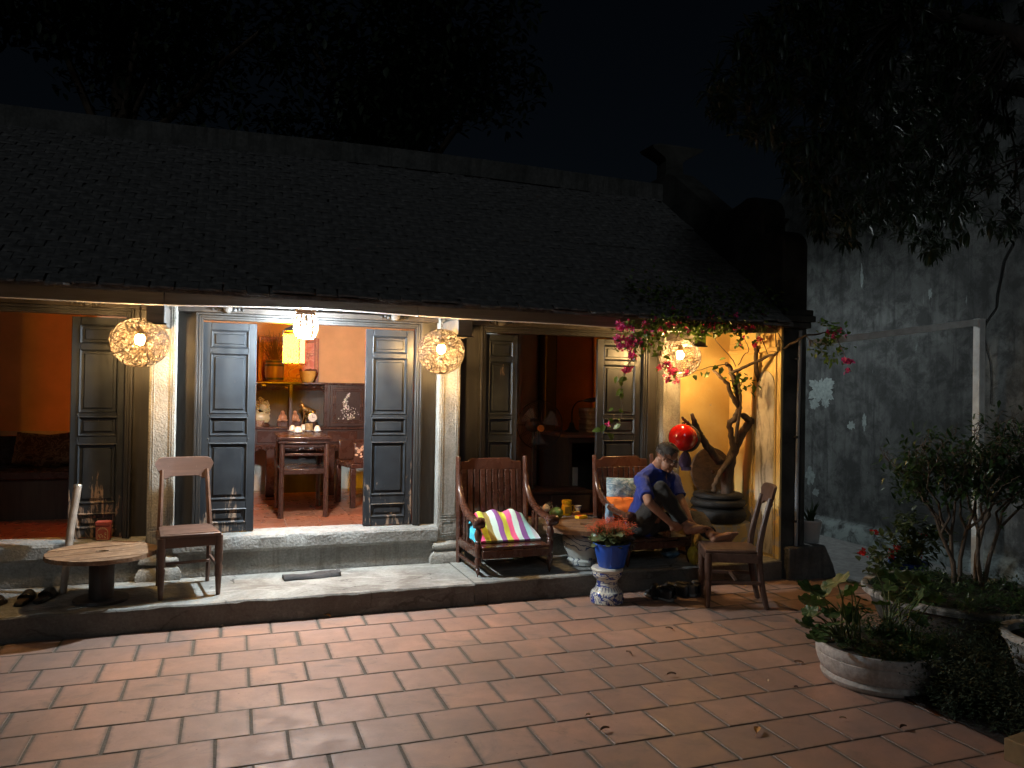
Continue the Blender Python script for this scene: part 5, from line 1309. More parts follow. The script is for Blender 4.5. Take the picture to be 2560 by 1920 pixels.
# hands: palm, four fingers with bends, thumb from the side of the palm
def hand(wr, elb, palm_dir, curl_to, thumb_side, reach):
    d = palm_dir.normalized(); n = (curl_to-wr); n = (n-d*n.dot(d)).normalized(); s_ = d.cross(n).normalized()*thumb_side
    pc_ = wr+d*.045
    b.cap(wr, pc_+s_*.012, .024, .023, 10).cap(wr, pc_-s_*.016, .022, .021, 10).cap(pc_+s_*.02, wr+d*.082+s_*.022, .018, .015, 8).cap(pc_-s_*.02, wr+d*.078-s_*.024, .018, .014, 8).cap(pc_, wr+d*.084, .018, .015, 8)
    for i in range(4):
        f = i/3; base = wr+d*(.084-.006*abs(f-.35))+s_*lerp(.027,-.027,f); L_ = (.042,.047,.043,.034)[i]
        p1 = base+(d*.75+n*.65).normalized()*L_*reach; p2 = p1+(d*.15+n*1.0).normalized()*L_*.62*reach; p3 = p2+(n*.85-d*.45).normalized()*L_*.45*reach
        b.cap(base, p1, .0098, .0090, 8).cap(p1, p2, .0090, .0082, 8).cap(p2, p3, .0082, .0072, 8)
    t0 = wr+d*.030+s_*.026; t1 = t0+(s_*.7+d*.75+n*.25).normalized()*.040; t2 = t1+(d*.8+n*.6).normalized()*.030
    b.cap(t0, t1, .013, .0105, 8).cap(t1, t2, .0105, .0085, 8)
hand(wrR, elR, V((.78,-.10,-.50)), anR+V((.02,.03,-.03)), -1, 1.0)
hand(wrL, elL, V((.20,-.35,-.75)), heR+V((.12,0,0)), 1, 1.0)
body = fuse(b, 'body', SK, man, .0042, 4)
# shirt
s = MB()
s.cap(nb_+V((-.005,.012,-.03)), chest, .080, .135, 16).cap(chest, pel+V((-.01,.01,.06)), .137, .135, 16).ball(chest+V((0,.01,.02)), (.16,.125,.13), 16, 12)
s.cap(pel+V((-.01,.0,.10)), pel+V((-.02,.02,-.01)), .138, .146, 16)
s.cap(shR+V((.01,.01,.0)), nb_+V((-.02,.012,-.022)), .066, .066, 12).cap(shL+V((-.01,.01,.0)), nb_+V((.02,.012,-.022)), .066, .066, 12)
for a, e in ((shR, elR), (shL, elL)):
    s.cap(a, a.lerp(e,.45), .064, .060, 12); s.tube([a.lerp(e,.3), a.lerp(e,.78)], [.060,.064], 14)
shirt = fuse(s, 'tshirt', cloth('blue_jersey', (.016,.035,.24)), man, .007, 8)
def wrinkle(o, f):
    nn = [v.normal.copy() for v in o.data.vertices]; cc = [v.co.copy() for v in o.data.vertices]; out = []
    for c, n in zip(cc, nn): out += list(c+n*f(c))
    o.data.vertices.foreach_set('co', out); o.data.update()
wrinkle(shirt, lambda c: mnoise.noise(c*11)*.010+mnoise.noise(c*26)*.004)
# trousers
t = MB()
t.cap(hipR+V((-.02,.01,.0)), hipL, .112, .112, 14); t.cap(pel+V((0,0,.05)), pel, .125, .135, 14)
for h, k, a, q in ((hipR, knR, anR, .93), (hipL, knL, anL, .90)):
    t.cap(h, k, .094, .070, 14); t.cap(k, k.lerp(a,.4), .070, .067, 14); t.tube([k.lerp(a,.3), k.lerp(a,q)], [.067,.058], 14)
trs = fuse(t, 'trousers', cloth('charcoal_cotton', (.030,.026,.022)), man, .007, 8)
wrinkle(trs, lambda c: mnoise.noise(c*12)*.009+mnoise.noise(c*27)*.0035)
# hair, glasses, eyes
h = MB(); rd = random.Random(31)
for k in range(900):
    th = math.acos(rd.uniform(-.25, 1)); ph = rd.uniform(0, 6.28); d = V((math.sin(th)*math.cos(ph), math.sin(th)*math.sin(ph), math.cos(th)))
    if d.x > .50 and d.z < .62: continue
    if d.z < .1 and abs(d.y) > .6 and d.x > -.15: continue
    p = V((-.012+.094*d.x, .077*d.y, .035+.083*d.z)); f = V((.35, rd.gauss(0,.4), -.35+rd.gauss(0,.3))); f = (f-d*f.dot(d)); f = f.normalized() if f.length > .05 else d.orthogonal()
    q = p+d*.006+f*.012; e = p+d*.004+f*rd.uniform(.022,.036); w = f.cross(d).normalized()*.0042
    h.add([hp(*(p-w)), hp(*(p+w)), hp(*(q+w)), hp(*(q-w)), hp(*e)], [(0,1,2,3), (3,2,4)])
scl = MB().ball(hp(-.018,0,.043), (.089,.0745,.076), 18, 12, HM)
h.add(scl.v, scl.f)
h.build('hair', simple('dark_brown_hair', (.075,.060,.050), .85, .5, 60), man, True, smooth=60)
gl = MB()
for s_ in (1, -1):
    gl.tube([hp(.094-.008*abs(math.cos(a))*.3, s_*.033+.024*math.cos(a), -.002+.017*math.sin(a)) for a in [2*math.pi*i/16 for i in range(17)]], .0022, 6, cap=False)
    gl.tube([hp(.088, s_*.057, .004), hp(.05, s_*.075, .004), hp(-.012, s_*.083, .006), hp(-.026, s_*.082, -.008)], .0024, 6)
gl.tube([hp(.096,.010,.002), hp(.099,0,.005), hp(.096,-.010,.002)], .002, 6)
go = gl.build('glasses', M['rubber'], man, True, smooth=60)
ln = MB()
for s_ in (1, -1): ln.add([hp(.0935, s_*.033+.022*math.cos(a), -.002+.0155*math.sin(a)) for a in [2*math.pi*i/14 for i in range(14)]], [tuple(range(14))])
ln.build('lens', gls, go, True)
ey = MB()
for s_ in (1, -1): ey.ball(hp(.070, s_*.031, .000), .0125, 10, 8)
ey.build('eye', simple('eye_white', (.45,.40,.35), .2, .1, 5), man, True, smooth=60)
ir = MB()
for s_ in (1, -1): ir.ball(hp(.0795, s_*.031, -.004), .0058, 8, 6)
ir.build('iris', simple('dark_iris', (.01,.007,.005), .15), man, True, smooth=60)

# ------------------------------------------------------------------ shoes and bags under the chairs
def shoe(loc, rz, label, mat, sole, sc=1):
    t = thing('shoe', label, 'shoe', loc, rz, 'shoes left on the pavers')
    prof = [(-.040,-.02),(-.044,-.10),(-.030,-.135),(0,-.148),(.030,-.135),(.044,-.10),(.040,-.02),(.034,.06),(.034,.11),(.018,.135),(-.018,.135),(-.034,.11),(-.034,.06)]
    MB().prism([(x*sc, y*sc) for x, y in prof], (0,0,0), (1,0,0), (0,1,0), (0,0,.022)).build('sole', sole, t, bevel=.006)
    m_ = MB(); st_ = [(-.140,.010,.030),(-.125,.032,.045),(-.09,.040,.056),(-.045,.040,.075),(-.005,.037,.098),(.04,.036,.100),(.09,.034,.098),(.122,.028,.094),(.132,.012,.088)]
    vs = []
    for y, w, z in st_:
        for i in range(9):
            a = math.pi*i/8; vs.append((math.cos(a)*w*sc, y*sc, .020+(z-.020)*sc*math.sin(a)**.6))
    m_.add(vs, [(i*9+j, i*9+j+1, i*9+10+j, i*9+9+j) for i in range(len(st_)-1) for j in range(8)])
    m_.build('upper', mat, t, smooth=60)
    MB().lathe([(.022,0),(.026,.004)], (0,.065*sc,.0955*sc+.004), 14, sy=1.9).build('opening', M['cord'], t)
    lc = MB()
    for k in range(4): lc.tube([(-.02*sc, (-.035+.018*k)*sc, (.080+.006*k)*sc), (0, (-.037+.018*k)*sc, (.086+.006*k)*sc), (.02*sc, (-.035+.018*k)*sc, (.080+.006*k)*sc)], .003, 5)
    lc.build('laces', sole, t)
    return t
bk_ = simple('black_leather', (.016,.015,.015), .4, .3, 14); gy = simple('grey_suede', (.06,.055,.05), .8, .3, 14); ws = simple('grey_sole', (.20,.20,.19), .6, .1, 8)
for (px_, py_, rz, lb, m1, m2) in ((1648,1497,200,'black shoe with a pale toe strip in front of the shoe heap',bk_,ws), (1615,1478,150,'black shoe tucked against the step behind the porcelain stool',bk_,M['rubber']), (1640,1472,170,'black shoe in the middle of the shoe heap by the step',bk_,M['rubber']), (1672,1476,190,'black shoe leaning into the heap between two others',bk_,M['rubber']), (1700,1486,215,'grey lace-up shoe in the heap nearest the wooden chair',gy,ws), (1712,1470,160,'grey shoe against the step beside the wooden chair',gy,M['rubber'])):
    p = onZ(px_, py_, 0); shoe((p.x, min(p.y, 5.45), .003), R(rz), lb, m1, m2)
def bag(loc, size, mat, label, seed):
    m_ = MB(); a, b_, c = size
    def f(u, v):
        th = 2*math.pi*u; r_ = math.sin(math.pi*min(.97, max(.03, v)))**.6; k = 1+.22*mnoise.noise(V((math.cos(th)*2, math.sin(th)*2, v*4+seed)))+.09*mnoise.noise(V((math.cos(th)*6, math.sin(th)*6, v*9+seed)))
        return (a*r_*k*math.cos(th), b_*r_*k*math.sin(th), c*v*(1+.05*math.sin(th*3)))
    m_.grid(f, 32, 18)
    t = thing('plastic_bag', label, 'bag', loc)
    m_.build('bag', mat, t, smooth=70)
    kn = MB()
    for k in range(5):
        an = k*1.256; kn.add([(0,0,c*.97),(math.cos(an)*.03, math.sin(an)*.03, c+.035),(math.cos(an+.5)*.03, math.sin(an+.5)*.03, c+.03)], [(0,1,2)])
    kn.build('knot', mat, t); return t
pb_ = onZ(1675, 1395, .165)
bag((pb_.x, 5.98, .166), (.095,.075,.11), simple('blue_white_bag', (.13,.22,.30), .3, .6, 12), 'crumpled blue and white plastic bag under the armchair', 1)
pb2 = onY(1735, 1355, 5.70)
bag((pb2.x, 5.70, .166), (.055,.05,.16), simple('yellow_bag', (.50,.42,.05), .35, .3, 12), 'yellow plastic bag standing below the held foot', 4)

# ------------------------------------------------------------------ tyre planter with the bougainvillea
tyc = V((4.28, 6.13, .446))
ty = thing('tyre_planter', 'planter of three stacked black tyres on the ledge', 'planter', tuple(tyc))
def tyre(z, R_, r_, h):
    m_ = MB(); n, k = 36, 12; vs = []
    for i in range(n):
        a = 2*math.pi*i/n
        for j in range(k):
            b_ = 2*math.pi*j/k; q = R_+r_*math.copysign(abs(math.cos(b_))**.75, math.cos(b_)); vs.append((q*math.cos(a), q*math.sin(a), z+h*math.copysign(abs(math.sin(b_))**.75, math.sin(b_))))
    m_.add(vs, [(i*k+j, ((i+1) % n)*k+j, ((i+1) % n)*k+(j+1) % k, i*k+(j+1) % k) for i in range(n) for j in range(k)])
    return m_
tm_ = simple('tyre_rubber', (.014,.013,.012), .65, .35, 20, .3, 50)
for z, R_, hh, rr_ in ((.072,.180,.071,.078),(.180,.185,.040,.066),(.245,.170,.030,.058)):
    o = tyre(z, R_, rr_, hh).build('tyre', tm_, ty, smooth=60)
    MB().lathe([(R_+rr_-.004,z-.012),(R_+rr_+.0025,z-.010),(R_+rr_+.0025,z-.002),(R_+rr_-.004,z)], n=36, cap=False).build('sidewall_rib', tm_, o, smooth=40)
MB().lathe([(.0,.235),(.12,.24),(.17,.225)], n=24, cap=False).build('soil', simple('planter_soil', (.05,.03,.018), .95, .4, 30, .6, 50), ty)
dsc = thing('wooden_disc', 'large round wooden disc leaning on the yellow wall behind the tyres', 'disc', (4.335, 6.33, .70), 0)
MB().lathe([(.001,0),(.225,0),(.232,.006),(.232,.018),(.225,.024),(.001,.024)], (0,.0,.185), 40, (0,-.97,.12)).build('boards', plank_mat('lid_boards', (.055,.032,.020), (.12,.075,.045)), dsc, smooth=40)
MB().lathe([(.018,0),(.018,.012),(.014,.016)], (0,-.028,.185), 14, (0,-.97,.12)).build('knob', M['rose'], dsc, smooth=40)

# ------------------------------------------------------------------ helmet and cap on the cut limb
hc = onY(1708, 1094, 6.03)
he = thing('motorbike_helmet', 'glossy red helmet hanging from the cut limb', 'helmet', tuple(hc), 0)
red = NT('red_gloss'); red.set((.62,.012,.008), .12); red.b.inputs['Coat Weight'].default_value = .8; red.b.inputs['Coat Roughness'].default_value = .05
hx = V((-.80,-.40,.14)).normalized(); HQ = V((0,0,1)).rotation_difference(hx).to_matrix()
MB().lathe([(.112,-.065),(.121,-.03),(.124,.01),(.119,.05),(.102,.088),(.070,.113),(.03,.126),(.002,.128)], (0,0,0), 30, hx).build('shell', red.m, he, smooth=60)
MB().lathe([(.112,-.060),(.121,-.066),(.119,-.105),(.100,-.122),(.085,-.118)], (0,0,0), 30, hx, cap=False).build('trim', M['rubber'], he, smooth=50)
MB().lathe([(.001,.03),(.06,.02),(.104,-.06)], (0,0,0), 24, hx, cap=False).build('lining', M['rubber'], he, smooth=50)
MB().tube(smoothpath([tuple(hx*-.03+V((0,.0,.09))), (-.0,.02,.125), (.03,.03,.13), tuple(hx*-.05+V((.03,.03,.06)))], 5), .005, 6).build('strap', M['cord'], he, smooth=60)
cc_ = onY(1713, 1152, 6.10)
cp_ = thing('cloth_cap', 'dark purple cloth cap hanging below the red helmet', 'cap', tuple(cc_))
cm = cloth('purple_cloth', (.045,.022,.06)); m_ = MB()
def capf(u, v):
    th = 2*math.pi*u; r_ = .062*math.sin(math.pi*lerp(.06,.94,v))**.7*(1+.16*mnoise.noise(V((math.cos(th)*2.4, math.sin(th)*2.4, v*3))))
    return (r_*math.cos(th), r_*.55*math.sin(th), lerp(-.085,.085,v)+.006*math.sin(th*4))
m_.grid(capf, 28, 18).build('crown', cm, cp_, smooth=70)
MB().grid(lambda u, v: (lerp(-.055,.055,u), -.02-.045*v*(1-(2*u-1)**2), -.05-.035*v), 10, 4).build('brim', cm, cp_, smooth=70)
MB().tube([(0,0,.08),(-.01,.0,.13)], .003, 5).build('loop', cm, cp_)

bpy.data.scenes.remove(TMP[0])

# ------------------------------------------------------------------ plants
def leaf_mat(name, col, rough=.45, trans=.25, var=.35):
    t = NT(name); v = t.coord(); n = t.noise(v, 6, 4)
    c = t.ramp(n, [(.3, tuple(x*(1-var) for x in col)), (.7, tuple(x*(1+var) for x in col))])
    t.set(c, rough)
    tr = t.node('ShaderNodeBsdfTranslucent'); t.link(t.mix(1, c, (1.5,1.6,.8), 'MULTIPLY'), tr.inputs['Color'])
    ms = t.node('ShaderNodeMixShader'); ms.inputs[0].default_value = trans
    out = [n_ for n_ in t.n if n_.type == 'OUTPUT_MATERIAL'][0]
    t.link(t.b.outputs[0], ms.inputs[1]); t.link(tr.outputs[0], ms.inputs[2]); t.link(ms.outputs[0], out.inputs[0]); return t.m
M['leaf'] = leaf_mat('bougainvillea_leaf', (.075,.12,.022))
M['leaf_dark'] = leaf_mat('dark_leaf', (.030,.060,.018), .4, .15)
M['leaf_far'] = leaf_mat('far_leaf', (.020,.034,.014), .6, .1)
M['bract'] = leaf_mat('magenta_bract', (.52,.035,.20), .6, .35, .2)
M['redfl'] = leaf_mat('red_petal', (.55,.02,.02), .5, .25, .2)
M['orangefl'] = leaf_mat('orange_red_floret', (.58,.085,.028), .6, .2, .4)
def bark(name, a, b, sc=1):
    t = NT(name); n = t.noise(t.coord((26*sc,26*sc,7*sc)), 1, 7, .68, .8)
    t.set(t.ramp(n, [(.3, a), (.7, b)]), .85); t.bump(n, .8, .01); return t.m
M['bark'] = bark('grey_brown_bark', (.035,.022,.014), (.14,.095,.062))
def leaf(mb, p, d, up, L, w, fold=.25, droop=.15, tip=.5):
    """one folded leaf: base p, along d, face up"""
    d = V(d).normalized(); s_ = d.cross(V(up)); s_ = s_.normalized() if s_.length > 1e-4 else d.orthogonal().normalized(); n = s_.cross(d).normalized(); p = V(p)
    a = p; m1 = p+d*L*.35-n*droop*L*.1; m2 = p+d*L*.72-n*droop*L*.45; e = p+d*L-n*droop*L
    q = n*fold*w*.5
    mb.add([a, m1+s_*w*.5+q, m1, m1-s_*w*.5+q, m2+s_*w*.36+q*.7, m2, m2-s_*w*.36+q*.7, e], [(0,2,1),(0,3,2),(1,2,5,4),(2,3,6,5),(4,5,7),(5,6,7)])
def bloom(mb, p, rd, s=.024):
    """bougainvillea: three papery bracts"""
    ax = V((rd.gauss(0,1), rd.gauss(-.6,.7), rd.gauss(-.1,.8))).normalized(); e1 = ax.orthogonal().normalized(); e2 = ax.cross(e1); p = V(p); a0 = rd.uniform(0, 6.28)
    for k in range(3):
        a = a0+k*2.094; r_ = e1*math.cos(a)+e2*math.sin(a); t_ = ax.cross(r_)
        mb.add([p, p+r_*s*.55+t_*s*.5+ax*s*.45, p+r_*s*1.15+ax*s*.75, p+r_*s*.55-t_*s*.5+ax*s*.45, p+r_*s*.5+ax*s*.28], [(0,4,1),(1,4,2),(0,3,4),(4,3,2)])

rd = random.Random(77)
Z7 = lambda x, y: (1480+x/3.456, 740+y/3.456)
bg = thing('bougainvillea', 'gnarled bougainvillea with magenta flowers trained along the eave', 'tree', (4.28, 6.13, .66))
def stem(pts, ys, rads, name='limb', n=9, jit=.004, mat=None, sm=4):
    P_ = [onY(*Z7(x, y), Y) for (x, y), Y in zip(pts, ys)]; P_ = smoothpath(P_, sm); k = len(P_)
    rr_ = [lerp(rads[int(i*(len(rads)-1)/(k-1))], rads[min(len(rads)-1, int(i*(len(rads)-1)/(k-1))+1)], (i*(len(rads)-1)/(k-1)) % 1)*(1+.10*mnoise.noise(V((i*.9, rads[0]*90, 1)))) for i in range(k)]
    P_ = [p+V((rd.gauss(0,jit), rd.gauss(0,jit), rd.gauss(0,jit))) for p in P_]
    return MB().tube(P_, rr_, n).build(name, mat or M['bark'], bg, True, smooth=60)
stem([(1165,1720),(1180,1480),(1240,1300),(1310,1165),(1375,1085),(1425,1045),(1470,965),(1452,850),(1440,740),(1418,620),(1415,500),(1422,435)], [6.12,6.12,6.10,6.08,6.05,6.03,6.0,5.98,5.96,5.94,5.93,5.92], [.058,.050,.042,.038,.039,.029,.025,.024,.023,.021,.019,.018], 'trunk', 12, .003)
stem([(1050,1700),(1080,1580),(1150,1470),(1210,1380)], [6.02,6.03,6.07,6.1], [.026,.024,.026,.026], 'trunk', 10)
stem([(1225,1330),(1208,1210),(1190,1100),(1222,1068),(1265,990),(1268,900),(1232,760),(1195,640),(1160,575)], [6.08,6.07,6.06,6.04,6.03,6.02,6.01,6.0,5.98], [.032,.027,.026,.028,.026,.023,.024,.022,.017])
stem([(1238,1260),(1262,1090),(1285,900),(1268,760),(1252,660)], [6.05,6.0,5.98,5.97,5.96], [.02,.015,.014,.012,.009])
stem([(1268,960),(1205,860),(1172,760),(1100,690),(1040,640)], [6.0,6.0,6.0,6.02,6.05], [.022,.02,.018,.015,.011])
stem([(1210,660),(1330,608),(1500,533),(1640,462),(1770,388),(1850,345),(1990,320),(2160,270)], [5.98,5.9,5.78,5.66,5.56,5.5,5.46,5.42], [.016,.014,.013,.012,.011,.009,.006,.004])
stem([(1370,1090),(1325,1048),(1300,1035)], [6.05,6.02,6.0], [.034,.030,.028], 'cut_stub', 10)
stem([(1380,1120),(1425,1105)], [6.05,6.02], [.022,.015], 'cut_stub')
stem([(1448,762),(1485,725),(1520,692)], [5.96,5.95,5.94], [.016,.013,.012], 'cut_stub')
stem([(1472,962),(1500,966),(1522,964)], [6.0,5.98,5.97], [.014,.011,.011], 'cut_stub')
stem([(1428,480),(1450,462),(1474,448)], [5.92,5.91,5.9], [.013,.012,.010], 'cut_stub')
for pts, ys in (([(1242,605),(1205,540),(1080,400),(1035,300),(1020,268)], [5.98,5.9,5.8,5.72,5.68]), ([(1262,600),(1318,505),(1350,485),(1345,430),(1300,350),(1205,282),(1110,262)], [5.98,5.9,5.85,5.8,5.74,5.7,5.66]), ([(1518,500),(1492,430),(1430,312),(1330,262)], [5.76,5.72,5.66,5.62]), ([(1592,472),(1582,300),(1563,190)], [5.7,5.62,5.58]), ([(1655,402),(1592,300),(1490,228),(1380,225)], [5.64,5.6,5.57,5.56]), ([(1160,590),(1040,610),(920,640),(860,665)], [5.98,5.95,5.9,5.86]),
                ([(560,230),(420,240),(300,330),(240,430)], [5.6,5.58,5.56,5.54]), ([(420,380),(330,560),(280,690),(250,830),(262,960),(240,1080),(140,1110)], [5.58,5.56,5.55,5.55,5.55,5.54,5.53]), ([(1110,262),(900,240),(700,235),(560,230),(480,300)], [5.66,5.62,5.6,5.6,5.58]), ([(1850,345),(1930,420),(1990,480),(2050,560)], [5.5,5.46,5.44,5.42]), ([(2100,330),(2170,480),(2190,570)], [5.44,5.42,5.41]), ([(1330,262),(1100,200),(900,180)], [5.62,5.56,5.54]), ([(780,260),(700,420),(640,560),(660,640)], [5.62,5.72,5.78,5.8])):
    stem(pts, ys, [.005,.004,.003,.0022], 'twig', 6, .002)
stem([(1105,1440),(1060,1375),(990,1285),(935,1195),(892,1100),(865,1020)], [6.13,6.12,6.10,6.08,6.06,6.05], [.042,.037,.033,.029,.025,.015], 'helmet_limb', 10)
stem([(945,1200),(855,1120),(800,1070),(772,1048)], [6.08,6.07,6.06,6.05], [.022,.018,.014,.009], 'helmet_limb')
# single leaves big enough to tell apart
lm = MB(); leaf(lm, (0,0,0), (1,0,0), (0,0,1), 1, .62, .3, .25); lmesh = lm.mesh('leaf'); lmesh.materials.append(M['leaf']); lmesh.polygons.foreach_set('use_smooth', [True]*len(lmesh.polygons))
fl_ = MB(); small = MB()
def put_leaf(p, d, up, L):
    d = V(d).normalized(); s_ = V(up).cross(d).normalized(); n = d.cross(s_)
    o = inst(lmesh, 'leaf', bg); o.matrix_basis = Matrix.Translation(p-bg.location) @ Matrix((d, s_, n)).transposed().to_4x4() @ Matrix.Scale(L, 4)
singles = [(265,690,.055),(235,740,.06),(300,700,.05),(270,800,.065),(250,830,.05),(215,690,.05),(185,1065,.06),(95,1105,.06),(85,1150,.065),(150,1180,.075),(250,1110,.06),(220,1060,.05),(185,965,.04),(230,975,.04),(1100,555,.05),(1090,605,.06),(1125,610,.06),(990,625,.055),(1020,660,.06),(940,655,.04),(880,680,.055),(1460,310,.06),(1350,700,.055),(1395,760,.07),(1370,830,.06),(1330,720,.05),(1300,800,.05),(1290,670,.05),(1265,720,.05),(1310,770,.05),(570,500,.05),(600,430,.05),(610,520,.06),(640,600,.045),(1060,300,.07),(1090,310,.07),(905,330,.06),(850,320,.05),(2060,560,.06),(2045,540,.05),(2100,545,.05),(1920,420,.05),(1990,480,.05),(1960,470,.05),(1890,490,.04),(2130,320,.07),(2170,300,.06),(2090,350,.06),(2010,260,.05),(2060,300,.06),(1285,400,.05),(1270,420,.05),(1310,360,.05)]
for x, y, L in singles:
    Y = 5.55 if x < 800 else (5.86 if x < 1600 else 5.43)
    p = onY(*Z7(x, y), Y); put_leaf(p, V((rd.gauss(0,.8), rd.gauss(-.2,.4), rd.gauss(-.5,.5))), V((rd.gauss(0,.5), -1, .7)), L*1.25)
# the leafy mass: (zoom x, zoom y, Y, spread, leaves, flowers)
clus = [(250,255,5.56,40,8,16),(310,260,5.57,40,10,10),(225,370,5.55,38,5,14),(320,420,5.55,45,8,22),(360,400,5.56,50,12,10),(240,440,5.55,20,2,5),(350,520,5.55,30,6,14),(300,640,5.54,25,5,12),(430,420,5.57,55,26,5),(420,330,5.57,60,34,4),(470,260,5.58,60,34,3),(500,370,5.58,60,36,2),(560,300,5.59,60,34,3),(640,260,5.6,60,34,3),(720,220,5.6,60,34,2),(800,260,5.61,60,36,2),(880,250,5.62,60,36,2),(960,270,5.63,60,36,3),(1040,240,5.63,60,34,4),(930,330,5.66,50,24,1),(860,300,5.66,50,22,1),(1120,250,5.64,55,26,3),(1200,290,5.66,50,20,2),(1290,320,5.7,45,16,2),(1390,250,5.64,45,14,6),(1480,260,5.62,45,14,2),(1560,220,5.6,50,14,1),(720,150,5.5,70,30,2),(860,140,5.5,70,30,2),(1000,150,5.5,70,30,4),(1150,170,5.52,70,30,3),(1300,180,5.54,70,26,2),(1450,160,5.54,70,22,1),(590,190,5.52,60,26,2),(660,600,5.8,30,4,9),(690,650,5.8,30,4,14),(650,710,5.79,22,3,7),(730,730,5.79,18,0,4),(590,620,5.8,15,1,5),(800,660,5.82,18,2,4),(1400,415,5.88,14,1,7),(1440,370,5.85,18,3,6),(1270,410,5.8,18,8,1),(1330,770,5.95,45,14,0),(1270,700,5.95,45,14,0),(1400,780,5.93,30,6,0),(140,1112,5.53,16,2,5),(2010,250,5.45,45,14,0),(2060,310,5.44,25,6,6),(2010,400,5.43,50,18,0),(2080,350,5.43,45,16,3),(2130,330,5.43,45,14,2),(2160,290,5.42,45,16,1),(2060,520,5.43,45,14,0),(2185,560,5.41,18,3,12),(2205,640,5.41,12,2,7),(2230,560,5.41,14,0,6),(2150,460,5.42,35,8,1),(1940,440,5.46,35,10,0)]
for x, y, Y, s_, nl, nf in clus:
    for k in range(int(nl*1.35)):
        p = onY(*Z7(x+rd.gauss(0,s_), y+rd.gauss(0,s_*.62)), Y+rd.gauss(0,.05)); leaf(small, p, (rd.gauss(0,1), rd.gauss(-.3,.7), rd.gauss(-.25,.7)), (rd.gauss(0,.6), rd.gauss(-.4,.6), 1), rd.uniform(.032,.055), rd.uniform(.02,.032))
    for k in range(nf):
        bloom(fl_, onY(*Z7(x+rd.gauss(0,s_*.6), y+rd.gauss(0,s_*.45)), Y-.02+rd.gauss(0,.035)), rd, rd.uniform(.018,.028))
# darker growth lying on the roof edge
for k in range(420):
    px_, py_ = rd.uniform(1560, 1990), 660+abs(rd.gauss(0,45))
    Y = rd.uniform(5.5, 5.85); p = onY(px_, 780-abs(rd.gauss(0,42)), Y); p.z = max(p.z, roofz(Y)+.03+abs(rd.gauss(0,.04)))
    if p.x < 4.55: leaf(small, p, (rd.gauss(0,1), rd.gauss(-.3,.7), rd.gauss(0,.6)), (rd.gauss(0,.6), rd.gauss(-.4,.6), 1), rd.uniform(.035,.06), rd.uniform(.02,.034))
small.build('foliage', M['leaf'], bg, True, smooth=70, kind='stuff')
fl_.build('blossom', M['bract'], bg, True, smooth=70, kind='stuff')

# red-flowered kalanchoe in the bucket
ka = thing('kalanchoe', 'kalanchoe with rounded leaves and heads of small orange-red flowers in the bucket', 'plant', (2.80, 5.40, .43))
km = leaf_mat('kalanchoe_leaf', (.105,.125,.055), .4, .1); kl = MB()
def round_leaf(): 
    m_ = MB(); n = 12; vs = [(0,0,0)]
    for i in range(n):
        a = 2*math.pi*i/n; x = .5-.5*math.cos(a); y = .36*math.sin(a)*(1+.25*(x-.3)); vs.append((x, y, .10*abs(y)*2-.16*x*x))
    vs.append((.5,0,-.06)); m_.add(vs[1:], [(i, (i+1) % n, n) for i in range(n)]); return m_
kmesh = round_leaf().mesh('leaf'); kmesh.materials.append(km); kmesh.polygons.foreach_set('use_smooth', [True]*len(kmesh.polygons))
rd = random.Random(5)
for k in range(130):
    a = rd.uniform(0, 6.28); q = rd.uniform(.03,.135); z = rd.uniform(.0,.12); pitch = rd.uniform(-.7,.3)
    inst(kmesh, 'leaf', ka, (q*math.cos(a), q*math.sin(a), z), (rd.gauss(0,.35), pitch, a+rd.gauss(0,.5)), (rd.uniform(.06,.085),)*3)
stm = MB(); flo = MB()
for k in range(34):
    a = 2*math.pi*k*.618; q = .17*math.sqrt((k+.5)/34); top = V((q*math.cos(a)*1.08, q*math.sin(a)*1.0, rd.uniform(.15,.225)-q*.28))
    stm.tube(smoothpath([(q*.25*math.cos(a), q*.25*math.sin(a), 0), (q*.8*math.cos(a), q*.8*math.sin(a), top.z*.6), top], 3), .0028, 5)
    for j in range(42):
        c = top+V((rd.gauss(0,.021), rd.gauss(0,.021), rd.gauss(0,.014))); s_ = rd.uniform(.0055,.0085); a0 = rd.uniform(0,6.28); tl = rd.gauss(0,.4)
        for i in range(4):
            b_ = a0+i*1.57; u = V((math.cos(b_), math.sin(b_), tl*math.cos(b_)+.3)); w = V((-math.sin(b_), math.cos(b_), 0))
            flo.add([c, c+u*s_*.6+w*s_*.35, c+u*s_*1.3, c+u*s_*.6-w*s_*.35], [(0,1,2,3)])
stm.build('flower_stalks', km, ka); flo.build('florets', M['orangefl'], ka, kind='stuff')

# aloe in a white pot
al = thing('aloe_plant', 'spiky aloe in a pale pot on the corner block', 'plant', (5.0, 5.72, .29))
MB().lathe([(.066,0),(.070,.004),(.092,.185),(.097,.19),(.097,.205),(.088,.205),(.084,.17)], n=22).build('pot', simple('white_plastic_pot', (.50,.50,.49), .5, .1, 6), al, smooth=40)
MB().lathe([(.0,.18),(.086,.18)], n=22, cap=False).build('soil', simple('aloe_soil', (.04,.03,.02), .95), al)
rd = random.Random(9)
for k in range(20):
    a = rd.uniform(0,6.28); q = rd.uniform(.05,.17); h = rd.uniform(.10,.22)
    MB().tube(smoothpath([(.02*math.cos(a), .02*math.sin(a), .18), (q*.5*math.cos(a), q*.5*math.sin(a), .18+h*.6), (q*math.cos(a), q*math.sin(a), .18+h)], 3), [.010,.010,.009,.008,.006,.004,.001], 6, sq=.5).build('leaf', M['leaf_dark'], al, smooth=60)

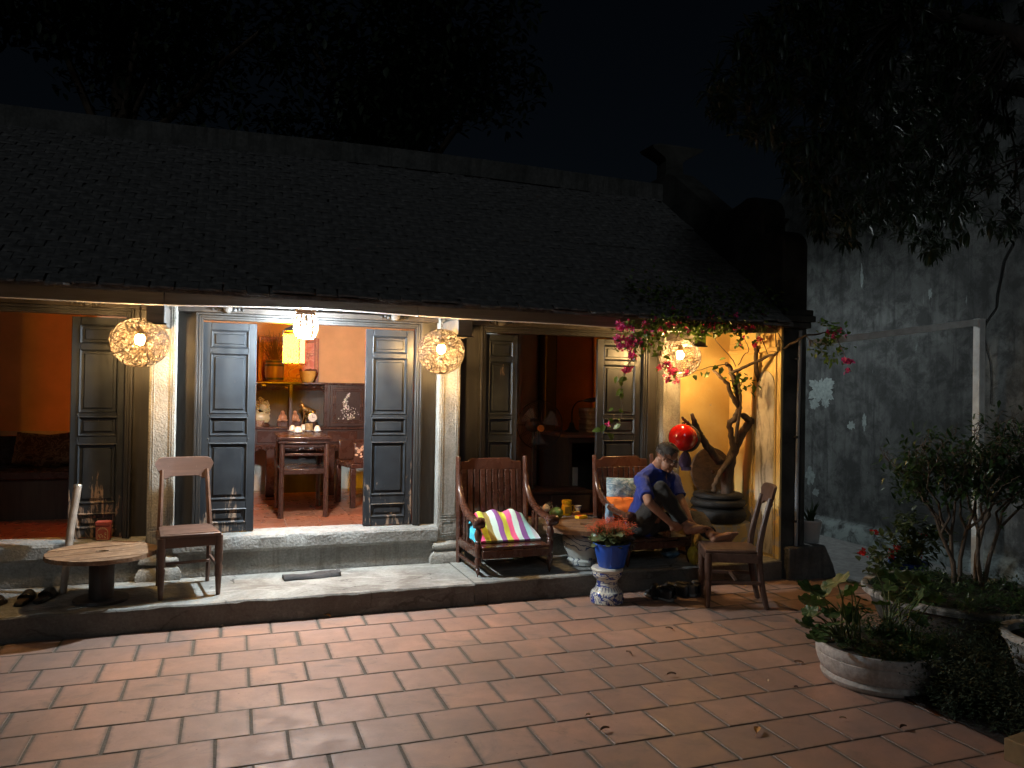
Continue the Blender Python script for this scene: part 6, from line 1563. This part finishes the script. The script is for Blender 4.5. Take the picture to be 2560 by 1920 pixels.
# round concrete trough with big lobed leaves
M['cpot'] = stone_mat('pale_concrete_pot', (.42,.40,.37), .35, 40, stain=(.16,.14,.12), stainamt=.5)
pc0 = V((3.525, 3.475, 0))
tr = thing('concrete_bowl_planter', 'round ribbed concrete bowl planter with large lobed leaves standing on the pavers', 'planter', tuple(pc0))
MB().lathe([(r_*.86, z_*1.05) for r_, z_ in [(.335,0),(.348,.008),(.358,.03),(.350,.045),(.342,.05),(.358,.062),(.378,.10),(.388,.135),(.388,.142),(.383,.146),(.387,.15),(.392,.185),(.386,.20),(.366,.20),(.352,.17)]], n=48).build('bowl', M['cpot'], tr, smooth=40)
MB().lathe([(.0,.192),(.308,.186)], n=40, cap=False).build('soil', simple('bowl_soil', (.028,.020,.014), .95, .4, 30, .6, 40), tr)
def lobed(n=30):
    m_ = MB(); vs = []
    for i in range(n):
        a = 2*math.pi*i/n; q = .5*(1+.07*math.cos(7*a))*(1-.30*math.exp(-((a-math.pi)/.30)**2)); vs.append((q*math.cos(a)+.0, q*math.sin(a), .10*math.cos(7*a)*.4+.10*q))
    for i in range(n):
        a = 2*math.pi*i/n; q = .25*(1-.3*math.exp(-((a-math.pi)/.3)**2)); vs.append((q*math.cos(a), q*math.sin(a), .018*math.cos(7*a)))
    vs.append((0,0,-.02)); m_.add(vs, [(i, (i+1) % n, n+(i+1) % n, n+i) for i in range(n)] + [(n+i, n+(i+1) % n, 2*n) for i in range(n)]); return m_
bmesh_ = lobed().mesh('leaf'); bmesh_.materials.append(leaf_mat('lobed_leaf', (.045,.085,.025), .5, .2)); bmesh_.polygons.foreach_set('use_smooth', [True]*len(bmesh_.polygons))
def big_leaf_plant(parent, base, heads, Yr, seed):
    rd = random.Random(seed); st_ = MB(); stalk = leaf_mat('stalk_%d' % seed, (.09,.11,.035), .5, .1)
    for (px_, py_, w) in heads:
        Y = rd.uniform(*Yr); p = onY(px_, py_, Y); s_ = 1.2*w/1928*(p-CC).dot(CF)
        b_ = base+V((rd.gauss(0,.05), rd.gauss(0,.05), 0)); st_.tube(smoothpath([b_, b_.lerp(p,.55)+V((rd.gauss(0,.02), 0, .03)), p], 4), [.005]*4+[.004]*4+[.003], 6)
        o = inst(bmesh_, 'leaf', parent, tuple(p-parent.location), (rd.gauss(.25,.35), rd.gauss(.1,.3), rd.uniform(0,6.28)), (s_,)*3)
    st_.build('leaf_stalk', stalk, parent, True, smooth=60)
ZPp = lambda x, y: (1960+x/4.1475, 1240+y/4.1475)
H1 = [(*ZPp(x, y), w) for x, y, w in ((550,890,62),(690,900,60),(280,965,58),(400,985,50),(270,1090,48),(350,1110,52),(620,1000,40),(700,980,38),(330,1240,46),(270,1190,36),(480,1220,40),(690,1210,46),(760,1170,40),(790,1060,36),(640,1250,30),(520,1330,46),(190,1340,36),(320,1480,46),(360,1410,40),(250,1300,26),(820,1160,40),(860,1210,24),(440,1390,30),(590,1180,34))]
big_leaf_plant(tr, pc0+V((-.10,.12,.165)), H1, (3.35,3.75), 4)
H2 = [(*ZPp(x, y), w) for x, y, w in ((1180,870,60),(1330,870,70),(1050,960,50),(1150,1070,56),(1390,1070,52),(1270,1100,46),(1100,850,46),(1420,900,40),(960,790,34),(1220,1010,40),(1480,960,50),(1460,1180,44),(1320,1220,40),(1120,1240,36),(1010,1120,40),(1560,1080,46),(1240,940,50),(1400,1290,40))]
big_leaf_plant(tr, pc0+V((.20,.10,.165)), H2, (3.5,3.95), 6)
rd = random.Random(15); gc = MB(); yf_ = MB()
def sprig(mb, p, h, n, L, rd):
    for k in range(n):
        a = rd.uniform(0,6.28); lean_ = rd.uniform(.05,.55); top = p+V((math.cos(a)*lean_*h, math.sin(a)*lean_*h, h*rd.uniform(.5,1)))
        for i in range(7):
            c = p.lerp(top, (i+1)/7); leaf(mb, c, (rd.gauss(0,1), rd.gauss(0,1), rd.uniform(-.1,.8)), (0,0,1), L*rd.uniform(.6,1.2), L*.28)
for k in range(46):
    a = rd.uniform(0,6.28); q = .28*math.sqrt(rd.random()); sprig(gc, pc0+V((q*math.cos(a), q*math.sin(a), .165)), rd.uniform(.05,.13), 4, .035, rd)
for k in range(80):
    a = rd.uniform(-2.2,1.2); q = rd.uniform(.20,.35); sprig(gc, pc0+V((q*math.cos(a), q*math.sin(a), .17)), rd.uniform(.06,.16), 5, .035, rd)
gc.build('undergrowth', M['leaf_dark'], tr, True, kind='stuff')

# low feathery bed running to the corner of the yard
bed = MB(); rd = random.Random(16); yel_ = MB()
pts_ = [(2210,1640),(2560,1600),(2560,1860),(2480,1850),(2330,1800),(2230,1760)]
def inpoly(x, y, P_):
    r_ = False
    for i in range(len(P_)):
        (x1, y1), (x2, y2) = P_[i], P_[i-1]
        if (y1 > y) != (y2 > y) and x < (x2-x1)*(y-y1)/(y2-y1)+x1: r_ = not r_
    return r_
k = 0
while k < 520:
    x, y = rd.uniform(3.45,4.75), rd.uniform(2.3,3.65)
    if (x-pc0.x)**2+(y-pc0.y)**2 < .125 or x < 3.33+max(0,(3.1-y))*.05 or (x-4.45)**2+(y-3.05)**2 < .10: continue
    sprig(bed, V((x, y, -.01)), rd.uniform(.12,.36), 4, .032, rd); k += 1
for k in range(260):                                   # the bank leaning over the bowl's far shoulder
    a = rd.uniform(-1.75, .5); q = rd.uniform(.35, .60); x, y = pc0.x+q*math.cos(a), pc0.y+q*math.sin(a)
    if (x-4.45)**2+(y-3.05)**2 < .09: continue
    sprig(bed, V((x, y, -.01)), rd.uniform(.18,.34), 5, .032, rd)
tag(bed.build('ground_cover', leaf_mat('feathery_leaf', (.022,.036,.014), .7, .05), None, kind='stuff'), 'mass of low feathery ground cover beside the concrete bowl', 'ground cover')
sb = MB().grid(lambda u, v: (lerp(3.42,5.0,u)+.03*mnoise.noise(V((u*5,v*5,0))), lerp(1.9,3.7,v), .006+.012*mnoise.noise(V((u*9,v*9,3)))+.01), 20, 20)
tag(sb.build('planting_bed', simple('bed_soil', (.022,.017,.013), .95, .5, 20, .8, 30), smooth=60), kind='structure')
yb2 = onY(2252, 1640, 3.35); yg = thing('yellow_flower', 'small cluster of yellow flowers among the dark ground cover', 'flower', (yb2.x, yb2.y, 0))
fm_ = MB()
for k in range(40):
    c = V((rd.gauss(0,.018), rd.gauss(0,.018), yb2.z+rd.gauss(0,.018))); leaf(fm_, c, (rd.gauss(0,1), rd.gauss(-.5,1), rd.gauss(0,1)), (0,-1,1), .016, .010)
fm_.build('petals', leaf_mat('yellow_petal', (.70,.40,.03), .6, .2), yg); MB().tube([(0,0,0),(0.01,0,yb2.z)], .003, 5).build('stalk', M['leaf_dark'], yg)

# great round basin with the dark shrub
bc = V((4.92, 4.12, 0))
bs = thing('concrete_basin', 'wide low concrete basin with a pale chipped rim holding the dark shrub', 'planter', tuple(bc))
M['cpot_dark'] = stone_mat('shaded_concrete', (.10,.095,.085), .5, 40, stain=(.022,.024,.018), stainamt=.9)  # concrete darkened in colour to stand in for the plants' shade
MB().lathe([(.50,0),(.52,.02),(.58,.16),(.60,.19),(.60,.20)], n=52).build('basin', M['cpot_dark'], bs, smooth=40)
MB().lathe([(.60,.200),(.635,.206),(.640,.235),(.630,.248),(.575,.245),(.565,.21)], n=52, cap=False).build('rim', stone_mat('chipped_white_rim', (.45,.43,.40), .4, 30, stain=(.03,.03,.025), stainamt=1.6), bs, smooth=40)
MB().lathe([(.0,.225),(.567,.218)], n=40, cap=False).build('soil', simple('basin_soil', (.02,.015,.012), .95, .4, 30, .6, 40), bs)
rd = random.Random(61); gm = MB()
for k in range(230):
    a = rd.uniform(0,6.28); q = .60*math.sqrt(rd.random())
    for i in range(1):
        h_ = rd.uniform(.04,.13); p = bc+V((q*math.cos(a), q*math.sin(a), .21))
        for j in range(16): leaf(gm, p+V((rd.gauss(0,.02), rd.gauss(0,.02), h_*rd.random())), (rd.gauss(0,1), rd.gauss(0,1), rd.uniform(-.2,.8)), (0,0,1), rd.uniform(.03,.06), .014)
gm.build('undergrowth', M['leaf_dark'], bs, True, kind='stuff')
sh_ = thing('dark_shrub', 'tall dark leafy shrub with several thin stems growing from the basin', 'shrub', (bc.x, bc.y, .27))
rd = random.Random(18); tips = []; stw = MB()
def grow(p, d, L, r_, lev):
    q = p+d*L; stw.tube([p, (p+q)/2+V((rd.gauss(0,.02), rd.gauss(0,.02), 0)), q], [r_, r_*.85, r_*.7], 7)
    if lev == 0: tips.append((q, d)); return
    for k in range(rd.choice((2,3,3))):
        e = (d+V((rd.gauss(0,.38), rd.gauss(0,.38), rd.gauss(.10,.25)))).normalized(); grow(q, e, L*rd.uniform(.45,.92), r_*.62, lev-1)
for (px_, py_, d, L) in ((2392,1452,(-.10,.05,1),.40), (2400,1455,(.16,.02,1),.44), (2470,1450,(.22,-.1,1),.46), (2455,1450,(.02,.1,1),.42), (2385,1455,(-.22,.10,1),.42), (2500,1440,(.25,.05,1),.46)):
    p = onZ(px_, py_, .27); p = V((max(4.6,min(5.3,p.x)), max(3.85,min(4.45,p.y)), .215)); grow(p, V(d).normalized(), L, .018, 4)
stw.build('stems', M['bark'], sh_, True, smooth=60)
sl_ = MB()
for q, d in tips:
    for k in range(10):
        c = q-d*rd.uniform(0,.30)+V((rd.gauss(0,.06), rd.gauss(0,.06), rd.gauss(0,.06))); leaf(sl_, c, (rd.gauss(0,1), rd.gauss(0,1), rd.gauss(.1,.6)), (0,0,1), rd.uniform(.05,.085), rd.uniform(.018,.030))
sl_.build('foliage', M['leaf_dark'], sh_, True, smooth=70, kind='stuff')
# red-flowered plant in a blue pot
bp = onY(2272, 1495, 4.62); bpp = V((bp.x, 4.62+.42, 0)); bpp = V((onY(2268, 1480, 5.0).x, 5.0, 0))
rp = thing('red_flower_plant', 'leafy plant with scattered red flowers in a blue pot behind the basin', 'plant', tuple(bpp))
MB().lathe([(.10,0),(.105,.004),(.14,.22),(.15,.225),(.15,.245),(.138,.245),(.13,.2)], n=26).build('pot', simple('blue_glazed_pot', (.010,.040,.20), .35, .15, 8), rp, smooth=40)
MB().lathe([(.0,.215),(.13,.215)], n=26, cap=False).build('soil', simple('pot_soil', (.025,.02,.015), .95), rp)
rd = random.Random(19); m_ = MB(); sm_ = MB(); rfl = MB()
heads = [onY(x, y, 4.95) for x, y in ((2235,1310),(2265,1300),(2300,1320),(2210,1340),(2250,1345),(2290,1350),(2330,1345),(2200,1390),(2240,1380),(2280,1385),(2320,1385),(2220,1420),(2260,1415),(2300,1420),(2185,1430),(2150,1380),(2270,1360))]
for i, h_ in enumerate(heads):
    b_ = bpp+V((rd.gauss(0,.04), rd.gauss(0,.04), .21)); h_ = h_+V((0, rd.gauss(0,.10), 0)); sm_.tube(smoothpath([b_, b_.lerp(h_,.5)+V((0,0,.05)), h_], 4), [.006,.005,.005,.005,.004,.004,.004,.003,.003], 6)
    for k in range(40 if i != 15 else 3):
        c = h_+V((rd.gauss(0,.055), rd.gauss(0,.055), rd.gauss(0,.045))); leaf(m_, c, (rd.gauss(0,1), rd.gauss(-.3,.8), rd.gauss(.1,.5)), (0,0,1), rd.uniform(.06,.10), rd.uniform(.03,.05))
for x, y, n in ((2155,1380,16),(2228,1385,12),(2242,1372,12),(2298,1382,9),(2186,1330,7),(2308,1336,5)):
    c0 = onY(x, y, 4.90)
    for k in range(n*2):
        c = c0+V((rd.gauss(0,.014), rd.gauss(0,.014), rd.gauss(0,.014))); leaf(rfl, c, (rd.gauss(0,1), rd.gauss(-.6,.8), rd.gauss(0,1)), (0,-1,.6), .022, .016)
m_.build('foliage', leaf_mat('olive_leaf', (.050,.070,.020), .5, .2), rp, True, smooth=70, kind='stuff'); sm_.build('stems', M['leaf_dark'], rp, True, smooth=60); rfl.build('flowers', M['redfl'], rp, True, kind='stuff')
# pot at the right-hand edge and its leaves
ep = thing('pale_round_pot', 'pale round concrete pot standing in the dark ground cover', 'planter', (4.45, 3.05, 0))
MB().lathe([(.20,0),(.21,.01),(.27,.20),(.30,.25),(.315,.262),(.315,.295),(.30,.30),(.27,.29),(.26,.24)], n=36).build('pot', M['cpot'], ep, smooth=40)
MB().lathe([(.0,.26),(.262,.255)], n=30, cap=False).build('soil', simple('edge_soil', (.02,.016,.012), .95), ep)
m_ = MB(); rd = random.Random(23)
for k in range(30): sprig(m_, V((4.45+rd.gauss(0,.1), 3.05+rd.gauss(0,.1), .26)), rd.uniform(.08,.2), 4, .06, rd)
m_.build('foliage', M['leaf_dark'], ep, True, kind='stuff')
cb = thing('tan_crate', 'corner of a tan cardboard crate on the ground', 'crate', (3.44, 2.42, 0), R(8))
MB().box((-.13,-.18,0),(.30,.12,.10)).build('carton', simple('tan_card', (.22,.15,.07), .8, .2, 10), cb, bevel=.004)
MB().box((-.06,-.185,.1003),(.30,.04,.125)).box((-.131,-.181,.092),(.301,-.16,.1002)).build('flap', simple('tan_card_flap', (.26,.18,.08), .8, .2, 10), cb)

# fallen leaves on the pavers
rd = random.Random(40)
FL = [(1127,1509,'ochre'),(816,1543,'ochre'),(1512,1827,'brown'),(1572,1635,'brown'),(1679,1689,'brown'),(1919,1706,'pale'),(1893,1831,'ochre'),(1673,1574,'brown'),(1997,1659,'brown'),(2107,1799,'pale'),(2258,1822,'brown'),(555,1567,'pale'),(1864,1467,'yellow'),(1300,1548,'pale'),(1008,1522,'pale'),(1990,1720,'brown'),(1470,1790,'pale')]
fcol = {'ochre': (.45,.20,.04), 'brown': (.10,.055,.03), 'pale': (.48,.36,.24), 'yellow': (.60,.36,.05)}
fwhere = ['orange-brown fallen leaf curled at the foot of the step below the armchair','orange-brown fallen leaf on the pavers below the folded mat','dark curled fallen leaf on a paver near the front of the yard','small dark curled fallen leaf between two paver rows','thin dark fallen leaf lying across a paver joint','thin pale fallen leaf near the concrete bowl','crumpled orange fallen leaf on a front paver','small dark fallen leaf in front of the wooden chair','flat dark fallen leaf beside the concrete bowl rim','pale fallen leaf before the concrete bowl','dark fallen leaf at the edge of the ground cover','pale curled leaf scrap at the foot of the step by the chair','yellow fallen leaf behind the wooden chair legs','pale leaf scrap on the second paver row','white leaf scrap at the foot of the step','brown leaf scrap in front of the concrete bowl','tiny pale scrap on a front paver']
for (x, y, c), w in zip(FL, fwhere):
    p = onZ(x, y, .004); L = .055 if c != 'pale' else .035
    if w.startswith('tiny') or 'scrap' in w: L = .022
    if c == 'ochre' : L = .075
    m_ = MB(); a = rd.uniform(0,6.28)
    m_.grid(lambda u, v: (L*(u-.5), L*.42*math.sin(math.pi*min(.99,max(.01,u)))**.8*(v-.5), .006+.012*abs(v-.5)*1.2+.010*math.sin(u*3.1)*(L/.06)+.05*L*(u-.5)**2*4), 8, 4)
    m_.tube([(-L*.5,0,.007+.05*L), (-L*.75,.004,.004)], .0009, 4)
    o = m_.build('fallen_leaf', simple('fallen_leaf_'+w[:9]+str(x), fcol[c], .8, .35, 30), None, smooth=60, loc=(p.x, p.y, .001), rot=(0,0,a)); tag(o, w, 'leaf', 'fallen leaves on the pavers')

# ------------------------------------------------------------------ big tree over the passage and trees behind the roof
ot = thing('overhanging_tree', 'large dark long-leaved tree hanging over the passage and gable', 'tree', (6.15, 3.2, 0))
MB().tube(smoothpath([(6.15,3.2,-.05),(6.1,3.25,1.2),(6.0,3.4,2.6),(5.8,3.7,3.6),(5.5,4.2,4.4)],5), [.22,.20,.19,.18,.17,.17,.16,.16,.15,.15,.14,.14,.13,.12,.12,.11,.11,.10,.09,.08,.07], 12).build('trunk', bark('dark_trunk_bark', (.02,.015,.011), (.06,.045,.034)), ot, True, smooth=60)
poly = [(1985,-40),(1880,50),(1800,130),(1755,235),(1800,320),(1880,345),(1955,370),(1965,450),(2010,500),(2030,590),(2110,625),(2180,605),(2230,560),(2265,600),(2290,655),(2340,635),(2420,595),(2530,590),(2640,560),(2640,-40)]
rd = random.Random(50); lv = MB(); tw = MB(); cnt = 0; roots = [V((5.5,4.2,4.4)), V((5.8,3.7,3.6)), V((5.0,4.7,4.7)), V((5.9,4.6,4.2))]
tw.tube(smoothpath([(5.8,3.7,3.6),(5.9,4.6,4.2),(5.9,5.4,4.3)],4), [.07,.06,.06,.05,.05,.04,.04,.03,.03], 8); tw.tube(smoothpath([(5.5,4.2,4.4),(5.0,4.7,4.7),(4.3,5.0,4.6)],4), [.07,.06,.06,.05,.05,.04,.04,.03,.03], 8)
while cnt < 900:
    x, y = rd.uniform(1750,2640), rd.uniform(-60,660)
    if not inpoly(x, y, poly): continue
    Y = rd.uniform(4.3, 5.5); p = onY(x, y, Y)
    if p.x > 6.4: continue
    cnt += 1
    base = min(roots, key=lambda r_: (r_-p).length)
    if cnt % 9 == 0: tw.tube([base, base.lerp(p,.5)+V((rd.gauss(0,.08), rd.gauss(0,.08), .05)), p], [.010,.007,.003], 5, cap=False)
    ax = V((rd.gauss(-.2,.5), rd.gauss(-.2,.5), rd.gauss(-.1,.5))).normalized(); e1 = ax.orthogonal().normalized(); e2 = ax.cross(e1)
    for k in range(12):
        a = k*2.4; d = ax*rd.uniform(.1,.8)+(e1*math.cos(a)+e2*math.sin(a))*.9+V((0,0,-.25)); leaf(lv, p-ax*rd.uniform(0,.07), d, (0,0,1), rd.uniform(.08,.15), rd.uniform(.020,.032), .3, .25)
lv.build('crown', leaf_mat('long_dark_leaf', (.017,.032,.012), .45, .1), ot, True, smooth=70, kind='stuff'); tw.build('branches', bark('dark_bark', (.012,.009,.007), (.04,.03,.022)), ot, True, smooth=60)
def back_tree(c, rads, label, n, seed):
    rd = random.Random(seed); t = thing('background_tree', label, 'tree', (c[0], c[1], 0), 0, 'trees behind the roof'); m_ = MB()
    lobes = [V(c)+V((rd.gauss(0,rads[0]*.45), rd.gauss(0,rads[1]*.45), rd.gauss(0,rads[2]*.45))) for _ in range(16)]
    for k in range(n):
        l_ = rd.choice(lobes); d = V((rd.gauss(0,1), rd.gauss(0,1), rd.gauss(0,1))).normalized(); p = l_+V((d.x*rads[0], d.y*rads[1], d.z*rads[2]))*.42*rd.uniform(.55,1.05)
        leaf(m_, p, (rd.gauss(0,1), rd.gauss(0,1), rd.gauss(-.3,.6)), (0,0,1), rd.uniform(.16,.30), rd.uniform(.07,.12))
    m_.build('crown', M['leaf_far'], t, True, smooth=70, kind='stuff')
    tb = MB().tube([(c[0],c[1],-.1),(c[0]+.1,c[1],c[2]*.5),(c[0],c[1],c[2])], [.3,.24,.12], 10)
    for l_ in lobes[:9]: tb.tube([(c[0],c[1],c[2]*.65), tuple(V((c[0],c[1],c[2]*.7)).lerp(l_,.6)), tuple(l_)], [.10,.06,.03], 6)
    tb.build('trunk', M['bark'], t, True, smooth=60)
q = onY(1010, 150, 15); back_tree((q.x, 15, q.z), (2.4,2.0,2.4), 'dark tree crown rising behind the middle of the roof ridge', 7000, 3)
q = onY(300, 40, 17); back_tree((q.x, 17, q.z), (4.2,2.5,2.4), 'broad dark tree crown behind the left end of the roof', 8000, 4)
